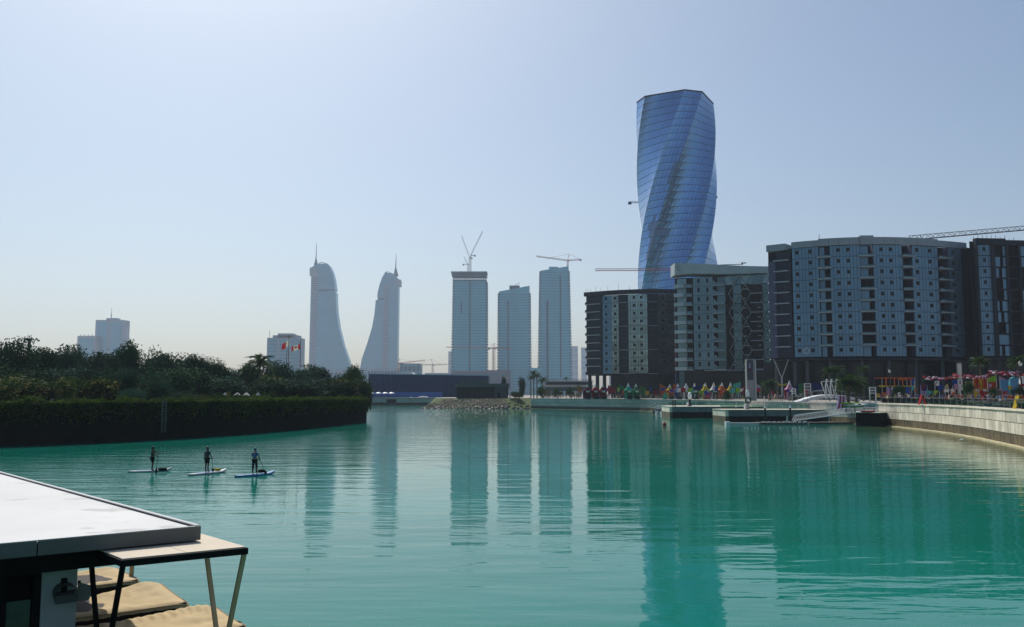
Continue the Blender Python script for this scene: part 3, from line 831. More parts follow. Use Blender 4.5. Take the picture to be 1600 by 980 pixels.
def slab_tower(label, d, l0, r0, l1, r1, yb, ytl, ytr, seams, dep=34, fpx=4.4, dark_bot=None):
    """tapering glass slab with a balcony ledge at every floor"""
    bl, br, tl, tr = P(l0, yb, d), P(r0, yb, d), P(l1, ytl, d), P(r1, ytr, d)
    bl.z = br.z = 3.6
    base = Vector(((bl.x + br.x) / 2, d + dep / 2, 3.7))
    root = thing('glass_tower', label, 'tower', base, 'three teal towers under construction')
    m = MB(); m.extr([bl, br, tr, tl], (0, dep, 0)); m.build('glass_body', FAR_G, root)
    lm = MB(); fh = fpx / F * d; z = 8.0
    while z < min(tl.z, tr.z) - 2:
        k = (z - 3.6) / (tl.z - 3.6); k2 = (z - 3.6) / (tr.z - 3.6)
        xa, xb = bl.x + (tl.x - bl.x) * k, br.x + (tr.x - br.x) * k2
        for (x, sx) in ((xa, -1), (xb, 1)):
            lm.par((x - 2.3 if sx < 0 else x - 3.0, d - .9, z), (5.3, 0, 0), (0, dep - 4, 0), (0, 0, fh * .45))
        lm.par((xa, d - .6, z), (xb - xa, 0, 0), (0, .7, 0), (0, 0, fh * .16))
        z += fh
    lm.build('floor_ledges', FAR_L, root)['kind'] = 'stuff'
    for (sx, sw, y0, y1) in seams:
        m = MB(); a, b = P(sx, y0, d - .9), P(sx + sw, y1, d - .9)
        m.par((a.x, d - .95, b.z), (b.x - a.x, 0, 0), (0, .6, 0), (0, 0, a.z - b.z)); m.build('facade_seam', FAR_D, root)
    return root, tl, tr
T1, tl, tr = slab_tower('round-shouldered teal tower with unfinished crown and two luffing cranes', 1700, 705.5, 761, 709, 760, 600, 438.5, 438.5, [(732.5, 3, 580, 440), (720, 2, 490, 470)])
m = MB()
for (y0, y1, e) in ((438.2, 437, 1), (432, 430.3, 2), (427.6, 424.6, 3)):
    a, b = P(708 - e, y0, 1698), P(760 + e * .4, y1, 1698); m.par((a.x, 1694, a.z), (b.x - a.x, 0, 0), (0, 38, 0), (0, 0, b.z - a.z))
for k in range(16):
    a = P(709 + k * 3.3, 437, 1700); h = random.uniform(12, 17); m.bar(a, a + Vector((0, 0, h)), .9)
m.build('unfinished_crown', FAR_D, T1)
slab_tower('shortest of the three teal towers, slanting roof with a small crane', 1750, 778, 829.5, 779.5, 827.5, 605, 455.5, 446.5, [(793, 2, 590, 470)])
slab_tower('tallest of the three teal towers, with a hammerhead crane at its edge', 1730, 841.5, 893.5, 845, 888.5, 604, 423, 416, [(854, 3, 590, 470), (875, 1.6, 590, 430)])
T2 = bpy.data.objects['glass_tower.001']; T3 = bpy.data.objects['glass_tower.002']
m = MB(); m.par(P(796, 452, 1755), P(812, 452, 1755) - P(796, 452, 1755), (0, 16, 0), (0, 0, 7.5)); m.bar(P(803, 447, 1756), P(812, 442, 1756), .9); m.build('roof_plant', FAR_D, T2)
m = MB(); m.par(P(858, 420, 1735), P(872, 420, 1735) - P(858, 420, 1735), (0, 16, 0), (0, 0, 4.0)); m.build('roof_plant', FAR_G, T3)

# ------------------------------------------------------------------ lattice cranes
def truss(mb, a, b, w, n, th):
    a, b = Vector(a), Vector(b); t = (b - a).normalized()
    up = Vector((0, 0, 1)) if abs(t.z) < .8 else Vector((0, 1, 0))
    s = t.cross(up).normalized(); u = s.cross(t).normalized()
    cs = [s * w / 2 + u * -w / 2, s * -w / 2 + u * -w / 2, u * w / 2]
    if abs(t.z) >= .8: cs = [s * w / 2 + u * w / 2, s * -w / 2 + u * w / 2, s * -w / 2 - u * w / 2, s * w / 2 - u * w / 2]
    for c in cs: mb.bar(a + c, b + c, th)
    k = len(cs)
    for i in range(n):
        p, q = a + (b - a) * i / n, a + (b - a) * (i + .5) / n; r = a + (b - a) * (i + 1) / n
        for j in range(k):
            mb.bar(p + cs[j], q + cs[(j + 1) % k], th * .7); mb.bar(q + cs[(j + 1) % k], r + cs[j], th * .7)
def crane(label, d, mast, jib0, jib1, mt, apex=None, w=2.2, th=.35, name='tower_crane', block=True):
    """mast: (px,ybottom,ytop); jib0/jib1: picture points of counterweight end and jib tip"""
    b = P(mast[0], mast[1], d)
    if mast[1] > 432: b.z = 3.7
    root = thing(name, label, 'crane', b, 'construction cranes')
    tp = P(mast[0], mast[2], d)
    m = MB(); truss(m, b, tp, w, max(3, int((tp - b).length / (w * 2.2))), th); m.build('mast', mt, root)
    a, e = P(*jib0, d), P(*jib1, d)
    m = MB(); truss(m, tp, e, w * .8, max(4, int((e - tp).length / (w * 2))), th * .8); m.build('jib', mt, root)
    m = MB(); truss(m, tp, a, w * .8, max(2, int((a - tp).length / (w * 2))), th * .8); cj = m.build('counter_jib', mt, root)
    m = MB(); m.box(a + Vector((0, 0, -w * .5)), (w * 1.6, w, w * 1.2)); m.build('counterweight', FAR_D, cj)
    m = MB(); m.box(tp + Vector((w * .6, -w * .6, -w * .3)), (w, w, w)); m.build('cab', mt, root)
    if apex:
        q = P(*apex, d); m = MB(); m.bar(tp, q, th * 1.4); m.bar(q, tp + (e - tp) * .6, th * .6); m.bar(q, a, th * .6); m.build('apex_stays', mt, root)
    return root
def luffer(label, d, mast, tip, back, mt, w=2.4, th=.4):
    return crane(label, d, mast, back, tip, mt, None, w, th, 'luffing_crane')
luffer('tall luffing crane leaning right on the round-shouldered teal tower', 1712, (735.5, 426, 399), (754, 362), (742, 399), M['crane_white'], 2.2, .42)
luffer('luffing crane leaning left on the round-shouldered teal tower', 1718, (733.5, 426, 402), (721, 368), (737, 403), M['crane_white'], 2.0, .42)
luffer('small lower luffing crane on the round-shouldered teal tower', 1706, (731, 426, 413), (725, 401), (724, 413), M['crane_white'], 2.0, .42)
crane('hammerhead crane on the tallest teal tower', 1735, (887, 430, 407), (907, 405.5), (838, 400.5), M['crane_red'], (889, 397), 2.6, .65)
crane('red hammerhead crane between the round-shouldered tower and its neighbour', 1560, (772.5, 602, 544), (764, 544), (798, 545), M['crane_red'], (772, 536), 2.4, .5)
crane('slim crane with long jib before the round-shouldered tower', 1570, (770, 602, 544), (777, 543), (697, 542.5), M['crane_red'], (771, 538), 1.8, .4)
crane('low crane above the blue hall', 1450, (676, 594, 570), (654, 570), (699, 569.5), M['crane_white'], (674, 561), 2.2, .5)
crane('red crane beside the shorter sail-shaped tower', 1500, (622, 592, 568), (628, 568), (664, 563), M['crane_red'], (624, 561), 2.2, .45)
crane('small crane beside the hazy block behind the flags', 1600, (412, 590, 557), (391, 558), (417, 557), M['crane_dark'], (406, 551), 2.2, .5)
crane('crane jib poking out left of the twisted tower', 600, (1012, 452, 315.5), (984, 316), (1016, 317), M['crane_dark'], None, 1.4, .2)
crane('long thin crane jib behind the dark block at the promenade end', 470, (1058, 560, 421), (1072, 421), (930, 421.5), M['crane_red'], None, 1.5, .2)
crane('long dark lattice crane jib rising over the bowed block', 330, (1640, 480, 353), (1668, 350), (1420, 372), M['crane_dark'], None, 2.0, .24)
crane('crane tail poking out right of the twisted tower', 600, (1108, 452, 306.5), (1119, 307), (1100, 306.5), M['crane_dark'], None, 1.0, .16)

# ------------------------------------------------------------------ other far buildings
def far_block(label, d, px0, px1, yt, mt=FAR_G2, dep=30, rows=None, cols=None, name='office_block', yb=612, wall=None):
    a, b = P(px0, yt, d), P(px1, yt, d)
    root = thing(name, label, 'building', ((a.x + b.x) / 2, d + dep / 2, 3.7))
    m = MB(); m.par((a.x, d, 3.4), (b.x - a.x, 0, 0), (0, dep, 0), (0, 0, a.z - 3.4)); m.build('wall', wall or FAR_W, root)
    if rows:
        w = (b.x - a.x); h = a.z - 8
        for j in range(cols):
            x0 = a.x + w * (j + .12) / cols; x1 = a.x + w * (j + .88) / cols
            if rows == 1:
                m = MB(); m.par((x0, d - .5, 6), (x1 - x0, 0, 0), (0, .8, 0), (0, 0, h - 4)); m.build('glass_strip', mt, root); continue
            for i in range(rows):
                z0 = 5 + h * (i + .2) / rows
                m = MB(); m.par((x0, d - .5, z0), (x1 - x0, 0, 0), (0, .8, 0), (0, 0, h / rows * .6)); m.build('window_band', mt, root)
    return root, a, b
r_, a, b = far_block('pale blue tower with thin roof mast, far left beyond the trees', 2350, 149.5, 193, 500, FAR_G2, 40, 1, 2)
m = MB(); m.par(P(166, 500, 2360), P(183, 500, 2360) - P(166, 500, 2360), (0, 20, 0), (0, 0, 5)); m.bar(P(174, 498, 2362), P(174, 490, 2362), 1.8); m.bar(P(174.5, 491, 2362), P(174.5, 482, 2362), .9); m.build('roof_mast', FAR_W, r_)
r_, a, b = far_block('lower pale block at the foot of the far left tower', 2330, 121, 150, 525, FAR_G2, 40, 1, 1)
m = MB()
for k in range(4): m.box(P(126 + k * 6, 524, 2335), (2.5, 2.5, 2.5))
m.build('roof_plant', FAR_W, r_)
r_, a, b = far_block('hazy apartment block behind the two flags', 1650, 417.5, 470, 528, FAR_G2, 34, 16, 3)
for (x0, x1, y) in ((426, 466, 524), (434, 458, 521)):
    m = MB(); q0, q1 = P(x0, 528, 1652), P(x1, y, 1652); m.par(q0, (q1.x - q0.x, 0, 0), (0, 26, 0), (0, 0, q1.z - q0.z)); m.build('roof_step', FAR_W, r_)
m = MB(); m.bar(P(421, 528, 1654), P(421, 517, 1654), .6); m.bar(P(455, 522, 1654), P(468, 526, 1654), .9); m.build('aerial', FAR_D, r_)
far_block('white low terminal in front of the sail-shaped towers', 2000, 505, 575, 577, FAR_S, 60, 2, 9)
far_block('white colonnaded building under the shorter sail-shaped tower', 1950, 575, 628, 576, FAR_D, 40, 1, 12)
far_block('unfinished frame beside the red crane', 1800, 624, 657, 568, FAR_D, 40, 4, 5, wall=FAR_S)
far_block('low far roofs behind the blue hall', 2000, 664, 706, 583, FAR_D, 40, 2, 5)
far_block('thin hazy tower at the edge of the round-shouldered tower', 3200, 700.5, 707, 549, FAR_S, 30, 6, 1)
far_block('violet-grey construction podium below the round-shouldered tower', 1540, 705, 760, 580, FAR_D, 40, 4, 12, wall=mat('podium_violet', (.10, .11, .17), .8))
far_block('violet-grey construction podium below the red crane', 1530, 760, 798, 578.5, FAR_D, 40, 4, 8, wall=bpy.data.materials['podium_violet'])
far_block('low teal podium between the two rightmost teal towers', 1600, 829, 846, 575, FAR_S, 40, 3, 4, wall=FAR_G)
far_block('ghostly tower just right of the tallest teal tower', 3400, 890, 903, 541, FAR_S, 30, 8, 2)
far_block('ghostly tower beside the dark block at the promenade end', 3400, 908.5, 917, 543, FAR_S, 30, 8, 1)
# long low building with layered roofs behind the palms
d = 520
root = thing('low_pavilion_building', 'long low grey building with layered roof lines behind the palms', 'building', (XD(880, d), d, DECKZ))
for (y0, y1, e, mt) in ((611, 605, 0, FAR_D), (604.8, 601.5, 3, M['concrete']), (601, 597, -2, FAR_D), (596.8, 594.8, 2, M['concrete'])):
    a, b = P(852 - e, y0, d), P(926, y1, d); m = MB(); m.par((a.x, d - e, max(a.z, DECKZ)), (b.x - a.x, 0, 0), (0, 22, 0), (0, 0, b.z - max(a.z, DECKZ))); m.build('tier', mt, root)
m = MB()
for k in range(26): q = P(853 + k * 2.8, 594.8, d + 1); m.bar(q, q + Vector((0, 0, .9)), .12)
a, b = P(853, 592.8, d + 1), P(925, 592.8, d + 1); m.bar(a, b, .12); m.build('roof_railing', FAR_D, root)

# ------------------------------------------------------------------ blue hall, hoarding
d = 475
NAVY = mat('navy_cladding', (.012, .030, .095), .7, 0, .06, .2, spec=.15, stretch=(1, 1, .05))
a, b = P(576, 584.5, d), P(763, 587, d)
root = thing('exhibition_hall', 'long windowless navy blue hall across the water', 'building', ((a.x + b.x) / 2, d + 15, DECKZ))
n = 24
for k in range(n):
    x0 = a.x + (b.x - a.x) * k / n; w = (b.x - a.x) / n
    zt_ = a.z + (b.z - a.z) * k / n
    m = MB(); m.par((x0 + .03, d, 3.9), (w - .06, 0, 0), (0, 30, 0), (0, 0, zt_ - 3.9)); m.build('wall_panel', NAVY, root)
m = MB(); q0, q1 = P(613, 585.5, d), P(648, 585.5, d); m.extr([q0, q1, P(643, 582, d), P(620, 583.4, d)], (0, 12, 0)); m.build('skylight', M['white_paint'], root)
m = MB(); m.bar((a.x, d - .1, a.z + .05), (b.x, d - .1, b.z + .05), .4); m.build('roof_edge', FAR_S, root)
HOARD = mat('blue_hoarding', (.02, .10, .36), .6, 0, .12, .6)
root = thing('hoarding', 'bright blue site hoarding along the far quay', 'hoarding', (XD(630, 440), 440, DECKZ))
x0, x1 = XD(574, 440), XD(691, 440)
for k in range(18):
    m = MB(); w = (x1 - x0) / 18; m.par((x0 + w * k + .02, 440 + (k % 2) * .05, 3.9), (w - .04, 0, 0), (0, .12, 0), (0, 0, 2.75)); m.build('panel', HOARD, root)
for k, p in enumerate((580, 591.5, 602, 612)):
    q = P(p, 613, 437); root = thing('parasol', ('leftmost', 'second', 'third', 'fourth')[k] + ' white parasol in front of the blue hoarding, counted from the hedge', 'parasol', (q.x, q.y, 3.3), 'white parasols by the hoarding')
    m = MB(); m.tube((q.x, q.y, 3.3), (q.x, q.y, q.z), .06); m.build('pole', M['steel'], root)
    m = MB(); m.lathe((q.x, q.y, q.z - .55), [(1.55, 0), (1.5, .06), (.7, .42), (.04, .62)], 8); m.build('canopy', M['white_paint'], root)
rs = random.Random(4)
for k in range(9):
    p = 634 + k * 4.1
    q = P(p, 619.5, 433); hh = rs.uniform(.7, 1.5)
    root = thing('equipment_bag', 'pale wrapped bundle heaped on the far quay before the hoarding', 'bundle', (q.x, 433, 3.3), 'pale bundles on the far quay')
    m = MB(); m.ball((q.x, 433, 3.3 + hh * .45), hh * .6, 7, 5, sc=(1.3, .8, .85), jit=.16); m.build('sack', M['tan'] if k < 2 else M['white_paint'], root)

# ------------------------------------------------------------------ islet with riprap and a flat pavilion
ix0, ix1 = XD(660, 343, 0), XD(834, 343, 0)
top = [(XD(688, 352, 4), 354), (XD(812, 350, 4), 351), (7.5, 368), (-33, 377)]
bot = [(ix0 - 1, 342.5), (ix1, 341.5), (9.5, 368), (-37, 378)]
m = MB()
vs = [(*p, -.5) for p in bot] + [(*p, 4.0) for p in top]
m.add(vs, [(0, 1, 5, 4), (1, 2, 6, 5), (2, 3, 7, 6), (3, 0, 4, 7), (4, 5, 6, 7)])
tag(m.build('islet_terrain', mat('islet_grass', (.06, .095, .02), .95, 0, .4, .5)), None, None, None, 'structure')
m = MB(); rs = random.Random(8)
for k in range(1500):
    u = rs.random(); v = rs.random() ** .9
    if u > .78 and v > .15 and rs.random() < .92: continue
    if u < .08 and v > .55: continue
    if v > .86: continue
    x = (bot[0][0] + (bot[1][0] - bot[0][0]) * u) * (1 - v) + (top[0][0] + (top[1][0] - top[0][0]) * u) * v
    y = (bot[0][1] + (bot[1][1] - bot[0][1]) * u) * (1 - v) + (top[0][1] + (top[1][1] - top[0][1]) * u) * v
    z = -.5 + 4.5 * v
    r = rs.uniform(.28, .62)
    random.seed(k); m.ball((x, y, z + .1), r, 5, 3, mi=1 if z < .9 else 0, sc=(rs.uniform(.8, 1.4), 1, rs.uniform(.6, .9)), jit=.25)
random.seed(21)
tag(m.build('riprap', [mat('riprap_stone', (.19, .165, .12), .9, 0, .45, 1.2), mat('riprap_wet', (.035, .033, .03), .6, 0, .3, 1.2)]), 'loose boulders armouring the islet slope', None, None, 'stuff')
d = 357
a, b = P(711, 599.5, d), P(796, 599.5, d)
root = thing('pavilion', 'flat-roofed dark pavilion on the rocky islet', 'building', ((a.x + b.x) / 2, d + 4, 4.0))
PAVD = mat('pavilion_glass', (.006, .01, .013), .2, 0, .3, .2, spec=.2)
PAVR = mat('pavilion_roof', (.05, .08, .08), .6, 0, .1, .3)
PAVW = mat('pavilion_wall', (.03, .05, .06), .7, 0, .1, .5)
m = MB(); m.par((a.x + .6, d, 4.0), (XD(772, d) - a.x - .6, 0, 0), (0, 9, 0), (0, 0, a.z - 5.4)); m.build('glazed_front', PAVD, root)
m = MB(); m.par((XD(772, d), d - .2, 4.0), (b.x - XD(772, d) - .5, 0, 0), (0, 9, 0), (0, 0, a.z - 5.4)); wl_ = m.build('side_wall', PAVW, root)
m = MB(); m.par((a.x, d - 1.2, a.z - 1.4), (b.x - a.x, 0, 0), (0, 11.5, 0), (0, 0, 1.4)); m.build('flat_roof', PAVR, root)
m = MB(); m.par((XD(718, d), d + 2, a.z), (XD(763, d) - XD(718, d), 0, 0), (0, 6, 0), (0, 0, 1.6)); m.build('roof_box', PAVR, root)
for k in range(9):
    m = MB(); x = a.x + .6 + (XD(772, d) - a.x - .6) * k / 9; m.bar((x, d - .12, 4.0), (x, d - .12, a.z - 1.4), .1); m.build('mullion', PAVW, root)
m = MB(); m.par((XD(777, d), d - .5, 4.0), (1.2, 0, 0), (0, .4, 0), (0, 0, 2.2)); m.build('door', PAVD, root)
root = thing('marker_post', 'short white marker post beside the islet pavilion', 'post', (XD(796.5, 352), 352, 4.0))
m = MB(); m.tube((XD(796.5, 352), 352, 4.0), (XD(796.5, 352), 352, 6.1), .26, .22, 8); m.build('shaft', M['white_paint'], root)
m = MB(); m.ball((XD(796.5, 352), 352, 6.35), .28); m.build('lamp_head', M['white_paint'], root)
# ------------------------------------------------------------------ vegetation
def leafmat(name, c, c2, tr=.14):
    return mat(name, c, .8, 0, .0, .35, col2=c2, spec=.08, objvar=.45, trans=tr)
LEAF = dict(dark=leafmat('leaf_dark', (.013, .044, .021), (.034, .082, .034)), grey=leafmat('leaf_greygreen', (.020, .060, .038), (.044, .098, .058)),
            mid=leafmat('leaf_mid', (.030, .065, .016), (.06, .10, .022)), gold=leafmat('leaf_gold', (.10, .09, .015), (.20, .15, .03)),
            hedge=leafmat('leaf_hedge', (.030, .055, .010), (.13, .15, .018), .45), palm=leafmat('leaf_palm', (.022, .052, .016), (.065, .10, .025), .25),
            blossom=leafmat('leaf_pale', (.18, .16, .06), (.34, .25, .12), .25))
BARK = mat('bark', (.07, .055, .04), .9, 0, .3, 3)
PBARK = mat('palm_bark', (.10, .075, .05), .9, 0, .3, 4)
def leaf(mb, c, size, rs, up=0.0, mi=0, droop=0.0, asp=.5):
    a = Vector((rs.gauss(0, 1), rs.gauss(0, 1), rs.gauss(0, 1) * (1 - up) - droop)).normalized()
    b = Vector((rs.gauss(0, 1), rs.gauss(0, 1), rs.gauss(0, 1))).normalized()
    b = (b - a * a.dot(b)).normalized() * size * asp; a = a * size
    mb.add([c - a * .5 - b * .15, c + b * .5, c + a * .5, c - b * .5], [(0, 1, 2, 3)], mi)
def crown_mesh(name, seed, w, h, nclump, per, lsize, mats, droop=0.0, kind='round', second=.0):
    """leaf clumps through the volume of an uneven crown, base at z=0, height h, width w"""
    rs = random.Random(seed); mb = MB()
    lobes = [(Vector((rs.uniform(-.28, .28) * w, rs.uniform(-.28, .28) * w, rs.uniform(.2, .74) * h)), rs.uniform(.2, .31)) for _ in range(11)]
    lobes.append((Vector((0, 0, h * .62)), .36))
    for i in range(nclump):
        if kind == 'cone':
            k = rs.random() ** 1.3; z = h * (.02 + .96 * k); r = w * .5 * (1 - k) ** .55 * rs.uniform(.55, 1.0) ; an = rs.uniform(0, 6.28)
            c = Vector((r * math.cos(an), r * math.sin(an), z)); cr = w * .09
        else:
            lc, lr = lobes[i % len(lobes)]
            v = Vector((rs.gauss(0, 1), rs.gauss(0, 1), rs.gauss(0, 1))).normalized() * (rs.random() ** .45)
            c = lc + Vector((v.x * lr * w, v.y * lr * w, v.z * lr * h * .95)); cr = w * .075
            if c.z < .06 * h: c.z = rs.uniform(.05, .3) * h
        mi = 1 if rs.random() < second else 0
        for j in range(per):
            g3 = lambda k: max(-1.4, min(1.4, rs.gauss(0, 1))) * k
            o = Vector((g3(cr), g3(cr), g3(cr * .8) - abs(g3(cr)) * droop))
            leaf(mb, c + o, lsize * rs.uniform(.6, 1.3), rs, .2, mi, droop)
    return mb.mesh(name, mats, (0, 0, 0))
def trunk_mesh(seed, h, r, w):
    rs = random.Random(seed); mb = MB()
    q = Vector((0, 0, 0)); top = Vector((rs.uniform(-.3, .3), rs.uniform(-.3, .3), h * .5))
    mb.tube(q, top, r, r * .7, 7)
    for i in range(6):
        an = i * 1.05 + rs.uniform(-.3, .3); e = top + Vector((math.cos(an) * w * .3, math.sin(an) * w * .3, h * rs.uniform(.25, .42)))
        mb.tube(top - Vector((0, 0, rs.uniform(0, .12) * h)), e, r * .45, r * .12, 5)
    return mb.mesh('trunk', BARK, (0, 0, 0))
CR = {}
for s in range(4):
    CR['broad', s] = crown_mesh('crown', 30 + s, 1.0, 1.0, 430, 26, .056, LEAF['dark'])
    CR['grey', s] = crown_mesh('crown', 50 + s, 1.0, 1.0, 430, 26, .052, LEAF['grey'], .3)
for s in range(2):
    CR['mid', s] = crown_mesh('crown', 70 + s, 1.0, 1.0, 200, 26, .065, LEAF['mid'], .2)
    CR['weep', s] = crown_mesh('crown', 80 + s, 1.0, 1.0, 190, 34, .045, LEAF['grey'], 1.2)
    CR['flower', s] = crown_mesh('crown', 90 + s, 1.0, 1.0, 190, 14, .085, [LEAF['mid'], LEAF['blossom']], 0, second=.2)
    CR['gold', s] = crown_mesh('crown', 100 + s, 1.0, 1.0, 130, 22, .055, [LEAF['gold'], LEAF['mid']], 0, second=.4)
CR['cone', 0] = crown_mesh('crown', 110, 1.0, 1.0, 260, 26, .05, LEAF['mid'], -.5, 'cone')
CR['ball', 0] = crown_mesh('crown', 111, 1.0, 1.0, 160, 26, .06, LEAF['dark'])
TR = [trunk_mesh(i, 1.0, .035, 1.0) for i in range(3)]
def tree(name, label, px, d, ytop, wpx, kind, var, gz=3.9, cb=.02, group='trees on the left bank', cat='tree'):
    x = XD(px, d, 8); zt_ = ZD(ytop, d); h = zt_ - gz; w = wpx / F * d
    root = thing(name, label, cat, (x, d, gz), group)
    put('trunk', TR[var % 3], root, (0, 0, 0), var * 1.3, (max(w, h * .6), max(w, h * .6), h))
    put('crown', CR[kind, var], root, (0, 0, h * cb), random.uniform(0, 6.28), (w * 1.12, w * 1.12, h * (1 - cb) * 1.06))
    return root
# px, distance, top row, width in px, kind, variant, what singles it out
TREES = [
 (16, 140, 536, 66, 'broad', 0, 'tall dark tree at the far left end of the bank'), (50, 150, 541, 52, 'broad', 1, 'dark tree just right of the thin chimney'),
 (86, 160, 538, 74, 'grey', 0, 'wide grey-green tree between the thin chimney and the hazy low block'), (114, 170, 545, 44, 'broad', 2, 'dark tree below the lower hazy block'),
 (150, 180, 553, 60, 'broad', 3, 'dark tree standing before the hazy mast tower'), (183, 175, 551, 54, 'grey', 1, 'grey-green tree right of the hazy mast tower foot'),
 (209, 160, 541, 46, 'broad', 0, 'tallest dark tree right of the hazy mast tower'), (238, 172, 542.5, 52, 'gold', 0, 'yellowish tree crown rising behind dark neighbours'),
 (262, 165, 549, 62, 'grey', 2, 'grey-green tree above the weeping shrub'), (285, 175, 551, 50, 'broad', 1, 'dark rounded tree in the middle of the bank skyline'),
 (312, 182, 558, 56, 'grey', 3, 'grey-green tree where the skyline starts to drop'), (337, 178, 563, 36, 'broad', 2, 'dark pointed tree on the dropping skyline'),
 (358, 190, 574, 40, 'grey', 0, 'small grey-green tree in the skyline dip'), (388, 186, 570, 52, 'broad', 3, 'dark tree left of the palm-like tuft'),
 (428, 190, 569, 56, 'grey', 1, 'grey-green tree below the first flagpole'), (462, 196, 576, 60, 'grey', 2, 'wide grey-green tree below the second flagpole'),
 (497, 200, 575, 52, 'broad', 0, 'dark tree below the taller sail-shaped tower'), (530, 198, 583, 48, 'broad', 1, 'low dark tree below the gap of the sail-shaped towers'),
 (30, 125, 575, 80, 'broad', 2, 'low dark tree under the far left skyline trees'), (100, 130, 572, 80, 'grey', 3, 'shadowed grey-green tree behind the flowering shrubs'),
 (300, 150, 577, 90, 'broad', 3, 'broad shadowed tree in the centre of the bank'), (350, 160, 588, 70, 'grey', 0, 'shadowed tree behind the white parasols'),
 (412, 165, 590, 80, 'broad', 1, 'shadowed tree behind the flowering shrub by the parasols'), (480, 172, 590, 80, 'grey', 3, 'shadowed grey-green tree above the hedge near the flags'),
 (522, 178, 595, 60, 'broad', 2, 'shadowed dark tree near the end of the bank'), (160, 128, 580, 70, 'broad', 0, 'low dark tree behind the second flowering shrub'),
 (250, 140, 575, 80, 'broad', 1, 'low dark tree behind the weeping shrub')]
for i, (px, d, yt, w, kind, v, what) in enumerate(TREES):
    tree('garden_tree', what, px, d, yt, w, kind, v)
tree('juniper_tree', 'bright green upright conifer at the tip of the bank', 553, 186, 579, 46, 'cone', 0, cb=.02)
tree('garden_tree', 'small feathery tree at the very tip of the bank', 571, 184, 597, 22, 'mid', 0, cb=.05)
for (px, d, yt, w, k, v, what) in ((45, 108, 583, 80, 'flower', 0, 'wide flowering shrub with yellowish leaf tips at the far left'), (8, 104, 590, 46, 'flower', 1, 'flowering shrub at the left picture edge'),
        (103, 108, 590, 34, 'flower', 1, 'small sparse shrub with pale blossoms above the hedge'), (150, 114, 587, 62, 'flower', 0, 'flowering shrub with pale leaf tips beside the weeping tree'),
        (425, 172, 586, 40, 'flower', 1, 'flowering shrub with pale blossoms near the white parasols'), (540, 180, 588, 44, 'flower', 0, 'pale-tipped shrub in front of the upright conifer')):
    tree('flowering_shrub', what, px, d, yt, w, k, v, cb=.02, group='flowering shrubs', cat='shrub')
for (px, d, yt, w, v, what) in ((190, 120, 573, 58, 0, 'weeping grey-green shrub left of the wall ladder'), (243, 124, 583, 62, 1, 'rounded weeping shrub above the wall ladder'), (205, 114, 606, 44, 0, 'low grey-green bush between the two weeping shrubs'), (292, 128, 610, 50, 1, 'low bush on the lawn right of the weeping shrubs')):
    tree('weeping_shrub', what, px, d, yt, w, 'weep', v, cb=-.04, group='weeping shrubs', cat='shrub')
rs = random.Random(5)
for k in range(9):      # low hedge-top plants in front of the parasols
    px = 318 + k * 13.5; d = 122 + k * 3.0
    tree('border_plant', ('first', 'second', 'third', 'fourth', 'fifth', 'sixth', 'seventh', 'eighth', 'ninth')[k] + ' small leafy border plant behind the hedge, counted from the wall ladder', px, d, rs.uniform(611, 616.5), rs.uniform(10, 17), 'mid' if k % 3 else 'gold', k % 2, cb=-.02, group='border plants behind the hedge', cat='plant')

# palms
def frond_mesh(seed, L=1.0):
    mb = MB(); n = 11; rs = random.Random(seed)
    pts = [Vector((L * i / n, 0, .34 * L * math.sin(2.3 * i / n) - .62 * L * (i / n) ** 2.3)) for i in range(n + 1)]
    for i in range(n):
        mb.bar(pts[i], pts[i + 1], .018 * L * (1 - i / n) + .004)
        if i > 0:
            for sy in (-1, 1):
                for h in (0, .5):
                    c = pts[i] + (pts[i + 1] - pts[i]) * h; l_ = L * .32 * math.sin(math.pi * (i + h + .8) / (n + 1.6)) + .04
                    tip = c + Vector((l_ * .55, sy * l_ * .8, -l_ * .35 + rs.uniform(-.04, .04)))
                    w = Vector((.034 * L, 0, .0))
                    mb.add([c - w, c + w, tip], [(0, 1, 2)])
    return mb.mesh('frond', LEAF['palm'], (0, 0, 0))
FR = [frond_mesh(i) for i in range(3)]
def palm(label, px, d, ytop, ybase, rpx, n=20, gz=DECKZ, group='palm trees', r=.22):
    x = XD(px, d, 6); zt_ = ZD(ytop, d); L = rpx / F * d * 1.25
    hub = zt_ - L * .45
    root = thing('palm_tree', label, 'palm', (x, d, gz), group)
    mb = MB(); k = 6
    for i in range(k):
        z0, z1 = gz + (hub - gz) * i / k, gz + (hub - gz) * (i + 1) / k
        mb.tube((x, d, z0), (x, d, z1 + .01), r * (1.15 - .05 * i), r * (1.0 - .05 * i), 8)
    mb.ball((x, d, hub), r * 1.6, 8, 5); mb.build('trunk', PBARK, root)
    rs = random.Random(int(px))
    for i in range(n):
        ob = put('frond', FR[i % 3], root, (0, 0, hub - gz), 0, (L, L, L))
        ob.rotation_euler = (rs.uniform(-.3, .3), R(-58 + 92 * (i / n) + rs.uniform(-8, 8)), i * 2.4 + rs.uniform(-.2, .2))
    return root
palm('dark bushy palm tuft rising from the bank trees left of the flags', 405, 178, 560, 600, 20, 18, 3.9)

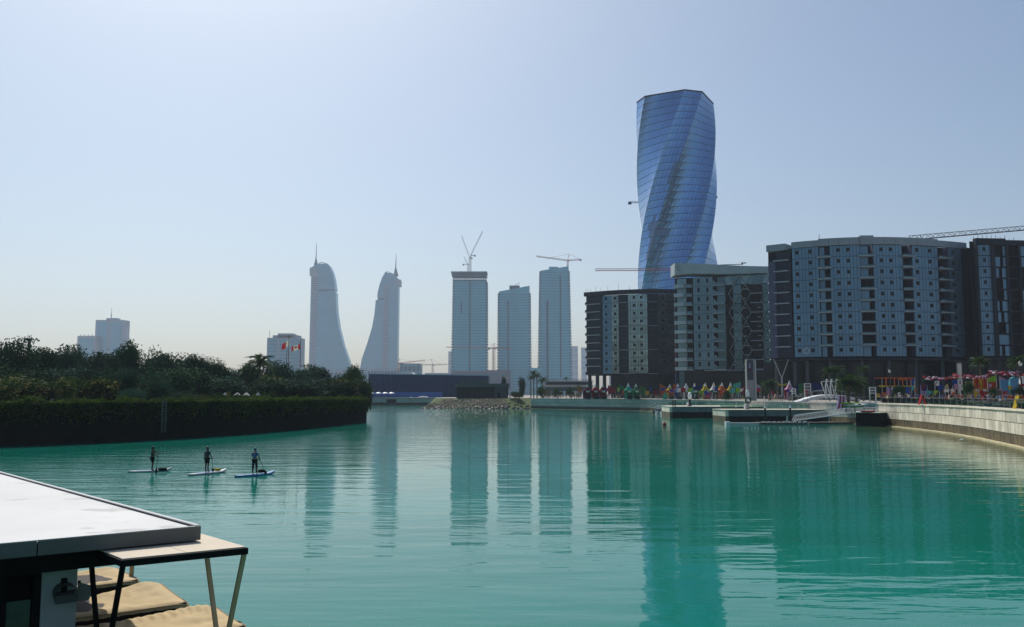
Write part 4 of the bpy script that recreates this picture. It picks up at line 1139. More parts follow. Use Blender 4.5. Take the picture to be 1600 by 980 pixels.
# hedge hanging over the bank wall
hp = smooth_path(BANK[1:10], 2)
at, L = along(hp)
WALLM = mat('bank_wall', (.007, .008, .007), .95, 0, .3, .8, spec=.05)  # near-black: the backlit shade under the hedge is put into the colour
mb = MB(); nseg = 60
for i in range(nseg):
    a, b_ = at(L * i / nseg), at(L * (i + 1) / nseg); t = (b_ - a).normalized(); nn = Vector((t.y, -t.x, 0))
    mb.par(a + nn * .25 + Vector((0, 0, -.5)), (b_ - a) * 1.01, -nn * .6, (0, 0, 4.35))
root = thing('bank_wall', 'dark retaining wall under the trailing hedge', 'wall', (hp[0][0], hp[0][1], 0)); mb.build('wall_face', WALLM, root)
rs = random.Random(3); core = MB(); lv = MB()
for i in range(90):
    a, b_ = at(L * i / 90), at(L * (i + 1) / 90); t = (b_ - a).normalized(); nn = Vector((t.y, -t.x, 0))
    low = 2.6 + .5 * noise.noise((i * .3, 0, 0))
    core.par(a + nn * (.75) + Vector((0, 0, low + .4)), (b_ - a) * 1.02, -nn * 1.7, (0, 0, 4.55 - low - .4 + .25 * noise.noise((i * .5, 3, 0))))
for i in range(30000):
    s = L * rs.random(); a = at(s); t = (at(s + .5) - at(s - .5)).normalized(); nn = Vector((t.y, -t.x, 0))
    bulge = .9 + .35 * noise.noise((s * .25, 1.7, 0))
    if rs.random() < .36:
        z = 4.6 + .45 * noise.noise((s * .35, 9, 0)) + .35 * noise.noise((s * 1.3, 2, 0)) + abs(rs.gauss(0, .22)); off = rs.uniform(-.8, bulge)
    else:
        lo = 2.3 + .9 * noise.noise((s * .3, 0, 0)) + .5 * noise.noise((s * 1.1, 5, 0)); z = lo + (4.75 - lo) * rs.random() ** .7
        off = bulge + .3 * noise.noise((s * .6, z * .8, 4)) + rs.uniform(-.1, .12) - (.5 if z < lo + .7 else 0)
    leaf(lv, a + nn * off + Vector((0, 0, z)), rs.uniform(.22, .42), rs, .1, 0, .2, .6)
hd = thing('hedge', 'dense trailing hedge draped over the left bank wall', 'hedge', (hp[0][0], hp[0][1], 3.9))
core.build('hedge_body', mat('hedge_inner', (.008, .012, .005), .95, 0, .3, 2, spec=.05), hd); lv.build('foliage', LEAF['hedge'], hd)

# ladder down the bank wall, chimney, low garden wall, parasols
def bank_pt(px):
    best = None
    for i in range(400):
        q = at(L * i / 400); e = abs(proj((q.x, q.y, 1))[0] - px)
        if best is None or e < best[0]: best = (e, q, (at(L * i / 400 + .3) - at(L * i / 400 - .3)).normalized())
    return best[1], best[2]
q, t = bank_pt(239); nn = Vector((t.y, -t.x, 0))
root = thing('wall_ladder', 'narrow pale metal ladder fixed to the left bank wall', 'ladder', q)
LAD = mat('ladder_metal', (.09, .11, .11), .6, .1)
for s in (-.28, .28):
    m = MB(); m.bar(q + nn * 1.75 + t * s + Vector((0, 0, .9)), q + nn * 1.75 + t * s + Vector((0, 0, 4.9)), .09); m.build('rail', LAD, root)
for k in range(11):
    m = MB(); z = 1.1 + k * .34; m.bar(q + nn * 1.75 - t * .28 + Vector((0, 0, z)), q + nn * 1.75 + t * .28 + Vector((0, 0, z)), .06); m.build('rung', LAD, root)
q = P(46, 529.5, 210); root = thing('chimney', 'thin dark chimney pipe above the far left trees', 'chimney', (q.x, 210, 3.9))
m = MB(); m.tube((q.x, 210, 3.9), q, .42, .38, 8); m.build('stack', M['crane_dark'], root); m = MB(); m.tube(q - Vector((0, 0, .4)), q + Vector((0, 0, .1)), .5, .5, 8); m.build('cap', M['crane_dark'], root)
a, b = P(108, 584, 132), P(150, 584, 132)
root = thing('garden_building', 'low grey garden building half hidden between bank trees', 'building', (a.x, 132, 3.9))
m = MB(); m.par((a.x, 132, 3.9), (b.x - a.x, 0, 0), (0, 5, 0), (0, 0, a.z - 3.9)); m.build('wall', M['concrete'], root)
m = MB(); m.par((a.x - .4, 131.5, a.z), (b.x - a.x + .8, 0, 0), (0, 6, 0), (0, 0, .35)); m.build('roof', M['dark_metal'], root)
for k, (p, w) in enumerate(((352, 9), (371, 12), (385, 12), (403, 8))):
    q = P(p, 617.5, 142 + k); root = thing('parasol', ('first', 'second', 'third', 'fourth')[k] + ' white garden parasol behind the hedge, counted from the wall ladder', 'parasol', (q.x, q.y, 3.9), 'white parasols in the bank garden')
    m = MB(); m.tube((q.x, q.y, 3.9), (q.x, q.y, q.z + .3), .05); m.build('pole', M['steel'], root)
    r = w / 2 / F * q.y; m = MB(); m.lathe((q.x, q.y, q.z - .1), [(r, 0), (r * .97, .06), (r * .4, .38), (.03, .5)], 8); m.build('canopy', M['pale_concrete'], root)

# flagpoles with flags
FRED = mat('flag_red', (.55, .03, .05), .8, 0, .1, 2, trans=.2); FWHITE = mat('flag_white', (.75, .74, .74), .8, 0, .05, 2, trans=.2)
FDRED = mat('flag_dark_red', (.20, .012, .03), .8, 0, .1, 2, trans=.2)
def flag(label, px, ytop, d, fn, W, H, tilt):
    x = XD(px, d, 12); zt_ = ZD(ytop, d)
    root = thing('flagpole', label, 'flag', (x, d, 3.9), 'flags on the left bank')
    m = MB(); m.tube((x, d, 3.9), (x, d, zt_), .09, .05, 7); m.build('pole', M['dark_metal'], root)
    m = MB(); m.ball((x, d, zt_ + .08), .12, 6, 4); m.build('finial', M['dark_metal'], root)
    m = MB(); nx, nz_ = 36, 24
    def q(i, j):
        u, v = i / nx, j / nz_
        sag = -tilt * (u ** 1.1) * W; wob = .13 * math.sin(u * 7 + v * 1.4) * u ** .5 * W * .35
        return Vector((x - .08 - u * W * .78 - .12 * math.sin(v * 3) * u, d + wob - u * .35, zt_ - .75 - v * H + sag + .06 * math.sin(u * 9)))
    for i in range(nx):
        for j in range(nz_):
            m.add([q(i, j), q(i + 1, j), q(i + 1, j + 1), q(i, j + 1)], [(0, 1, 2, 3)], fn((i + .5) / nx, (j + .5) / nz_))
    m.build('cloth', [FRED, FWHITE, FDRED], root)
def bahrain(u, v):       # white hoist, five white triangles, red fly
    e = .30 + .13 * (1 - abs(((v * 5) % 1) * 2 - 1))
    return 1 if u < e else 0
MAPLE = [(0, 1), (.12, .72), (.28, .8), (.24, .42), (.5, .62), (.55, .48), (.85, .5), (.75, .32), (.92, .12), (.6, -.1), (.64, -.3), (.06, -.2), (.06, -.62)]
MAPLE = MAPLE + [(-x, y) for x, y in MAPLE[::-1]]
def canada(u, v):
    if u < .25 or u > .75: return 0
    x, y = (u - .5) / .20, (.5 - v) / .40 - .1
    c = False
    for i in range(len(MAPLE)):
        (x0, y0), (x1, y1) = MAPLE[i], MAPLE[i - 1]
        if (y0 > y) != (y1 > y) and x < (x1 - x0) * (y - y0) / (y1 - y0) + x0: c = not c
    return 0 if c else 1
flag('red and white serrated flag hanging limp on the first flagpole', 450.5, 526, 184, bahrain, 1.5, 1.3, .62)
flag('red and white maple leaf flag on the second flagpole', 469, 532, 178, canada, 2.0, 1.05, .25)
q = XD(447, 186, 8); root = thing('flagpole', 'bare flagpole just left of the serrated flag', 'flagpole', (q, 186, 3.9)); m = MB(); m.tube((q, 186, 3.9), (q, 186, ZD(546, 186)), .08, .05, 7); m.build('pole', M['dark_metal'], root)
m = MB(); m.ball((q, 186, ZD(546, 186)), .1, 6, 4); m.build('finial', M['dark_metal'], root)
# ------------------------------------------------------------------ promenade: railing
def railing(label, pts, z, sp=2.6, glass=True, h=1.1, name='railing', rails=(1.0,), inset=.0):
    at, L = along(pts); n = max(1, int(L / sp))
    root = thing(name, label, 'railing', (pts[0][0], pts[0][1], z))
    post = MB(); post.box((0, 0, h / 2), (.045, .045, h)); pm = post.mesh('post', M['rail_metal'], (0, 0, 0))
    for i in range(n + 1):
        q = at(L * i / n); put('post', pm, root, (q.x - pts[0][0], q.y - pts[0][1], 0))
    for i in range(n):
        a, b = at(L * i / n), at(L * (i + 1) / n)
        if glass:
            t = (b - a).normalized(); m = MB(); m.bar(a + t * .1 + Vector((0, 0, z + .5)), b - t * .1 + Vector((0, 0, z + .5)), .02, .8); m.build('glass_panel', M['balustrade'], root)
    m = MB()
    for i in range(n):
        a, b = at(L * i / n), at(L * (i + 1) / n)
        for r in rails: m.bar(a + Vector((0, 0, z + h * r)), b + Vector((0, 0, z + h * r)), .07, .055)
    m.build('top_rail', M['rail_metal'], root)
    return root
def glassmat():
    m = bpy.data.materials.new('balustrade_glass'); m.use_nodes = True; n = m.node_tree.nodes; l = m.node_tree.links
    gl = n.new('ShaderNodeBsdfGlossy'); gl.inputs['Color'].default_value = (.7, .8, .8, 1); gl.inputs['Roughness'].default_value = .05
    tr = n.new('ShaderNodeBsdfTransparent'); tr.inputs['Color'].default_value = (.55, .72, .68, 1)
    fr = n.new('ShaderNodeFresnel'); fr.inputs['IOR'].default_value = 1.5
    mx = n.new('ShaderNodeMixShader'); l.new(fr.outputs[0], mx.inputs[0]); l.new(tr.outputs[0], mx.inputs[1]); l.new(gl.outputs[0], mx.inputs[2])
    l.new(mx.outputs[0], n['Material Output'].inputs['Surface']); n.remove(n['Principled BSDF'])
    return m
M['balustrade'] = glassmat(); M['rail_metal'] = mat('rail_metal', (.16, .18, .18), .5, .2, .1, 2)
def inland(pts, o):
    q = []
    for i, p in enumerate(pts):
        a = pts[max(0, i - 1)]; b = pts[min(len(pts) - 1, i + 1)]
        t = Vector((b[0] - a[0], b[1] - a[1], 0)).normalized(); nn = Vector((-t.y, t.x, 0))
        if nn.x < 0: nn = -nn
        q.append((p[0] + nn.x * o, p[1] + nn.y * o))
    return q
railing('glass-sided railing along the curved sunlit quay', inland(near, .35), DECKZ, 2.6)
railing('white-railed balustrade in front of the peaked stalls', inland(QUAY[:2], .4), DECKZ, 4.0, False, rails=(1.0, .5))
railing('pale rail along the quay behind the jetties', inland(QUAY[1:5], .4), DECKZ, 4.0, False, rails=(1.0, .5))
railing('low green glass balustrade on the nearer jetty', [(j2b + 1, 186.5), (63.5, 186.5)], JZ2, 3.0, True, 1.0)
railing('low green glass balustrade on the farther jetty', [(j1x + 2, 220), (59, 220)], JZ1, 3.0, True, 1.0)

# ------------------------------------------------------------------ stalls
def cloth_panel(mb, a, b, z0, z1, mi=0, wav=.06, n=8):
    a, b = Vector(a), Vector(b); t = (b - a); nn = Vector((t.y, -t.x, 0)).normalized()
    for i in range(n):
        p, q = a + t * i / n, a + t * (i + 1) / n
        o0, o1 = nn * wav * math.sin(i * 1.9), nn * wav * math.sin((i + 1) * 1.9)
        mb.par(p + o0 + Vector((0, 0, z0)), (q + o1) - (p + o0), nn * .03, (0, 0, z1 - z0), mi)
def stall(label, px, d, wpx, ytop, col, col2, ridge='peak', sign=True, group='peaked market stalls'):
    x = XD(px, d); w = wpx / F * d; dp = w * .9; z = DECKZ; eave = z + 2.9
    zt_ = max(ZD(ytop, d), eave + .8)
    root = thing('market_stall', label, 'stall', (x, d, z), group)
    for sx in (-1, 1):
        for sy in (-1, 1):
            m = MB(); m.bar((x + sx * w * .46, d + sy * dp * .46, z), (x + sx * w * .46, d + sy * dp * .46, eave), .1); m.build('post', M['steel'], root)
    # peaked cap with flared eaves
    m = MB(); ring = []
    for (k, hz) in ((1.0, 0), (.62, .18), (.30, .52), (.03, 1.0)):
        ring.append([(x + sx * w * .5 * k, d + sy * dp * .5 * k, eave + (zt_ - eave) * hz) for sx, sy in ((-1, -1), (1, -1), (1, 1), (-1, 1))])
    for i in range(3):
        for j in range(4): m.add([ring[i][j], ring[i][(j + 1) % 4], ring[i + 1][(j + 1) % 4], ring[i + 1][j]], [(0, 1, 2, 3)], 0 if i >= 2 else 1)
    m.build('peaked_canopy', [M['white_cloth'], M[col2]], root)
    m = MB(); cloth_panel(m, (x - w * .49, d - dp * .5, 0), (x + w * .49, d - dp * .5, 0), eave - .75, eave + .05); m.build('valance', M[col], root)
    m = MB(); cloth_panel(m, (x - w * .47, d + dp * .4, 0), (x + w * .47, d + dp * .4, 0), z + .2, eave - .1); m.build('back_curtain', M[col], root)
    m = MB(); cloth_panel(m, (x - w * .48, d - dp * .48, 0), (x - w * .25, d - dp * .48, 0), z + .1, eave - .7); m.build('side_curtain', M[col2], root)
    m = MB(); m.box((x + w * .12, d - dp * .3, z + .5), (w * .62, .5, 1.0)); m.build('counter', M['black_cloth'], root)
    if sign: m = MB(); m.box((x + w * .06, d - dp * .53, eave - .38), (w * .42, .06, .5)); m.build('sign_board', M['white_cloth'], root)
    return root
ST = [(917.5, 300, 13, 600.5, 'maroon', 'maroon', 'dark red stall at the left end of the stall row'), (930, 299, 12, 601, 'maroon', 'red', 'dark red stall, second in the stall row'), (942, 297, 13, 600.5, 'red', 'maroon', 'red stall with pointed cap beside the red cloth screens'),
      (982, 296, 13, 598.5, 'green', 'seagreen', 'green stall with broad white cap below the mirrored block'), (994, 296, 12, 599.5, 'green', 'green', 'darker green stall right of the broad white cap'),
      (1047, 290, 12, 600, 'orange', 'yellow', 'orange and yellow stall left of the pale teal block'), (1059.5, 289, 11, 599, 'skyblue', 'blue', 'light blue stall with white cap under the teal corner glass'), (1072.5, 288, 13, 598.5, 'grey_cloth', 'white_cloth', 'grey and white stall beside the light blue one'),
      (1085.5, 287, 12, 598.5, 'green', 'navy', 'dark green stall with white cap beside the navy screen'), (1102.5, 284, 13, 598, 'lime', 'yellow', 'lime stall above the red table'), (1115.5, 283, 13, 597.5, 'green', 'white_cloth', 'dark stall with pink-edged white cap'),
      (1128.5, 281, 13, 597.5, 'red', 'orange', 'red and orange stall with sign and white cap'), (1142, 279, 12, 597.5, 'lime', 'yellow', 'yellow-green stall left of the sea-green sail'), (1234, 236, 14, 594.5, 'purple', 'pink', 'pink and purple stall with white cap left of the arched bridge')]
for (px, d, w, yt, c, c2, lab) in ST: stall(lab, px, d, w, yt, c, c2)

# plain cloth screens and sails
def screen(label, d, pts, col, name='cloth_screen', cat='screen', poles=True, th=.08):
    q = [P(p[0], p[1], d) for p in pts]
    base = min(v.z for v in q)
    root = thing(name, label, cat, (sum(v.x for v in q) / len(q), d, DECKZ), 'festival cloth screens and banners')
    m = MB(); m.extr(q, (0, th, 0)); m.build('cloth', M[col], root)
    if poles:
        xs = sorted(q, key=lambda v: v.x)
        for v in (xs[0], xs[-1]):
            m = MB(); m.bar((v.x, d + th + .04, DECKZ), (v.x, d + th + .04, max(v.z, DECKZ + .6)), .09); m.build('pole', M['steel'], root)
    return root
SC = [(305, [(950, 602), (962, 607), (962, 614), (950, 617)], 'red', 'red slanting cloth between the red and green stalls'), (300, [(967, 600), (977, 606), (977, 612), (967, 606)], 'green', 'green pennant-shaped cloth left of the broad white cap'),
      (304, [(1000, 604), (1008, 608), (1008, 618), (1000, 618)], 'green', 'green cloth right of the green stalls'), (294, [(1031, 599.5), (1040, 605), (1040, 618), (1031, 618)], 'orange', 'orange sail with slanting top left of the orange stall'),
      (280, [(1036, 617), (1039.5, 613), (1043, 617), (1042.5, 624), (1036, 624)], 'seagreen', 'sea-green tent shape at the quay edge'), (293, [(1052, 601), (1057, 601), (1057, 618), (1052, 618)], 'orange', 'tall orange cloth with slim shape beside the orange stall'),
      (291, [(1058, 603), (1061, 602), (1061, 623), (1058, 623)], 'blue', 'tall blue banner at the corner of the pale teal block'), (289, [(1087, 601), (1098, 600), (1098, 615), (1087, 615)], 'navy', 'navy cloth screen between dark green and lime stalls'),
      (287, [(1098, 601), (1101, 600), (1101, 618), (1098, 618)], 'lime', 'slim lime banner beside the navy screen'), (270, [(1100, 614), (1112.5, 614), (1111, 623), (1101, 623)], 'red', 'red draped table in front of the lime stall'),
      (283, [(1121, 606), (1124.5, 602), (1124.5, 614), (1121, 614)], 'lime', 'lime triangular pennant among the stalls'), (277, [(1146, 600), (1157, 597), (1157, 604), (1146, 606)], 'seagreen', 'sea-green sail rising right of the yellow-green stall'),
      (276, [(1150, 602), (1157, 600), (1156, 618), (1150, 618)], 'teal', 'teal cloth hanging under the sea-green sail'), (274, [(1157, 604), (1166, 603), (1166, 616), (1157, 616)], 'maroon', 'maroon cloth left of the dark totem sign'),
      (270, [(1173, 600), (1187, 602), (1187, 606), (1173, 606)], 'pink', 'pale pink awning right of the dark totem sign'), (269, [(1173.5, 603), (1179, 606), (1174, 617)], 'purple', 'purple triangular cloth under the pale pink awning'),
      (268, [(1180, 605), (1189, 604), (1186, 609), (1177, 609)], 'skyblue', 'light blue cloth under the pale pink awning'), (236, [(1205.5, 611), (1209.5, 611), (1212, 624), (1207, 624)], 'red', 'red slanting banner left of the yellow winged awning'),
      (236, [(1225, 610), (1229, 610), (1230, 624), (1226.5, 624)], 'red', 'red slanting banner right of the yellow winged awning'), (240, [(1215, 598), (1222, 602), (1229, 599), (1228, 603), (1216, 603)], 'yellow', 'yellow wing-shaped awning above red banners'),
      (238, [(1230, 605), (1248, 602), (1248, 624), (1230, 624)], 'navy', 'navy screen behind the white sign frame'), (236, [(1248, 600), (1257, 598), (1257, 624), (1248, 624)], 'green', 'green screen beside the red striped panels'),
      (234, [(1256, 602), (1258.5, 602), (1258.5, 618), (1256, 618)], 'red', 'first thin red panel left of the bridge'), (234, [(1260.5, 602), (1263, 602), (1263, 618), (1260.5, 618)], 'red', 'second thin red panel left of the bridge'),
      (235, [(1267, 598), (1284, 599), (1284, 612), (1267, 612)], 'navy', 'navy cloth screen behind the arched bridge'), (210, [(1375, 591), (1381, 591), (1380, 603), (1377, 603)], 'purple', 'purple hanging cloth at the end of the orange frame bar'),
      (186, [(1386, 604), (1391, 607), (1395, 604), (1395, 617), (1387, 617)], 'lilac', 'lilac swallow-topped banner beside the black lamp post'), (196, [(1415.5, 605), (1421.5, 605), (1421.5, 621), (1416, 621)], 'blue', 'bright blue upright banner under the orange frame bar'),
      (200, [(1424, 593), (1429, 592), (1428, 602), (1424.5, 602)], 'blue', 'small blue cloth hung in the orange frame bar'), (184, [(1438.5, 602), (1449, 602), (1449, 617.5), (1439, 617.5)], 'lilac', 'lilac and navy banner with arrow-shaped top half'),
      (180, [(1461, 595.5), (1467.5, 595), (1468, 603), (1463, 603)], 'white_cloth', 'small white banner with dark emblem under the umbrellas'), (172, [(1477, 604), (1480.5, 600), (1482, 603), (1478.5, 612)], 'tan', 'tan kite-shaped cloth under the umbrellas'),
      (168, [(1489, 594), (1497, 593.5), (1497, 603), (1489, 603)], 'blue', 'blue square cloth under the umbrellas'), (160, [(1497, 594), (1504, 594), (1503, 601), (1498.5, 602)], 'white_cloth', 'white cloth with dark print beside the blue square'),
      (150, [(1543.5, 592), (1557, 586), (1556, 596), (1544, 597)], 'lime', 'lime green triangular sail under the umbrellas'), (150, [(1562, 588), (1573, 594), (1573, 596), (1563, 596)], 'pink', 'pink curved sail right of the lime sail'),
      (149, [(1563, 596), (1565, 596), (1566.5, 610), (1565, 610)], 'white_cloth', 'slim white strut-like banner right of the lime sail'), (151, [(1566, 595), (1578, 593), (1578, 603), (1567, 603)], 'purple', 'violet screen with pale sign right of the lime sail'),
      (146, [(1488.5, 614), (1491.5, 611), (1494, 614), (1493, 621), (1489, 621)], 'orange', 'orange upright shape on the promenade beside a green one'), (145, [(1485, 622), (1494, 621), (1494, 630), (1486, 630)], 'green', 'green low shape on the promenade below the orange one'),
      (170, [(1476, 622), (1488, 613), (1489, 617), (1480, 629)], 'red', 'red slanting cloth left of the orange upright shape')]
for (d, pts, c, lab) in SC: screen(lab, d, pts, c)
# details on the banners
def emblem(d, pts, col, parent):
    m = MB(); m.extr([P(p[0], p[1], d) for p in pts], (0, .03, 0)); m.build('printed_mark', M[col], parent)
ob = {o['label']: o for o in bpy.data.objects if 'label' in o}
emblem(183.9, [(1439, 602.3), (1448.8, 602.3), (1448.6, 609), (1444, 612), (1439.3, 609)], 'navy', ob['lilac and navy banner with arrow-shaped top half'])
emblem(183.9, [(1443, 613), (1445, 613), (1445, 615), (1443, 615)], 'navy', ob['lilac and navy banner with arrow-shaped top half'])
emblem(179.9, [(1463, 597), (1464.2, 597), (1464.2, 600), (1463, 599)], 'navy', ob['small white banner with dark emblem under the umbrellas'])
emblem(159.9, [(1499.5, 595), (1502, 595), (1500.5, 598), (1502, 600), (1499.5, 600)], 'navy', ob['white cloth with dark print beside the blue square'])
emblem(150.8, [(1568, 600), (1573, 600), (1574, 603), (1567.5, 602.5)], 'white_cloth', ob['violet screen with pale sign right of the lime sail'])

# wide stalls on the right
def wide_stall(label, d, px0, px1, ytop, cols, dome=False):
    a, b = P(px0, ytop, d), P(px1, ytop, d); w = b.x - a.x
    root = thing('market_stall', label, 'stall', ((a.x + b.x) / 2, d, DECKZ), 'wide market stalls')
    zt_ = a.z
    if dome:
        m = MB(); n = 10; prof = []
        for i in range(n + 1):
            an = math.pi * i / n; prof.append(Vector(((a.x + b.x) / 2 - math.cos(an) * w / 2, d, zt_ - (1 - math.sin(an)) * 1.1)))
        prof += [Vector((b.x, d, zt_ - 2.2)), Vector((a.x, d, zt_ - 2.2))]
        m.extr(prof, (0, .5, 0)); m.build('domed_canopy', M[cols[0]], root)
    else:
        k = 9
        for i in range(k):
            m = MB(); h = random.uniform(1.5, 1.75); m.par((a.x + w * i / k, d + .05 * (i % 2), zt_ - h), (w / k * .97, 0, 0), (0, .05, 0), (0, 0, h)); m.build('curtain_strip', M[cols[i % len(cols)]], root)
    m = MB(); m.par((a.x, d + 2.8, DECKZ), (w, 0, 0), (0, .08, 0), (0, 0, zt_ - DECKZ - .4)); m.build('back_curtain', M[cols[-1]], root)
    for x in (a.x + .1, b.x - .1):
        m = MB(); m.bar((x, d + .2, DECKZ), (x, d + .2, zt_ - .1), .1); m.build('post', M['steel'], root)
    for f in (.28, .75):
        m = MB(); m.box((a.x + w * f, d - .12, zt_ - 1.95), (w * .2, .06, .42)); m.build('sign_board', M['white_cloth'], root)
    m = MB(); m.box(((a.x + b.x) / 2, d + .6, DECKZ + .5), (w * .8, .6, 1.0)); m.build('counter', M['black_cloth'], root)
    return root
wide_stall('orange striped stall with two white signs', 152, 1521, 1542, 592, ('orange', 'orange', 'red', 'orange', 'tan'))
wide_stall('orange stall below the lime sail', 153, 1543, 1556, 596, ('orange', 'red'))
wide_stall('turquoise domed stall near the right picture edge', 140, 1578, 1593, 589, ('teal', 'skyblue'), True)
wide_stall('white domed stall at the right picture edge', 136, 1594, 1610, 587, ('white_cloth', 'white_cloth', 'skyblue'), True)
m = MB(); q = P(1532, 592.5, 151.6); m.extr([P(1530, 592.5, 151.6), P(1534, 592.5, 151.6), P(1534.5, 609, 151.6), P(1531, 609, 151.6)], (0, .08, 0))
tag(m.build('banner', M['yellow']), 'tall amber banner in front of the orange striped stall', 'banner', 'festival cloth screens and banners')
# orange two-storey frame bar
d = 205
root = thing('frame_bar', 'open orange and yellow two-storey frame with black interior', 'kiosk', (XD(1406, d), d, DECKZ))
x0, x1 = XD(1379, d), XD(1431, d); zu, zm = ZD(590.5, d), ZD(603.5, d)
for z_, mt in ((zu, 'orange'), (zm, 'yellow')):
    for yy in (d, d + 4):
        m = MB(); m.bar((x0, yy, z_), (x1, yy, z_), .22); m.build('beam', M[mt], root)
for k in range(9):
    x = x0 + (x1 - x0) * k / 8
    m = MB(); m.bar((x, d, DECKZ if k % 4 == 0 else zm), (x, d, zu), .16); m.build('post', M['orange' if k % 2 else 'grey_cloth'], root)
m = MB(); m.par((x0, d + 4.1, DECKZ), (x1 - x0, 0, 0), (0, .1, 0), (0, 0, zu - DECKZ)); m.build('back_wall', M['black_cloth'], root)
m = MB(); m.par((x0, d + .2, zm - .1), (x1 - x0, 0, 0), (0, 3.8, 0), (0, 0, .12)); m.build('upper_floor', M['black_cloth'], root)
for (p0, p1, c) in ((1404, 1410, 'orange'), (1412, 1416, 'orange'), (1417, 1423, 'red'), (1374, 1382, 'yellow')):
    m = MB(); a, b = P(p0, 591.2 if c != 'yellow' else 602, d - .2), P(p1, 594 if c != 'yellow' else 605, d - .2); m.par((a.x, d - .2, b.z), (b.x - a.x, 0, 0), (0, .1, 0), (0, 0, a.z - b.z)); m.build('hanging_cloth', M[c], root)

# strings of pink and red umbrellas overhead
um = MB(); um.lathe((0, 0, -.22), [(.33, 0), (.32, .03), (.19, .12), (.03, .18)], 8)
UMC = [M['pink'], M['maroon'], M['red'], M['white_cloth'], M['lilac']]
ume = [um.mesh('umbrella_canopy', c, (0, 0, 0)) for c in UMC]
uh = MB(); uh.tube((0, 0, -.75), (0, 0, .14), .02, n=5); uhm = uh.mesh('umbrella_shaft', M['dark_metal'], (0, 0, 0))
rs = random.Random(77)
UG = 'umbrellas strung over the promenade'
UN = ('pink', 'maroon', 'red', 'white', 'lilac')
def umbrella(px, py, d, row):
    q = P(px, py, d); ci = rs.choices((0, 1, 2, 3, 4), (4, 6, 4, 2, 1))[0]
    root = thing('umbrella', 'open %s umbrella hung in the %s overhead string' % (UN[ci], row), 'umbrella', q, UG)
    root.rotation_euler = (rs.uniform(-.5, .5), rs.uniform(-.6, .6), rs.uniform(0, 3))
    put('canopy', ume[ci], root); put('shaft', uhm, root)
for k in range(58):
    f = k / 57.0; umbrella(1443 + f * 100 + rs.uniform(-1, 1), 588.5 + 2.0 * math.sin(f * 9) - 1.0 * f + rs.uniform(-2.6, 3.2), 186 - f * 32 + rs.uniform(-2, 2), 'lower long')
for k in range(26):
    f = k / 25.0; umbrella(1484 + f * 60 + rs.uniform(-1, 1), 588 + rs.uniform(-3.5, 1.5), 172 - f * 16 + rs.uniform(-2, 2), 'middle')
for k in range(56):
    f = k / 55.0; umbrella(1545 + f * 58 + rs.uniform(-1, 1), 580.5 + 2.5 * f + rs.uniform(-2.2, 3.6), 152 - f * 16 + rs.uniform(-2, 2), 'upper right-hand')
def cable(label, a, b):
    m = MB(); p = [Vector(a) + (Vector(b) - Vector(a)) * i / 8 - Vector((0, 0, .5 * math.sin(math.pi * i / 8))) for i in range(9)]
    for i in range(8): m.bar(p[i], p[i + 1], .035)
    tag(m.build('umbrella_cable', M['dark_metal'], None, origin=a), label, 'cable')
cable('thin cable carrying the lower long umbrella string', P(1440, 586, 187), P(1546, 585, 152)); cable('thin cable carrying the upper right-hand umbrella string', P(1543, 578, 153), P(1606, 580, 134))
for (px, d, yt, lab) in ((1441, 187, 586, 'slim mast at the left end of the lower umbrella string'), (1544, 152.5, 577, 'slim mast between the two umbrella strings')):
    q = P(px, yt, d); root = thing('mast', lab, 'mast', (q.x, d, DECKZ)); m = MB(); m.tube((q.x, d, DECKZ), q, .09, .06); m.build('shaft', M['dark_metal'], root); m = MB(); m.ball(q, .12, 6, 4); m.build('cap', M['dark_metal'], root)

# ------------------------------------------------------------------ totem sign, lamp posts, masts
d = 225; a, b = P(1166.3, 561.5, d), P(1178, 561.5, d)
root = thing('totem_sign', 'tall slim totem with dark screen and pale frame', 'sign', (a.x, d, DECKZ))
m = MB(); m.par((a.x, d, DECKZ), (b.x - a.x, 0, 0), (0, 1.6, 0), (0, 0, a.z - DECKZ)); m.build('frame', mat('totem_frame', (.24, .25, .25), .6, 0, .08, 1), root)
m = MB(); q0, q1 = P(1167.8, 594, d - .06), P(1176.6, 563, d - .06); m.par((q0.x, d - .07, q0.z), (q1.x - q0.x, 0, 0), (0, .06, 0), (0, 0, q1.z - q0.z)); so = m.build('screen', mat('totem_screen', (.02, .024, .045), .3, 0, .3, .5), root)
m = MB(); q = P(1171.3, 569, d - .13); m.ball(q, .22, 6, 4, sc=(1, .2, 1.2)); m.box(q - Vector((0, 0, .8)), (.34, .04, .9)); m.build('screen_figure', M['lilac'], so)
m = MB(); q = P(1171.5, 577, d - .13); m.box(q, (.9, .04, .5)); m.build('screen_text_block', M['maroon'], so)
m = MB(); a2 = P(1179.5, 561.5, d + .3); m.par((b.x + .15, d + .25, DECKZ), (.42, 0, 0), (0, 1.3, 0), (0, 0, a.z - DECKZ - .2)); m.build('side_fin', M['steel'], root)
def lamp(label, px, d, yt):
    q = P(px, yt, d); root = thing('lamp_post', label, 'street lamp', (q.x, d, DECKZ), 'promenade lamp posts')
    m = MB(); m.tube((q.x, d, DECKZ), q, .12, .08, 8); m.build('shaft', M['dark_metal'], root)
    m = MB(); m.tube(q, q + Vector((0, 0, .45)), .16, .3, 8); m.build('lantern', M['white_paint'], root)
    m = MB(); m.tube(q + Vector((0, 0, .46)), q + Vector((0, 0, .75)), .36, .08, 8); m.build('lantern_cap', M['dark_metal'], root)
    m = MB(); m.tube((q.x, d, DECKZ), (q.x, d, DECKZ + .6), .2, .16, 8); m.build('base', M['dark_metal'], root)
lamp('black lamp post in front of the orange frame bar', 1390, 184, 582.5)
lamp('black lamp post beside the turquoise domed stall', 1594.5, 128, 572)

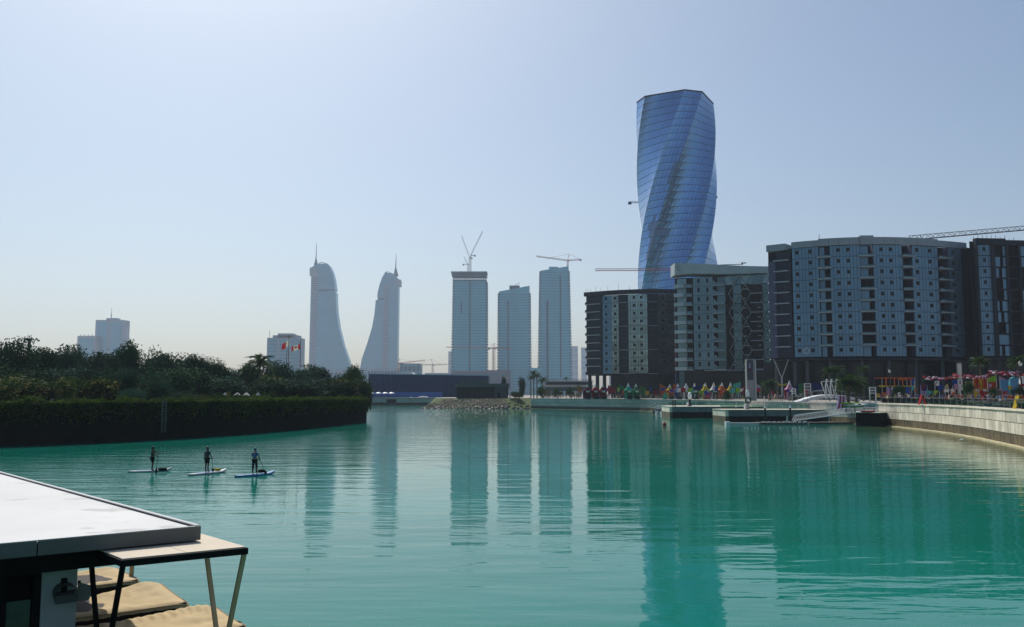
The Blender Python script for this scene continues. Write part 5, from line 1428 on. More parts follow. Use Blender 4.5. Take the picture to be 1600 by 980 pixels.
# palms and clipped shrubs on the promenade
palm('dark palm behind the three white masts, left one', 1296, 222, 576, 600, 12, 18)
palm('dark palm behind the three white masts, right one', 1309, 222, 575, 600, 12, 18)
palm('slender palm between the bridge and the orange frame bar', 1349, 214, 574, 605, 10, 16)
palm('bushy date palm left of the canoe rack', 1325, 176, 592, 625, 20, 26, r=.35)
palm('bushy date palm right of the white masts', 1338, 180, 594, 622, 17, 24, r=.32)
palm('tall palm with sunlit tips before the unfinished block', 1533, 170, 560, 600, 14, 20)
palm('tall palm with sunlit tips at the right picture edge', 1592, 150, 560, 600, 14, 20)
palm('stubby palm right of the totem sign', 1203, 234, 596, 620, 13, 22)
palm('tall fan palm in the pair beside the islet', 834, 362, 581, 615, 7, 16)
palm('shorter fan palm in the pair beside the islet', 839, 366, 585, 615, 7, 16)
palm('leaning fan palm right of the islet pair', 829.5, 368, 588, 615, 6, 14)
palm('low palm left of the layered-roof building', 848, 372, 591, 615, 9, 16)
palm('tiny palm on the roof line of the layered building', 884.5, 530, 590, 600, 4, 12)
PS = [(1137, 214, 610, 11, 'ball', 'round clipped bush in front of the stalls near the totem sign'), (1242, 200, 616, 12, 'ball', 'round clipped bush beside the arched bridge'), (1510, 150, 594, 20, 'ball', 'large round dark tree behind the curved quay, left of the orange stalls'),
      (1556, 138, 606, 24, 'ball', 'round dark bush below the lime sail'), (1588, 126, 603, 22, 'ball', 'round dark bush below the turquoise dome'), (1402, 178, 604, 18, 'broad', 'dark bush between the lilac banner and the bright blue banner'),
      (1366, 190, 605, 14, 'broad', 'dark bush behind the white signboard right of the palms'), (815.5, 372, 592, 10, 'broad', 'dark round tree between the islet pavilion and the palms'), (845, 350, 604, 14, 'mid', 'green shrub right of the fan palms'),
      (856, 348, 606, 16, 'gold', 'brownish-green shrub left of the layered building'), (872, 346, 607, 16, 'mid', 'green shrub before the layered building'), (904, 330, 600, 12, 'gold', 'autumn-orange small tree beside the dark red stall'), (892, 338, 606, 12, 'mid', 'small green tree left of the autumn-orange one'),
      (803, 352, 612, 12, 'mid', 'green bush on the islet right of the pavilion'), (811, 350, 613, 10, 'mid', 'leafy bush at the right end of the islet'), (1005, 306, 605, 8, 'mid', 'small green tree right of the green stalls'), (786, 372, 591, 8, 'broad', 'small tree showing above the islet pavilion roof')]
for i, (px, d, yt, w, k, lab) in enumerate(PS): tree('promenade_bush', lab, px, d, yt, w, k, 0, DECKZ, .05, 'bushes and small trees on the promenade', 'bush')

# ------------------------------------------------------------------ arched footbridge with three white masts
d = 192
pts_t = [(1246, 628), (1256, 624.5), (1267, 621), (1278, 618.5), (1290, 617), (1303, 616.5), (1316, 617.5), (1330, 620), (1344, 623.5)]
root = thing('footbridge', 'white arched footbridge behind the nearer jetty', 'bridge', (XD(1295, d), d, DECKZ - .6))
up = [P(p[0], p[1], d) for p in pts_t]; lo = [P(p[0] + (1 if i < 4 else -1), p[1] + 5.2 - abs(i - 4) * .25, d) for i, p in enumerate(pts_t)]
for i in range(len(up) - 1):
    m = MB(); m.extr([lo[i], lo[i + 1], up[i + 1], up[i]], (0, 3.6, 0)); m.build('deck_segment', M['white_paint'], root)
m = MB()
for i in range(len(up) - 1):
    for yy in (.1, 3.5): m.bar(up[i] + Vector((0, yy, 1.0)), up[i + 1] + Vector((0, yy, 1.0)), .06); m.bar(up[i] + Vector((0, yy, 0)), up[i] + Vector((0, yy, 1.0)), .05)
m.build('handrail', M['steel'], root)
for k, p in enumerate((1291.5, 1299, 1306.5)):
    b0 = P(p, 621, d - .4); t0 = P(p + (.4 if k < 2 else 1.2), 592.5, d - .4)
    root = thing('bridge_mast', ('left', 'middle', 'right')[k] + ' white forked mast standing on the arched footbridge', 'mast', b0, 'white masts on the footbridge')
    m = MB(); m.tube(b0, b0 + (t0 - b0) * .55 + Vector((-.25, 0, 0)), .2, .16, 8); m.tube(b0 + (t0 - b0) * .55 + Vector((-.25, 0, 0)), t0, .16, .2, 8); m.build('shaft', M['white_paint'], root)
    m = MB(); a = b0 + Vector((-.2, 0, .3)); c = P(p - 8.5 + k * .5, 597, d - .4); m.tube(a, c, .08, .1, 6); m.tube(c, t0 - Vector((0, 0, .35)), .06, .06, 6); m.build('fork', M['white_paint'], root)
    m = MB(); m.lathe(b0 - Vector((0, 0, .3)), [(.32, 0), (.32, .25), (.2, .45)], 8); m.build('foot', M['white_paint'], root)
root = thing('bridge_sign', 'pale horizontal arm reaching right from the white masts', 'sign arm', P(1307, 595, d))
m = MB(); m.bar(P(1307, 595.5, d), P(1320, 592.5, d), .22); m.build('arm', M['steel'], root); m = MB(); m.bar(P(1313, 596, d), P(1316, 604, d), .25); m.build('drop_arm', M['steel'], root)
def sign_frame(label, px0, px1, y0, d):
    a, b = P(px0, y0, d), P(px1, y0, d); root = thing('sign_frame', label, 'sign', ((a.x + b.x) / 2, d, DECKZ), 'white sign frames')
    for x in (a.x, b.x): m = MB(); m.bar((x, d, DECKZ), (x, d, a.z), .16); m.build('leg', M['white_paint'], root)
    h = (a.z - DECKZ) * .38
    for k in range(3): m = MB(); m.bar((a.x, d, a.z - h * k / 2), (b.x, d, a.z - h * k / 2), .14); m.build('crossbar', M['white_paint'], root)
    m = MB(); m.box(((a.x + b.x) / 2, d + .1, a.z - h / 2), (b.x - a.x - .1, .05, h * .9)); m.build('board', M['grey_cloth'], root)
sign_frame('white ladder-like sign frame left of the arched footbridge', 1237.5, 1243, 607.5, 200)
sign_frame('white sign frame right of the palms with green plants', 1358.5, 1368, 605.5, 172)
sign_frame('pale board frame above the thin red panels', 1257, 1266.5, 599.5, 233)

# ------------------------------------------------------------------ on and around the jetties
def telescope(label, px, d, yb, yt, zb, ring=False):
    x = XD(px, d, zb); zt_ = ZD(yt, d); h = zt_ - zb
    root = thing('lifebuoy_stand' if ring else 'viewer_post', label, 'stand' if ring else 'post', (x, d, zb))
    m = MB(); m.lathe((x, d, zb), [(.42, 0), (.42, .15), (.3, .2), (.26, h * .5)], 10); m.build('pedestal', M['steel'] if ring else M['dark_metal'], root)
    m = MB(); m.par((x - .75, d - .3, zb), (.4, 0, 0), (0, .4, 0), (0, 0, h * .28)); m.build('side_box', M['white_paint'], root)
    if ring:
        m = MB(); n = 16; zc = zb + h * .47
        for i in range(n):
            a0, a1 = 2 * math.pi * i / n, 2 * math.pi * (i + 1) / n
            m.tube((x + .55 * math.cos(a0), d - .4, zc + .55 * math.sin(a0)), (x + .55 * math.cos(a1), d - .4, zc + .55 * math.sin(a1)), .15, n=6, cap=False)
        m.build('lifebuoy_ring', M['dark_metal'], root)
        m = MB(); m.ball((x, d - .45, zc), .28, 8, 5, sc=(1, .4, 1)); m.build('centre_plate', M['white_paint'], root)
        m = MB(); m.lathe((x, d, zb + h * .5), [(.26, 0), (.34, h * .2), (.42, h * .32), (.3, h * .46), (.1, h * .52)], 10); m.build('hooded_top', M['white_paint'], root)
    else:
        m = MB(); m.lathe((x, d, zb + h * .5), [(.2, 0), (.45, h * .15), (.5, h * .3), (.38, h * .46), (.12, h * .52)], 10); m.build('rounded_head', M['white_paint'], root)
telescope('white round-headed post on the farther jetty', 1078, 212, 634, 613.5, JZ1)
telescope('grey stand with dark lifebuoy ring on the nearer jetty', 1168.5, 183, 638, 609.5, JZ2, True)
for (px, yt, yb, lab) in ((1195.3, 633.5, 661, 'dark mooring pile with white cone top, left of the floating dock crew'), (1234.5, 633, 662, 'dark mooring pile with white cone top by the gangway foot')):
    d = AZ(px, yb, 0).y - 1.5; q = P(px, yt, d); root = thing('mooring_pile', lab, 'pile', (q.x, d, 0), 'mooring piles')
    m = MB(); m.tube((q.x, d, -.8), (q.x, d, q.z - .55), .19, n=8); m.build('shaft', M['dark_metal'], root)
    m = MB(); m.lathe((q.x, d, q.z - .55), [(.27, 0), (.25, .1), (.03, .6)], 8); m.build('cone_cap', M['white_paint'], root)
d = AZ(1229, 662, 0).y; root = thing('dock_cylinder', 'short pale cylinder standing on the floating dock', 'bollard', (XD(1229, d), d, .4))
m = MB(); m.tube((XD(1229, d), d, .3), (XD(1229, d), d, ZD(650, d)), .17, .15, 8); m.build('shaft', M['pale_concrete'], root); m = MB(); m.tube((XD(1229, d), d, .4), (XD(1229, d), d, .5), .3, .3, 8); m.build('foot', M['steel'], root)
for (px, lab) in ((1051.5, 'left of two dark mooring hoops on the farther jetty'), (1055, 'right of two dark mooring hoops on the farther jetty')):
    x = XD(px, 209.5, 3); root = thing('mooring_post', lab, 'bollard', (x, 209.5, JZ1), 'dark posts on the farther jetty')
    m = MB(); m.tube((x, 209.5, JZ1), (x, 209.5, JZ1 + 1.25), .14, .12, 8); m.build('shaft', M['black'], root); m = MB(); m.ball((x, 209.5, JZ1 + 1.3), .18, 8, 5); m.build('knob', M['black'], root)
# floating dock
DK = mat('dock_timber', (.09, .09, .085), .8, 0, .2, 1.5)
d0 = AZ(1160, 663.5, 0).y
root = thing('floating_dock', 'low floating dock with pale edge in front of the nearer jetty', 'dock', (XD(1200, d0), d0, 0))
xs = [XD(1136, d0, .3), XD(1186, d0, .3), XD(1262, d0, .3)]
m = MB(); m.par((xs[0], d0, -.1), (xs[1] - xs[0], 0, 0), (0, .9, 0), (0, 0, .45)); m.build('outrigger_beam', M['pale_concrete'], root)
m = MB(); m.par((xs[0] - .2, d0 - .1, -.15), (.75, 0, 0), (0, 1.2, 0), (0, 0, .7)); m.build('end_float', M['white_paint'], root)
for k in range(8):
    a = xs[1] + (xs[2] - xs[1]) * k / 8
    m = MB(); m.par((a + .03, d0 - .3, -.1), ((xs[2] - xs[1]) / 8 - .06, 0, 0), (0, 3.2, 0), (0, 0, .48)); m.build('pontoon', DK, root)
m = MB()
for k in range(9): m.box((xs[1] + 1 + k * .95, d0 + .2, .5), (random.uniform(.3, .7), .3, random.uniform(.1, .28)))
m.build('cleats', M['white_paint'], root)
# more pontoon under the gangway
x2, x3 = XD(1262, d0 + 3), XD(1330, d0 + 3)
root = thing('pontoon_dock', 'dark pontoon under the gangway', 'dock', ((x2 + x3) / 2, d0 + 3, 0))
for k in range(7): m = MB(); m.par((x2 + (x3 - x2) * k / 7 + .03, d0 + 2.5, -.1), ((x3 - x2) / 7 - .06, 0, 0), (0, 2.6, 0), (0, 0, .42)); m.build('pontoon', DK, root)
# gangway
ga, gb = P(1241, 657.5, d0 + 1.2), P(1340, 644.5, d0 + 4.5)
root = thing('gangway', 'sloping white metal gangway with diagonal braces', 'gangway', ga)
for s in (0, 1.2):
    o = Vector((0, s, 0)); m = MB(); n = 14
    m.bar(ga + o, gb + o, .13); m.bar(ga + o + Vector((.4, 0, 1.0)), gb + o + Vector((0, 0, 1.0)), .08); m.bar(ga + o, ga + o + Vector((.4, 0, 1.0)), .07)
    for i in range(n):
        p, q = ga + (gb - ga) * i / n + o, ga + (gb - ga) * (i + 1) / n + o
        m.bar(p, q + Vector((0, 0, 1.0)), .04); m.bar(q, q + Vector((0, 0, 1.0)), .035)
    m.build('side_truss', M['white_paint'], root)
m = MB(); m.par(ga + Vector((0, .1, -.06)), gb - ga, (0, 1.0, 0), (0, 0, .05)); m.build('walkway', M['dark_metal'], root)
m = MB(); q = ga + (gb - ga) * .55; m.bar(q + Vector((0, -.1, 0)), q + Vector((-.15, -.1, -.9)), .09); m.build('support_leg', M['white_paint'], root)
# promontory block with canoes
PX = [(XD(1339, 157, 1), 157.5), (XD(1371, 154, 1), 153.5), (67.5, 158), (67.5, 166), (XD(1339, 166, 1), 166)]
root = thing('landing_block', 'dark corner block with sunless face below the canoes', 'landing', (PX[0][0], PX[0][1], 0))
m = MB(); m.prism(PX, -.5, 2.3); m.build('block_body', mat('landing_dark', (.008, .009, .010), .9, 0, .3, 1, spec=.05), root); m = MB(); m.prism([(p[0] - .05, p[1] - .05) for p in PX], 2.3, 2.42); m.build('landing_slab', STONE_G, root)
def canoe(label, px, py, d, L, col, yaw, tilt=0):
    c = P(px, py, d); root = thing('canoe', label, 'canoe', c, 'canoes and boards stacked on the landing')
    m = MB(); n = 10; rings = []
    for i in range(n + 1):
        u = i / n * 2 - 1; w = .34 * math.sqrt(max(0, 1 - u * u * .98)); z = .12 * u * u
        rings.append([(u * L / 2, s * w * math.cos(a_), z + .17 * math.sin(a_)) for s, a_ in ((1, 0), (1, .8), (-1, .8), (-1, 0), (-1, -.9), (1, -.9))])
    vs = [v for r in rings for v in r]; fs = [(i * 6 + j, i * 6 + (j + 1) % 6, i * 6 + 6 + (j + 1) % 6, i * 6 + 6 + j) for i in range(n) for j in range(6)]
    m.add(vs, fs); me = m.mesh('hull', M[col], (0, 0, 0), True); put('hull', me, root)
    m = MB(); m.ball((0, 0, .13), .22, 8, 4, sc=(1.6, .9, .3)); put('cockpit', m.mesh('cockpit', M['black'], (0, 0, 0)), root)
    root.rotation_euler = (tilt, 0, yaw); return root
canoe('lime green canoe on top of the stack on the landing', 1328, 630.5, 158, 3.4, 'lime', .15)
canoe('white board leaning in the canoe stack', 1343, 633, 157.5, 2.6, 'white_cloth', -.3, .6)
canoe('white canoe at the right end of the stack', 1359, 630, 157, 2.6, 'white_cloth', .05)
canoe('pale teal canoe below the white one at the right of the stack', 1360, 634, 156.5, 2.4, 'teal', .05)
canoe('dark green canoe at the bottom of the stack', 1332, 636, 156.5, 4.0, 'green', .05)
canoe('second white canoe low in the stack above the red board', 1360, 638, 156, 2.4, 'white_cloth', .02)
canoe('small red board lying at the edge of the landing', 1356, 643.5, 155, 2.6, 'red', .1)
root = thing('canoe_rack', 'dark metal rack holding the stacked canoes', 'rack', (XD(1345, 158), 158, 2.42))
for p in (1322, 1336, 1350, 1366):
    m = MB(); x = XD(p, 158.4); m.bar((x, 158.6, 2.4), (x, 158.6, ZD(629, 158)), .08); m.build('upright', M['dark_metal'], root)
for yy in (631.8, 635.6, 639.4): m = MB(); m.bar((XD(1322, 158.6), 158.6, ZD(yy, 158)), (XD(1367, 158.6), 158.6, ZD(yy, 158)), .06); m.build('shelf_bar', M['dark_metal'], root)
# striped hooded shell beside the bridge
d = 172; c = P(1315.5, 635, d); root = thing('hooded_seat', 'curved lilac striped hooded shell beside the bridge', 'shelter', (c.x, d, DECKZ - 1.4))
h = ZD(619, d) - (DECKZ - 1.4)
for k in range(5):
    m = MB(); n = 8; r = .9
    p = [Vector((c.x - .6 + .32 * k - .55 * (1 - math.sin(math.pi * .5 * i / n)) * (1 - k * .1), d - .2 + k * .04, DECKZ - 1.4 + h * i / n)) for i in range(n + 1)]
    for i in range(n): m.bar(p[i], p[i + 1], .2, .34)
    m.build('rib', M['lilac'] if k % 2 == 0 else M['maroon'], root)

# small craft and floats
q = AZ(1027, 648, 0); root = thing('motorboat', 'small white motorboat moored by the farther jetty', 'boat', q)
m = MB(); L_ = 5.2; n = 8; rings = []
for i in range(n + 1):
    u = i / n; w = 1.0 * (1 - u ** 3) ** .6 + .02; z1 = .75 + .35 * u * u
    rings.append([(q.x - L_ * .5 * (.35 - u), q.y - L_ * (.5 - u) * .6 + s * wv, zz) for s, wv, zz in ((0, -w, z1), (0, -w * .7, .05), (0, 0, -.25 + .2 * u), (0, w * .7, .05), (0, w, z1))])
m.add([v for r in rings for v in r], [(i * 5 + j, i * 5 + 5 + j, i * 5 + 6 + j, i * 5 + j + 1) for i in range(n) for j in range(4)] + [(0, 1, 2, 3, 4)] + [(i * 5, i * 5 + 4, i * 5 + 9, i * 5 + 5) for i in range(n)])
m.build('hull', M['white_paint'], root, True)
m = MB(); m.box(q + Vector((.3, .2, 1.15)), (1.3, 1.5, .9), .5); m.build('cabin', M['white_paint'], root)
m = MB(); m.box(q + Vector((.32, -.1, 1.3)), (1.2, 1.5, .35), .5); m.build('windscreen', GLASS_D, root)
m = MB(); m.box(q + Vector((-1.2, -1.4, .7)), (.4, .5, 1.0)); m.build('outboard', M['black'], root)
m = MB(); m.bar(q + Vector((-1.6, 0, .6)), q + Vector((-1.4, 0, 2.3)), .07); m.bar(q + Vector((-1.4, 0, 2.3)), q + Vector((-.2, 0, 3.0)), .25, .5); m.build('canopy_arch', M['steel'], root)
def buoy(label, px, py, r, col, group=None):
    q = AZ(px, py, 0); root = thing('buoy', label, 'buoy', q, group)
    m = MB(); m.ball(q + Vector((0, 0, r * .5)), r, 8, 6); m.build('float', M[col], root, True)
    m = MB(); m.tube(q + Vector((0, 0, r * 1.3)), q + Vector((0, 0, r * 1.9)), r * .25, r * .2, 6); m.build('eye', M[col], root)
buoy('small red buoy below the farther jetty', 1038.5, 665, .35, 'red')
for k, p in enumerate((1163, 1168, 1175, 1180, 1185, 1201, 1220, 1238, 1255, 1274)):
    buoy('tiny white float on the line in front of the floating dock', p, 669.5 + (k % 3) * .4, .11, 'white_cloth', 'white floats on the line')
# gull over the water
q = P(1502, 688, 96); root = thing('seagull', 'white seagull gliding over water by the curved quay', 'bird', q)
m = MB(); m.ball(q, .1, 8, 6, sc=(2.3, .8, .8))
for s in (-1, 1):
    m.add([q + Vector((-.1, 0, .03)), q + Vector((.12, 0, .03)), q + Vector((.2 + s * .1, s * .3, .16)), q + Vector((.05 + s * .1, s * .32, .17))], [(0, 1, 2, 3)])
    m.add([q + Vector((.05 + s * .1, s * .32, .17)), q + Vector((.2 + s * .1, s * .3, .16)), q + Vector((.1 + s * .25, s * .62, .12))], [(0, 1, 2)])
m.add([q + Vector((-.2, -.04, 0)), q + Vector((-.36, -.07, 0)), q + Vector((-.36, .07, 0)), q + Vector((-.2, .04, 0))], [(0, 1, 2, 3)])
m.build('body', M['white_paint'], root)
# sandwich boards, cafe tables
def aboard(label, px, d, h, col):
    x = XD(px, d, 4); root = thing('sandwich_board', label, 'sign', (x, d, DECKZ), 'sandwich boards')
    for s in (-1, 1): m = MB(); m.extr([(x + s * .5, d - .35, DECKZ), (x + s * .5, d + .35, DECKZ), (x + s * .04, d + .35, DECKZ + h), (x + s * .04, d - .35, DECKZ + h)], (s * .05, 0, 0)); m.build('board', M[col], root)
aboard('tan sandwich board at the quay edge below the lilac banner', 1388, 164, 1.4, 'tan'); aboard('red sandwich board below the lilac and navy banner', 1441, 140, 1.5, 'red')
aboard('yellow tall folding board at the right end of the quay', 1592, 98, 1.5, 'yellow'); aboard('red folding board below the orange striped stall', 1538, 116, 1.4, 'maroon'); aboard('orange cone-like board between red banners', 1212, 222, 1.7, 'tan')
CT = [(1399, 162, 'red'), (1421, 160, 'grey_cloth'), (1431, 158, 'grey_cloth'), (1449, 150, 'tan'), (1466, 148, 'red'), (1470, 140, 'white_cloth'), (1504, 128, 'grey_cloth'), (1513, 124, 'navy'), (1522, 130, 'white_cloth'), (1531, 126, 'white_cloth'), (1547, 118, 'maroon'), (1556, 116, 'maroon'), (1566, 114, 'grey_cloth'), (1574, 112, 'navy'), (1583, 110, 'purple')]
for k, (px, d, c) in enumerate(CT):
    x = XD(px, d, 4); root = thing('cafe_table', 'small promenade table with %s cloth, %s from the bridge end of the quay' % (c.replace('_cloth', ''), ('first', 'second', 'third', 'fourth', 'fifth', 'sixth', 'seventh', 'eighth', 'ninth', 'tenth', 'eleventh', 'twelfth', 'thirteenth', 'fourteenth', 'fifteenth')[k]), 'table', (x, d, DECKZ), 'tables along the quay')
    m = MB(); m.box((x, d, DECKZ + .74), (1.0, .8, .06)); m.build('table_top', M['white_cloth'] if k % 3 else M[c], root)
    m = MB(); cloth_panel(m, (x - .5, d - .42, 0), (x + .5, d - .42, 0), DECKZ + .2, DECKZ + .72, 0, .03, 5); m.build('table_cloth', M[c], root)
    for sx in (-1, 1):
        for sy in (-1, 1): m = MB(); m.bar((x + sx * .44, d + sy * .34, DECKZ), (x + sx * .42, d + sy * .33, DECKZ + .72), .05); m.build('leg', M['white_paint'], root)
# ------------------------------------------------------------------ people
SKIN = mat('skin', (.26, .15, .10), .55, 0, .08, 6); SKIN_D = mat('skin_dark', (.10, .055, .04), .55, 0, .08, 6)
HAIR = mat('hair', (.012, .010, .009), .6, 0, .2, 20)
def skin_mesh(name, pts, edges, mats, root=0, sub=1):
    me = bpy.data.meshes.new(name + '_cage'); names = list(pts)
    me.from_pydata([pts[k][0] for k in names], [(names.index(a), names.index(b)) for a, b in edges], [])
    ob = bpy.data.objects.new(name + '_cage', me); COL.objects.link(ob)
    sk = ob.modifiers.new('skin', 'SKIN'); sk.use_smooth_shade = True
    if not me.skin_vertices: me.attributes  # layer is made by the modifier
    ob.update_from_editmode()
    lay = me.skin_vertices[0] if len(me.skin_vertices) else None
    if lay is None:
        bpy.context.view_layer.objects.active = ob
        bpy.ops.object.mode_set(mode='EDIT'); bpy.ops.object.mode_set(mode='OBJECT')
        lay = me.skin_vertices[0] if len(me.skin_vertices) else None
    for i, k in enumerate(names):
        r = pts[k][1]; lay.data[i].radius = (r, r); lay.data[i].use_root = (i == root)
    ss = ob.modifiers.new('sub', 'SUBSURF'); ss.levels = sub; ss.render_levels = sub
    dg = bpy.context.evaluated_depsgraph_get(); dg.update()
    out = bpy.data.meshes.new_from_object(ob.evaluated_get(dg)); out.name = name
    out.materials.clear(); out.materials.append(mats)
    used = {v for e in out.edges for v in e.vertices}
    if len(used) < len(out.vertices):
        bm = bmesh.new(); bm.from_mesh(out); bmesh.ops.delete(bm, geom=[v for v in bm.verts if not v.link_edges], context='VERTS'); bm.to_mesh(out); bm.free()
    bpy.data.objects.remove(ob); bpy.data.meshes.remove(me)
    return out
def pose(arms, legs, lean=0.0, twist=0.0):
    """arms: ((elbow),(wrist)) for left and right; legs: ((knee),(ankle)) likewise; y is forward"""
    J = {}
    J['pelvis'] = (Vector((0, 0, .95)), .115); J['spine'] = (Vector((0, lean * .4, 1.16)), .115); J['chest'] = (Vector((0, lean * .8, 1.34)), .108)
    J['neck'] = (Vector((0, lean * 1.0 - .01, 1.49)), .052); J['jaw'] = (Vector((0, lean * 1.1 + .025, 1.575)), .070); J['head'] = (Vector((0, lean * 1.15 + .01, 1.66)), .088); J['crown'] = (Vector((0, lean * 1.15, 1.71)), .06)
    J['nose'] = (Vector((0, lean * 1.1 + .115, 1.625)), .016)
    for s, n in ((-1, 'l'), (1, 'r')):
        J['sh' + n] = (Vector((s * .18, lean * .9, 1.42)), .056)
        e, w = arms[0 if s < 0 else 1]
        J['el' + n] = (Vector(e), .044); J['wr' + n] = (Vector(w), .031)
        dirv = (Vector(w) - Vector(e)).normalized(); J['pa' + n] = (Vector(w) + dirv * .07, .036)
        side = Vector((0, 0, 1)).cross(dirv); side = side.normalized() if side.length > .1 else Vector((0, 1, 0))
        bend = Vector((0, .35, -.2))
        for f in range(4):
            b0 = Vector(w) + dirv * .10 + side * (.027 - .018 * f); ln = (.062, .072, .068, .052)[f]
            J['f%d%s' % (f, n)] = (b0 + dirv * ln * .6, .0095); J['g%d%s' % (f, n)] = (b0 + dirv * ln + bend * ln * .7, .008)
        J['th' + n] = (Vector(w) + dirv * .05 + side * .05 * s + Vector((0, .02, 0)), .011); J['tt' + n] = (Vector(w) + dirv * .09 + side * .065 * s + Vector((0, .03, 0)), .009)
        k, a = legs[0 if s < 0 else 1]
        J['hi' + n] = (Vector((s * .095, 0, .90)), .095); J['kn' + n] = (Vector(k), .062); J['ca' + n] = (Vector(k) * .6 + Vector(a) * .4 + Vector((0, -.02, 0)), .058)
        J['an' + n] = (Vector(a), .040); J['he' + n] = (Vector(a) + Vector((0, -.03, -.05)), .035); J['to' + n] = (Vector(a) + Vector((s * .02, .17, -.055)), .030)
    E = [('pelvis', 'spine'), ('spine', 'chest'), ('chest', 'neck'), ('neck', 'jaw'), ('jaw', 'head'), ('head', 'crown'), ('jaw', 'nose')]
    for n in 'lr':
        E += [('chest', 'sh' + n), ('sh' + n, 'el' + n), ('el' + n, 'wr' + n), ('wr' + n, 'pa' + n), ('pelvis', 'hi' + n), ('hi' + n, 'kn' + n), ('kn' + n, 'ca' + n), ('ca' + n, 'an' + n), ('an' + n, 'he' + n), ('an' + n, 'to' + n), ('pa' + n, 'th' + n), ('th' + n, 'tt' + n)]
        for f in range(4): E += [('pa' + n, 'f%d%s' % (f, n)), ('f%d%s' % (f, n), 'g%d%s' % (f, n))]
    return J, E
def sub_skin(J, keys, edges, grow, extra=None):
    pts = {k: (J[k][0], J[k][1] + grow) for k in keys}
    for k, (p, r) in (extra or {}).items(): pts[k] = (p, r)
    return pts, edges
def person_parts(J, E, skin, fingers=True, longs=False, sleeves=.55):
    if not fingers:
        drop = [k for k in J if k[0] in 'fg' and k[1:2].isdigit()]
        E = [e for e in E if e[0] not in drop and e[1] not in drop]; JJ = {k: v for k, v in J.items() if k not in drop}
    else: JJ = J
    parts = [('body', skin_mesh('body', JJ, E, skin))]
    ex = {n + 's': (J['sh' + n][0] * (1 - sleeves) + J['el' + n][0] * sleeves, J['el' + n][1] + .022) for n in 'lr'}
    p, e = sub_skin(J, ['spine', 'chest', 'shl', 'shr'], None, .012, {**ex, 'hem': (Vector((0, 0, .93)), .145)})
    p['spine'] = (p['spine'][0], .13)
    parts.append(('shirt', skin_mesh('shirt', {k: p[k] for k in ('chest', 'spine', 'hem', 'shl', 'shr', 'ls', 'rs')}, [('hem', 'spine'), ('spine', 'chest'), ('chest', 'shl'), ('chest', 'shr'), ('shl', 'ls'), ('shr', 'rs')], M['navy'])))
    if longs:
        p = {k: (J[k][0], J[k][1] + .018) for k in ('pelvis', 'hil', 'hir', 'knl', 'knr', 'anl', 'anr')}
        parts.append(('trousers', skin_mesh('trousers', p, [('pelvis', 'hil'), ('pelvis', 'hir'), ('hil', 'knl'), ('hir', 'knr'), ('knl', 'anl'), ('knr', 'anr')], M['black_cloth'])))
    else:
        ex = {'tl': (J['hil'][0] * .25 + J['knl'][0] * .75, .098), 'tr': (J['hir'][0] * .25 + J['knr'][0] * .75, .098)}
        p, _ = sub_skin(J, ['pelvis', 'hil', 'hir'], None, .02, ex)
        parts.append(('shorts', skin_mesh('shorts', p, [('pelvis', 'hil'), ('pelvis', 'hir'), ('hil', 'tl'), ('hir', 'tr')], M['black_cloth'])))
    h = J['head'][0]
    m = MB(); m.ball(h + Vector((0, -.02, .035)), .103, 10, 7, sc=(.92, 1.0, .98)); parts.append(('hair', m.mesh('hair', HAIR, (0, 0, 0), True)))
    m = MB()
    for s in (-1, 1): m.ball(h + Vector((s * .034, .083, -.02)), .013, 6, 4)
    m.box(h + Vector((0, .085, -.085)), (.045, .012, .010)); parts.append(('face_features', m.mesh('face_features', HAIR, (0, 0, 0))))
    return parts
def place_person(label, parts, loc, rz, cols, sc=1.0, group=None):
    root = thing('person', label, 'person', loc, group)
    root.rotation_euler = (0, 0, rz); root.scale = (sc, sc, sc)
    for nm, me in parts:
        o = put(nm, me, root)
        if nm in cols:
            o.material_slots[0].link = 'OBJECT'; o.material_slots[0].material = cols[nm]
    return root
def board(label, a, b, w, z, mt, mt2):
    a, b = Vector(a), Vector(b); L_ = (b - a).length; c = (a + b) / 2; yaw = math.atan2(b.y - a.y, b.x - a.x)
    root = thing('paddleboard', label, 'paddleboard', (c.x, c.y, 0), 'paddleboards'); root.rotation_euler = (0, 0, yaw)
    n = 16; m = MB(); rings = []
    for i in range(n + 1):
        u = i / n * 2 - 1; hw = w / 2 * (max(0.0, 1 - abs(u) ** 3.2)) ** .55 + .01; lift = .13 * max(0, u - .45) ** 2 * 4 + .05 * max(0, -u - .6) ** 2
        rings.append([(u * L_ / 2, s, z_ + lift) for s, z_ in ((-hw, z - .05), (-hw * .9, z), (hw * .9, z), (hw, z - .05), (hw * .8, z - .15), (-hw * .8, z - .15))])
    m.add([v for r in rings for v in r], [(i * 6 + j, i * 6 + 6 + j, i * 6 + 6 + (j + 1) % 6, i * 6 + (j + 1) % 6) for i in range(n) for j in range(6)])
    put('hull', m.mesh('hull', mt, (0, 0, 0), True), root)
    m = MB(); m.box((-.25, 0, z + .009), (L_ * .42, w * .72, .012)); put('deck_pad', m.mesh('deck_pad', mt2, (0, 0, 0)), root)
    m = MB(); m.extr([(-L_ * .42, 0, z - .14), (-L_ * .36, 0, z - .14), (-L_ * .40, 0, z - .36)], (0, .02, 0)); put('fin', m.mesh('fin', M['black'], (0, 0, 0)), root)
    return root
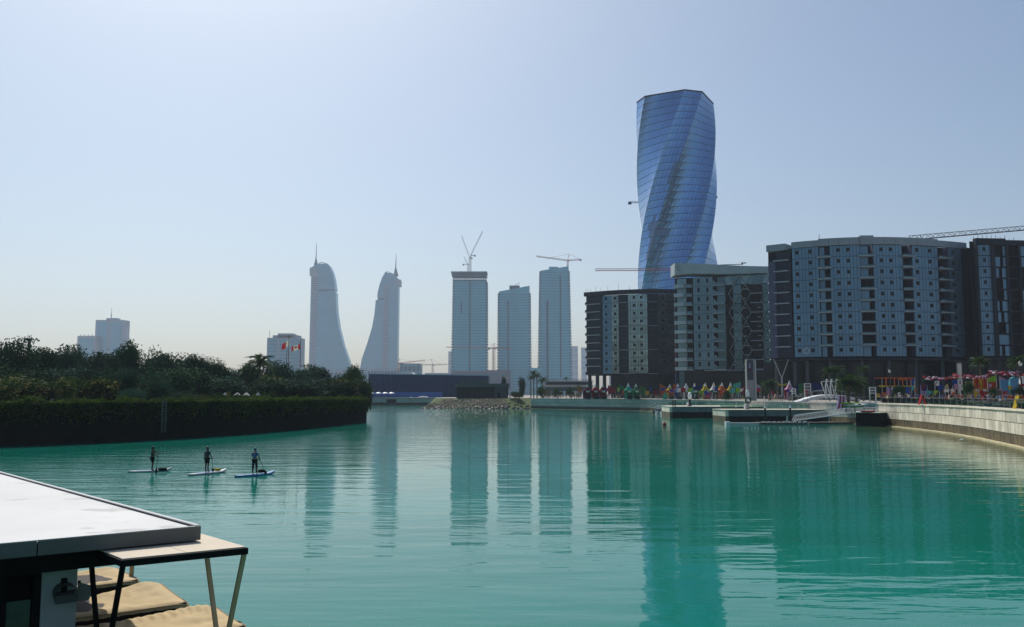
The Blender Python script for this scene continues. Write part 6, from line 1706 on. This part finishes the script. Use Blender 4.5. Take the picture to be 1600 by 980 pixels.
def paddle(label, top, bot):
    top, bot = Vector(top), Vector(bot); root = thing('paddle', label, 'paddle', bot, 'paddles')
    m = MB(); m.tube(top, bot + (top - bot) * .2, .017, n=7); m.build('shaft', M['dark_metal'], root)
    m = MB(); t = (top - bot).normalized(); s = t.cross(Vector((0, 1, 0))).normalized(); m.bar(top - s * .06, top + s * .06, .035); m.build('grip', M['dark_metal'], root)
    m = MB(); b1 = bot + (top - bot) * .2
    m.extr([b1 - s * .03, b1 + s * .03, bot + t * .18 + s * .10, bot + s * .07, bot - s * .07, bot + t * .18 - s * .10], (0, .02, 0)); m.build('blade', M['dark_metal'], root)
LEGS0 = (((-.10, .02, .50), (-.11, 0, .085)), ((.10, .02, .50), (.11, 0, .085)))
BW = mat('board_white', (.34, .37, .40), .5); BB = mat('board_blue', (.06, .17, .38), .5, 0, .1, 2); PADG = mat('deck_foam', (.18, .30, .42), .8)
BZ = .115
# 1: side view, facing right, paddle upright in front
c = AZ(237.5, 736.5, .1)
board('long white paddleboard seen side-on under the slim paddler', AZ(199.5, 736.5, .1), AZ(268, 734.0, .1), .70, BZ, BW, PADG)
J, E = pose((((-.24, .18, 1.22), (-.16, .42, 1.30)), ((.24, .20, 1.20), (.10, .42, 1.10))), (((-.08, .03, .50), (-.09, -.03, .085)), ((.08, .07, .50), (.09, .02, .085))), .03)
pr = place_person('slim dark-clothed person standing side-on, paddle held upright', person_parts(J, E, SKIN_D, True, False, .2), (c.x, c.y, BZ + .012), R(-90), {'shirt': M['black_cloth'], 'shorts': M['black_cloth']}, .98, 'people on paddleboards')
m = MB(); m.ball(J['head'][0] + Vector((0, -.09, -.06)), .07, 8, 5, sc=(1, .7, 1.4)); put('hair_bun', m.mesh('hair_bun', HAIR, (0, 0, 0), True), pr)
paddle('upright paddle held by the slim side-on paddler', (c.x + .43, c.y - .1, 1.78), (c.x + .50, c.y - .52, .02))
m = MB(); m.box((c.x + .75, c.y, .24), (.5, .36, .2)); o = m.build('deck_bag', M['black_cloth']); tag(o, 'dark bag lying on the long white paddleboard', 'bag')
# 2: back view, hand on paddle
c = AZ(323, 738.5, .1)
board('short blue and white paddleboard angled away, in the middle of the three', c + Vector((-.78, -1.45, 0)), c + Vector((.85, 1.6, 0)), .74, BZ, BW, BB)
J, E = pose((((-.24, -.02, 1.14), (-.23, .12, .92)), ((.24, .10, 1.14), (.17, .30, .98))), LEGS0, .02)
place_person('person in dark shirt and loose dark shorts, seen from behind, head turned right', person_parts(J, E, SKIN_D, True, False, .6), (c.x, c.y, BZ + .012), R(-22), {'shirt': mat('charcoal_shirt', (.022, .028, .045), .8), 'shorts': M['black_cloth']}, 1.0, 'people on paddleboards')
paddle('short-looking paddle beside the dark-shirted paddler', (c.x + .26, c.y + .25, 1.05), (c.x + .40, c.y + .1, .16))
m = MB(); m.ball((c.x + .5, c.y + .75, .24), .17, 8, 5, sc=(1.6, 1, .6)); o = m.build('dry_bag', M['yellow'], None, True); tag(o, 'yellow dry bag on the front of the middle paddleboard', 'bag')
# 3: back view, blue shirt, paddle to the right
c = AZ(397.5, 741, .1)
board('blue paddleboard angled away, rightmost of the three', c + Vector((-1.0, -1.2, 0)), c + Vector((1.05, 1.3, 0)), .74, BZ, BB, PADG)
J, E = pose((((-.25, .05, 1.16), (-.05, .24, 1.12)), ((.27, .02, 1.20), (.24, .16, 1.00))), (((-.13, .03, .50), (-.15, 0, .085)), ((.13, .03, .50), (.14, 0, .085))), .03)
pr = place_person('person in blue shirt, dark trousers and pale cap, seen from behind', person_parts(J, E, SKIN, True, True, .75), (c.x, c.y, BZ + .012), R(-10), {'shirt': mat('blue_shirt', (.055, .12, .26), .8), 'trousers': M['black_cloth']}, 1.0, 'people on paddleboards')
m = MB(); h = J['head'][0]; m.ball(h + Vector((0, -.01, .055)), .112, 10, 6, sc=(.95, 1.03, .72)); m.box(h + Vector((0, .13, .04)), (.13, .12, .015)); put('cap', m.mesh('cap', M['skyblue'], (0, 0, 0), True), pr)
paddle('slanting paddle reaching right from the blue-shirted paddler', (c.x + .30, c.y + .05, 1.22), (c.x + .78, c.y + .1, .10))
m = MB(); m.ball((c.x + .35, c.y + .5, .27), .2, 8, 5, sc=(1.5, 1, .65)); o = m.build('deck_bag', M['black_cloth'], None, True); tag(o, 'dark rounded bag on the blue paddleboard', 'bag')

# crowd on the promenade
TP = []
for arms, legs, longs in (((((-.24, 0, 1.15), (-.25, .06, .90)), ((.24, 0, 1.15), (.25, .06, .90))), LEGS0, True), ((((-.25, -.08, 1.16), (-.24, .02, .92)), ((.25, .1, 1.15), (.22, .22, .95))), (((-.1, .2, .52), (-.1, .28, .10)), ((.1, -.02, .50), (.1, -.3, .14))), True),
                          ((((-.26, .02, 1.16), (-.1, .24, 1.12)), ((.26, .02, 1.16), (.1, .24, 1.12))), LEGS0, False)):
    J, E = pose(arms, legs); TP.append(person_parts(J, E, SKIN, False, longs, .6))
rs = random.Random(19)
CW = [('red', 'red'), ('white', 'white_cloth'), ('black', 'black_cloth'), ('blue', 'blue'), ('pink', 'pink'), ('grey', 'grey_cloth'), ('green', 'green'), ('orange', 'orange'), ('sky-blue', 'skyblue'), ('tan', 'tan')]
LOWER = [('black', 'black_cloth'), ('denim', 'denim'), ('grey', 'grey_cloth'), ('tan', 'tan'), ('white', 'white_cloth')]
spots = []
for k in range(62): px = 848 + k * 3.2 + rs.uniform(-2, 2); spots.append((px, None, 'far', rs.uniform(1.5, 6)))
for k in range(18): px = 1060 + k * 6.8 + rs.uniform(-4, 4); spots.append((px, 262 - (px - 1060) * .28, 'mid', 0))
for k in range(10): px = 1195 + k * 7 + rs.uniform(-3, 3); spots.append((px, 215, 'bridge', 0))
for k in range(58): px = 1375 + k * 3.9 + rs.uniform(-3, 3); spots.append((px, 165 - (px - 1375) * .27 + rs.uniform(2, 16), 'near', 0))
seen = set()
near_of = {'far': [(885, 'beside the layered-roof building'), (912, 'left of the dark red stalls'), (950, 'before the red stalls'), (975, 'before the red cloth'), (1005, 'before the green stalls'), (1030, 'between green and orange stalls'), (1100, 'by the orange stall')],
           'mid': [(1085, 'before the grey and white stall'), (1112, 'by the red draped table'), (1150, 'before the yellow-green stall'), (1200, 'near the totem sign')],
           'bridge': [(1215, 'left of the red slanting banners'), (1240, 'between the red slanting banners and white sign frame'), (1300, 'left of the arched footbridge')],
           'near': [(1400, 'below the lilac banner'), (1425, 'below the orange frame bar'), (1452, 'below the lilac and navy banner'), (1480, 'below the small white banner'), (1508, 'below the blue square cloth'), (1545, 'below the orange striped stall'), (1572, 'below the lime sail'), (1640, 'below the turquoise dome')]}
for (px, d, zone, back) in spots:
    if d is None:
        t = (px - 830) / 170.0; d = 343 - 46 * min(1.15, max(0, t)) + back
    for _ in range(60):
        s = rs.choice(CW); l_ = rs.choice(LOWER)
        where = next(w for lim, w in near_of[zone] if px < lim)
        lab = 'person in %s top and %s bottoms %s' % (s[0], l_[0], where)
        if lab not in seen: break
    seen.add(lab)
    k = rs.randrange(3)
    place_person(lab, TP[k], (XD(px, d, 5), d, DECKZ + .005), rs.uniform(0, 6.28), {'shirt': M[s[1]], ('shorts' if k == 2 else 'trousers'): M[l_[1]]}, rs.uniform(.94, 1.06), 'people on the promenade')

# small festival flags and pennants between the stalls
rs = random.Random(31)
FN = [('red', 'red'), ('orange', 'orange'), ('yellow', 'yellow'), ('lime', 'lime'), ('blue', 'blue'), ('purple', 'purple'), ('pink', 'pink'), ('white', 'white_cloth'), ('teal', 'teal'), ('maroon', 'maroon')]
def fflag(px, d, y0, w, h, where):
    c = rs.choice(FN); q = P(px, y0, d)
    root = thing('festival_flag', 'small %s festival flag %s' % (c[0], where), 'flag', (q.x, d, DECKZ), 'small festival flags along the promenade')
    m = MB(); m.bar((q.x, d, DECKZ), (q.x, d, q.z + .1), .05); m.build('pole', M['dark_metal'], root)
    s = rs.uniform(-.25, .25) * h
    m = MB(); m.extr([q, q + Vector((w, 0, s)), q + Vector((w * rs.uniform(.7, 1.0), 0, s - h * rs.uniform(.5, 1.0))), q - Vector((0, 0, h))], (0, .04, 0)); m.build('cloth', M[c[1]], root)
for k in range(34):
    px = 905 + k * 8.4 + rs.uniform(-2, 2); t = (px - 830) / 170.0; d = (343 - 46 * t if px < 1000 else 297 - (px - 1000) * .33) + rs.uniform(4, 9)
    fflag(px, d, rs.uniform(604, 613), rs.uniform(.7, 1.7), rs.uniform(.8, 1.9), next(w for lim, w in near_of['far'] + near_of['mid'] if px < lim))
for k in range(26):
    px = 1368 + k * 8.9 + rs.uniform(-2, 2); d = 176 - (px - 1375) * .25 + rs.uniform(4, 12)
    fflag(px, d, rs.uniform(599, 616), rs.uniform(.5, 1.1), rs.uniform(.5, 1.3), next(w for lim, w in near_of['near'] if px < lim))
# ------------------------------------------------------------------ foreground kiosk, awning and covered lounges
RZ = 2.95
C0 = AZ(314, 823, RZ); C1 = AZ(0, 851, RZ); C2 = AZ(0, 738, RZ)
U = (C1 - C0).normalized(); V = (C2 - C0).normalized()
EU, EV = 7.5, 21.0
def roof_material():
    m = mat('white_roof', (.66, .655, .64), .8, 0, .0, .35, col2=(.58, .577, .57), bump=.004, bscale=3)
    n = m.node_tree.nodes; l = m.node_tree.links; b = n['Principled BSDF']
    tc = n.new('ShaderNodeTexCoord'); mp = n.new('ShaderNodeMapping'); mp.inputs['Scale'].default_value = (.55, .9, 1)
    l.new(tc.outputs['Object'], mp.inputs['Vector'])
    t = n.new('ShaderNodeTexNoise'); t.inputs['Scale'].default_value = 1.3; t.inputs['Detail'].default_value = 3; l.new(mp.outputs[0], t.inputs['Vector'])
    r = n.new('ShaderNodeMapRange'); r.inputs['From Min'].default_value = .60; r.inputs['From Max'].default_value = .66; r.inputs['To Max'].default_value = .75; l.new(t.outputs['Fac'], r.inputs['Value'])
    mx = n.new('ShaderNodeMix'); mx.data_type = 'RGBA'; mx.inputs['B'].default_value = (.42, .415, .40, 1)      # dried puddle marks
    src = b.inputs['Base Color'].links[0].from_socket; l.new(src, mx.inputs['A']); l.new(r.outputs[0], mx.inputs['Factor']); l.new(mx.outputs['Result'], b.inputs['Base Color'])
    return m
WROOF = roof_material()
FASC = mat('fascia_metal', (.13, .13, .125), .65, 0, .12, 1.5, spec=.25)
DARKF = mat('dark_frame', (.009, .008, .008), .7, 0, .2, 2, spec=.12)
def solve_u(target, o):
    lo_, hi_ = 0.0, 12.0
    for _ in range(40):
        mid = (lo_ + hi_) / 2
        if proj(o + U * mid)[0] > target: lo_ = mid
        else: hi_ = mid
    return lo_
def quad(o, a, b): return [o, o + a, o + a + b, o + b]
root = thing('kiosk', 'waterside kiosk with flat white roof and grey fascia in the near corner', 'kiosk', (C0.x + U.x * 4 + V.x * 4, C0.y + U.y * 4 + V.y * 4, .2))
m = MB(); m.extr([p + Vector((0, 0, -.06)) for p in quad(C0 + U * .06 + V * .06, U * EU, V * EV)], (0, 0, .04)); m.build('roof_sheet', WROOF, root)
# fascia in lengths with visible joints, front and far sides
off = 0; k = 0
while off < EU:
    ln = solve_u(59, C0) if k == 0 else 2.6
    m = MB(); m.par(C0 + U * (off + (.012 if k else 0)) + Vector((0, 0, -.26)), U * (ln - .012), V * .05, (0, 0, .26)); m.build('fascia_panel', FASC, root); off += ln; k += 1
for k in range(7):
    m = MB(); m.par(C0 + V * (k * 3.0 + .06) + Vector((0, 0, -.26)), V * 2.985, U * .05, (0, 0, .27)); m.build('fascia_panel', FASC, root)
TRIM = mat('edge_trim', (.30, .31, .32), .4, .4)
m = MB(); m.par(C0 + V * .05 + Vector((0, 0, .012)), V * EV, U * .09, (0, 0, .022)); m.build('roof_edge_trim', TRIM, root)
m = MB(); m.par(C0 + Vector((0, 0, .002)), U * EU, V * .07, (0, 0, .018)); m.build('roof_edge_trim', TRIM, root)
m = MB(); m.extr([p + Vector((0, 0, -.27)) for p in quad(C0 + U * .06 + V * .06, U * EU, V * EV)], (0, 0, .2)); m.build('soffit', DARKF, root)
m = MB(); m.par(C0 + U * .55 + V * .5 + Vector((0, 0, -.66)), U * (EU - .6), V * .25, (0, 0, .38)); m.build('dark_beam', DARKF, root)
K = C0 + V * 1.0; K.z = 1.5; K = K + U * solve_u(119, K); K.z = 0
WALLG = mat('wall_panel_grey', (.34, .345, .34), .6, 0, .06, 2)
m = MB(); m.par(K + Vector((0, 0, .15)), U * .62, V * 6, (0, 0, 2.2)); m.build('wall_panel', WALLG, root)
m = MB(); m.par(K + U * .63 + V * .02 + Vector((0, 0, .15)), U * .12, V * .3, (0, 0, 2.2)); m.build('door_frame', DARKF, root)
m = MB(); m.par(K + U * .76 + V * .16 + Vector((0, 0, .15)), U * .42, V * .03, (0, 0, 1.55)); m.build('door_glass', mat('door_glass', (.05, .06, .03), .08, 0, .5, 1.2), root)
m = MB(); m.par(K + U * 1.19 + V * .02 + Vector((0, 0, .15)), U * 3.4, V * .3, (0, 0, 2.2)); m.build('door_frame', DARKF, root)
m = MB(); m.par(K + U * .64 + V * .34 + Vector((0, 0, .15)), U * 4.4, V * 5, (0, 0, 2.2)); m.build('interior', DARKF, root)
# hooded wall lamp
lc = K + U * .24 - V * .02; lc.z = 1.82
lamp_ = thing('wall_lamp', 'dark hooded lamp fixed on the grey kiosk wall', 'lamp', lc)
m = MB(); n = 8
for i in range(n):
    a0, a1 = math.pi * i / n, math.pi * (i + 1) / n
    p0, p1 = lc + U * (.20 * math.cos(a0)) + Vector((0, 0, .17 * math.sin(a0))), lc + U * (.20 * math.cos(a1)) + Vector((0, 0, .17 * math.sin(a1)))
    m.add([p0, p1, p1 - V * .2 - Vector((0, 0, .05)), p0 - V * .2 - Vector((0, 0, .05))], [(0, 1, 2, 3)])
m.add([lc + U * .20 - V * .2 - Vector((0, 0, .05)), lc - U * .20 - V * .2 - Vector((0, 0, .05)), lc - U * .185 - V * .2 - Vector((0, 0, .2)), lc + U * .185 - V * .2 - Vector((0, 0, .2))], [(0, 1, 2, 3)])
m.add([lc + U * .20, lc - U * .20, lc - U * .185 - V * .2 - Vector((0, 0, .2)), lc + U * .185 - V * .2 - Vector((0, 0, .2))], [(0, 1, 2, 3)]); m.build('hood', mat('lamp_hood', (.06, .062, .062), .5, 0, .15, 3), lamp_)
m = MB(); m.par(lc - U * .05 - V * .03 + Vector((0, 0, -.1)), U * .1, V * .04, (0, 0, .34)); m.build('bracket', DARKF, lamp_)
# menu board tilted at the wall's corner
bc = K - U * .02; bc.z = 1.95
sg = thing('tilted_board', 'small grey board sticking out from the kiosk wall corner', 'sign', bc)
m = MB(); m.extr([bc, bc - U * .3 + Vector((0, 0, -.12)), bc - U * .2 + Vector((0, 0, -.38)), bc + Vector((0, 0, -.36))], V * .03); m.build('board', mat('board_grey', (.16, .17, .17), .6), sg); m = MB(); m.bar(bc + V * .02, bc + V * .02 - U * .05, .04); m.build('hinge', DARKF, sg)

# awning on V posts
AZH = 2.6
FRc, FLc = AZ(388, 859, AZH), AZ(190, 879, AZH); RRc = AZ(324, 840, AZH)
au = (FLc - FRc); av = (RRc - FRc)
root = thing('awning', 'cream fabric awning on tan slanting V posts beside the kiosk', 'awning', (FRc + au * .5 + av * .5) - Vector((0, 0, AZH - .2)))
CREAM = mat('awning_cream', (.62, .53, .41), .85, 0, .05, 1.5, bump=.004, bscale=5)
POSTM = mat('post_tan', (.52, .37, .22), .7, 0, .1, 3, spec=.2)
for k in range(2):
    m = MB(); m.extr([p + Vector((0, 0, .035)) for p in quad(FRc + au * (.012 + .49 * k) + av * .03, au * .485, av * 1.1)], (0, 0, .02)); m.build('fabric_panel', CREAM, root)
m = MB(); m.par(FRc - Vector((0, 0, .085)), au, av.normalized() * .07, (0, 0, .12)); m.build('front_beam', DARKF, root)
m = MB(); m.par(FRc - Vector((0, 0, .085)) + av.normalized() * .072, av * 1.1, au.normalized() * .06, (0, 0, .115)); m.build('end_beam', DARKF, root)
m = MB(); m.par(FRc + au - Vector((0, 0, .085)) + av.normalized() * .072, av * 1.1, -au.normalized() * .06, (0, 0, .115)); m.build('end_beam', DARKF, root)
m = MB(); m.par(FRc + av * 1.1 - Vector((0, 0, .085)) + av.normalized() * .075, au, av.normalized() * .06, (0, 0, .115)); m.build('rear_beam', DARKF, root)
for (o, mt) in ((FRc + au * .02, POSTM), (FLc - au * .02, DARKF)):  # left pair gets a dark colour in place of its shade
    foot = o + av * .5; foot.z = .2
    for tp in (o + av * .04, o + av * 1.0):
        m = MB(); m.bar(tp - Vector((0, 0, .09)), foot + (tp - foot) * .02, .085, .06); m.build('slanting_post', mt, root)
    m = MB(); m.box(foot + Vector((0, 0, .02)), (.3, .3, .06)); m.build('foot_plate', DARKF, root)
q0 = P(206.5, 880, 24.4); q1 = P(205, 899, 24.4); q1.z = .2; root = thing('slanting_prop', 'single tan post seen behind the farthest covered lounge', 'post', q1)
m = MB(); m.bar(q0, q1, .09); m.build('shaft', POSTM, root); m = MB(); m.box(q1 + Vector((0, 0, .03)), (.25, .25, .05)); m.build('foot', DARKF, root)

# deck the lounges stand on
m = MB(); dk0 = C0 - U * 1.4 - V * 3.4; dk0.z = .02
m.extr(quad(dk0 + U * .48, U * 9, V * 12.5), (0, 0, .14)); tag(m.build('deck_floor', mat('deck_boards', (.10, .075, .05), .8, 0, .25, 2, stretch=(1, 8, 1))), None, None, None, 'structure')

# covered lounges
TANC = mat('tan_cover', (.50, .37, .19), .85, 0, .07, 2.0, bump=.012, bscale=7)
WICK = mat('dark_wicker', (.022, .014, .009), .8, 0, .3, 8, bump=.01, bscale=40)
PIPE = mat('cover_seam', (.30, .215, .105), .85)
us = Vector((-.80, -.60, 0)); vs_ = Vector((-.655, .755, 0))
def lounge(label, cr, zr, peak, drop, lu, lv_, seed, sag, pleat=.012):
    """cr: picture point of the right-hand near top corner"""
    Rp = AZ(cr[0], cr[1], zr); rs = random.Random(seed)
    root = thing('covered_lounge', label, 'lounge', (Rp.x + us.x * lu / 2 + vs_.x * lv_ / 2, Rp.y + us.y * lu / 2 + vs_.y * lv_ / 2, .16), 'covered lounges on the deck')
    m = MB(); o = Vector((Rp.x, Rp.y, .16)) + us * .04 + vs_ * .04
    m.extr(quad(o, us * (lu - .08), vs_ * (lv_ - .08)), (0, 0, zr - .16 - .05)); m.build('wicker_base', WICK, root)
    nu, nv = 70, 40
    def zf(u, v):
        z = zr + peak * max(0, 1 - abs(u - .12) / .5) * v ** 1.5 - drop * u * v
        z -= sag * math.sin(math.pi * min(1, u * 1.05)) * math.sin(math.pi * v)
        z -= .07 * (max(0, 1 - u / .10) ** 2 + max(0, 1 - v / .10) ** 2 + max(0, 1 - (1 - v) / .12) ** 2)
        ed = min(1, u / .12, v / .12, (1 - v) / .12 + .2)
        z += (.03 * noise.noise((u * 5, v * 5, seed * 3.1)) + .018 * noise.noise((u * 16, v * 7, seed))) * ed
        z += pleat * max(0, 1 - abs(v - .8) / .45) * abs(math.sin(u * 40 + v * 7 + 5 * noise.noise((u * 3, v * 2, seed)))) * (.6 + .4 * noise.noise((u * 6, 2, seed)))
        return z
    m = MB()
    for i in range(nu + 1):
        for j in range(nv + 1):
            u, v = i / nu, j / nv
            p = Vector((Rp.x, Rp.y, 0)) + us * (u * lu) + vs_ * (v * lv_); m.v.append((p.x, p.y, zf(u, v)))
    for i in range(nu):
        for j in range(nv):
            a = i * (nv + 1) + j; m.f.append((a, a + 1, a + nv + 2, a + nv + 1)); m.m.append(0)
    # skirts
    def skirt(idx, out):
        prev = None
        for n_, a in enumerate(idx):
            v0 = Vector(m.v[a]); m.v.append(tuple(v0 + out * (.025 + .006 * math.sin(n_ * 1.7)) - Vector((0, 0, .065 + .006 * math.sin(n_ * .9 + seed))))); c = len(m.v) - 1
            if prev is not None: m.f.append((prev[0], a, c, prev[1])); m.m.append(0)
            prev = (a, c)
    skirt([i * (nv + 1) for i in range(nu + 1)], -vs_); skirt([j for j in range(nv + 1)], -us); skirt([i * (nv + 1) + nv for i in range(nu + 1)], vs_)
    m.build('fabric_cover', TANC, root, True)
    def piping(path):
        m = MB()
        for i_ in range(len(path) - 1): m.bar(path[i_], path[i_ + 1] , .018)
        m.build('piping', PIPE, root)['kind'] = 'stuff'
    pp = lambda u, v: Vector((Rp.x, Rp.y, 0)) + us * (u * lu) + vs_ * (v * lv_) + Vector((0, 0, zf(u, v) + .004))
    piping([pp(i_ / 36, 0) for i_ in range(37)]); piping([pp(0, i_ / 24) for i_ in range(25)])
    m = MB(); p = Vector((Rp.x, Rp.y, zr - .075)) + vs_ * .35; m.par(p - us * .028, vs_ * .14, us * .09, (0, 0, .03)); m.build('buckle', M['black'], root)
    return root
lounge('nearest covered lounge under the awning, wrinkled tan cover', (387, 974), .78, .10, .0, 2.9, 2.0, 1, .05, .075)
lounge('middle covered lounge with a peaked tan cover', (295.5, 938), .76, .22, .14, 3.2, 2.05, 2, .035, .02)
lounge('farthest covered lounge with sagging tan cover beside the kiosk wall', (219, 903), .76, .06, .0, 3.2, 2.05, 3, .14)
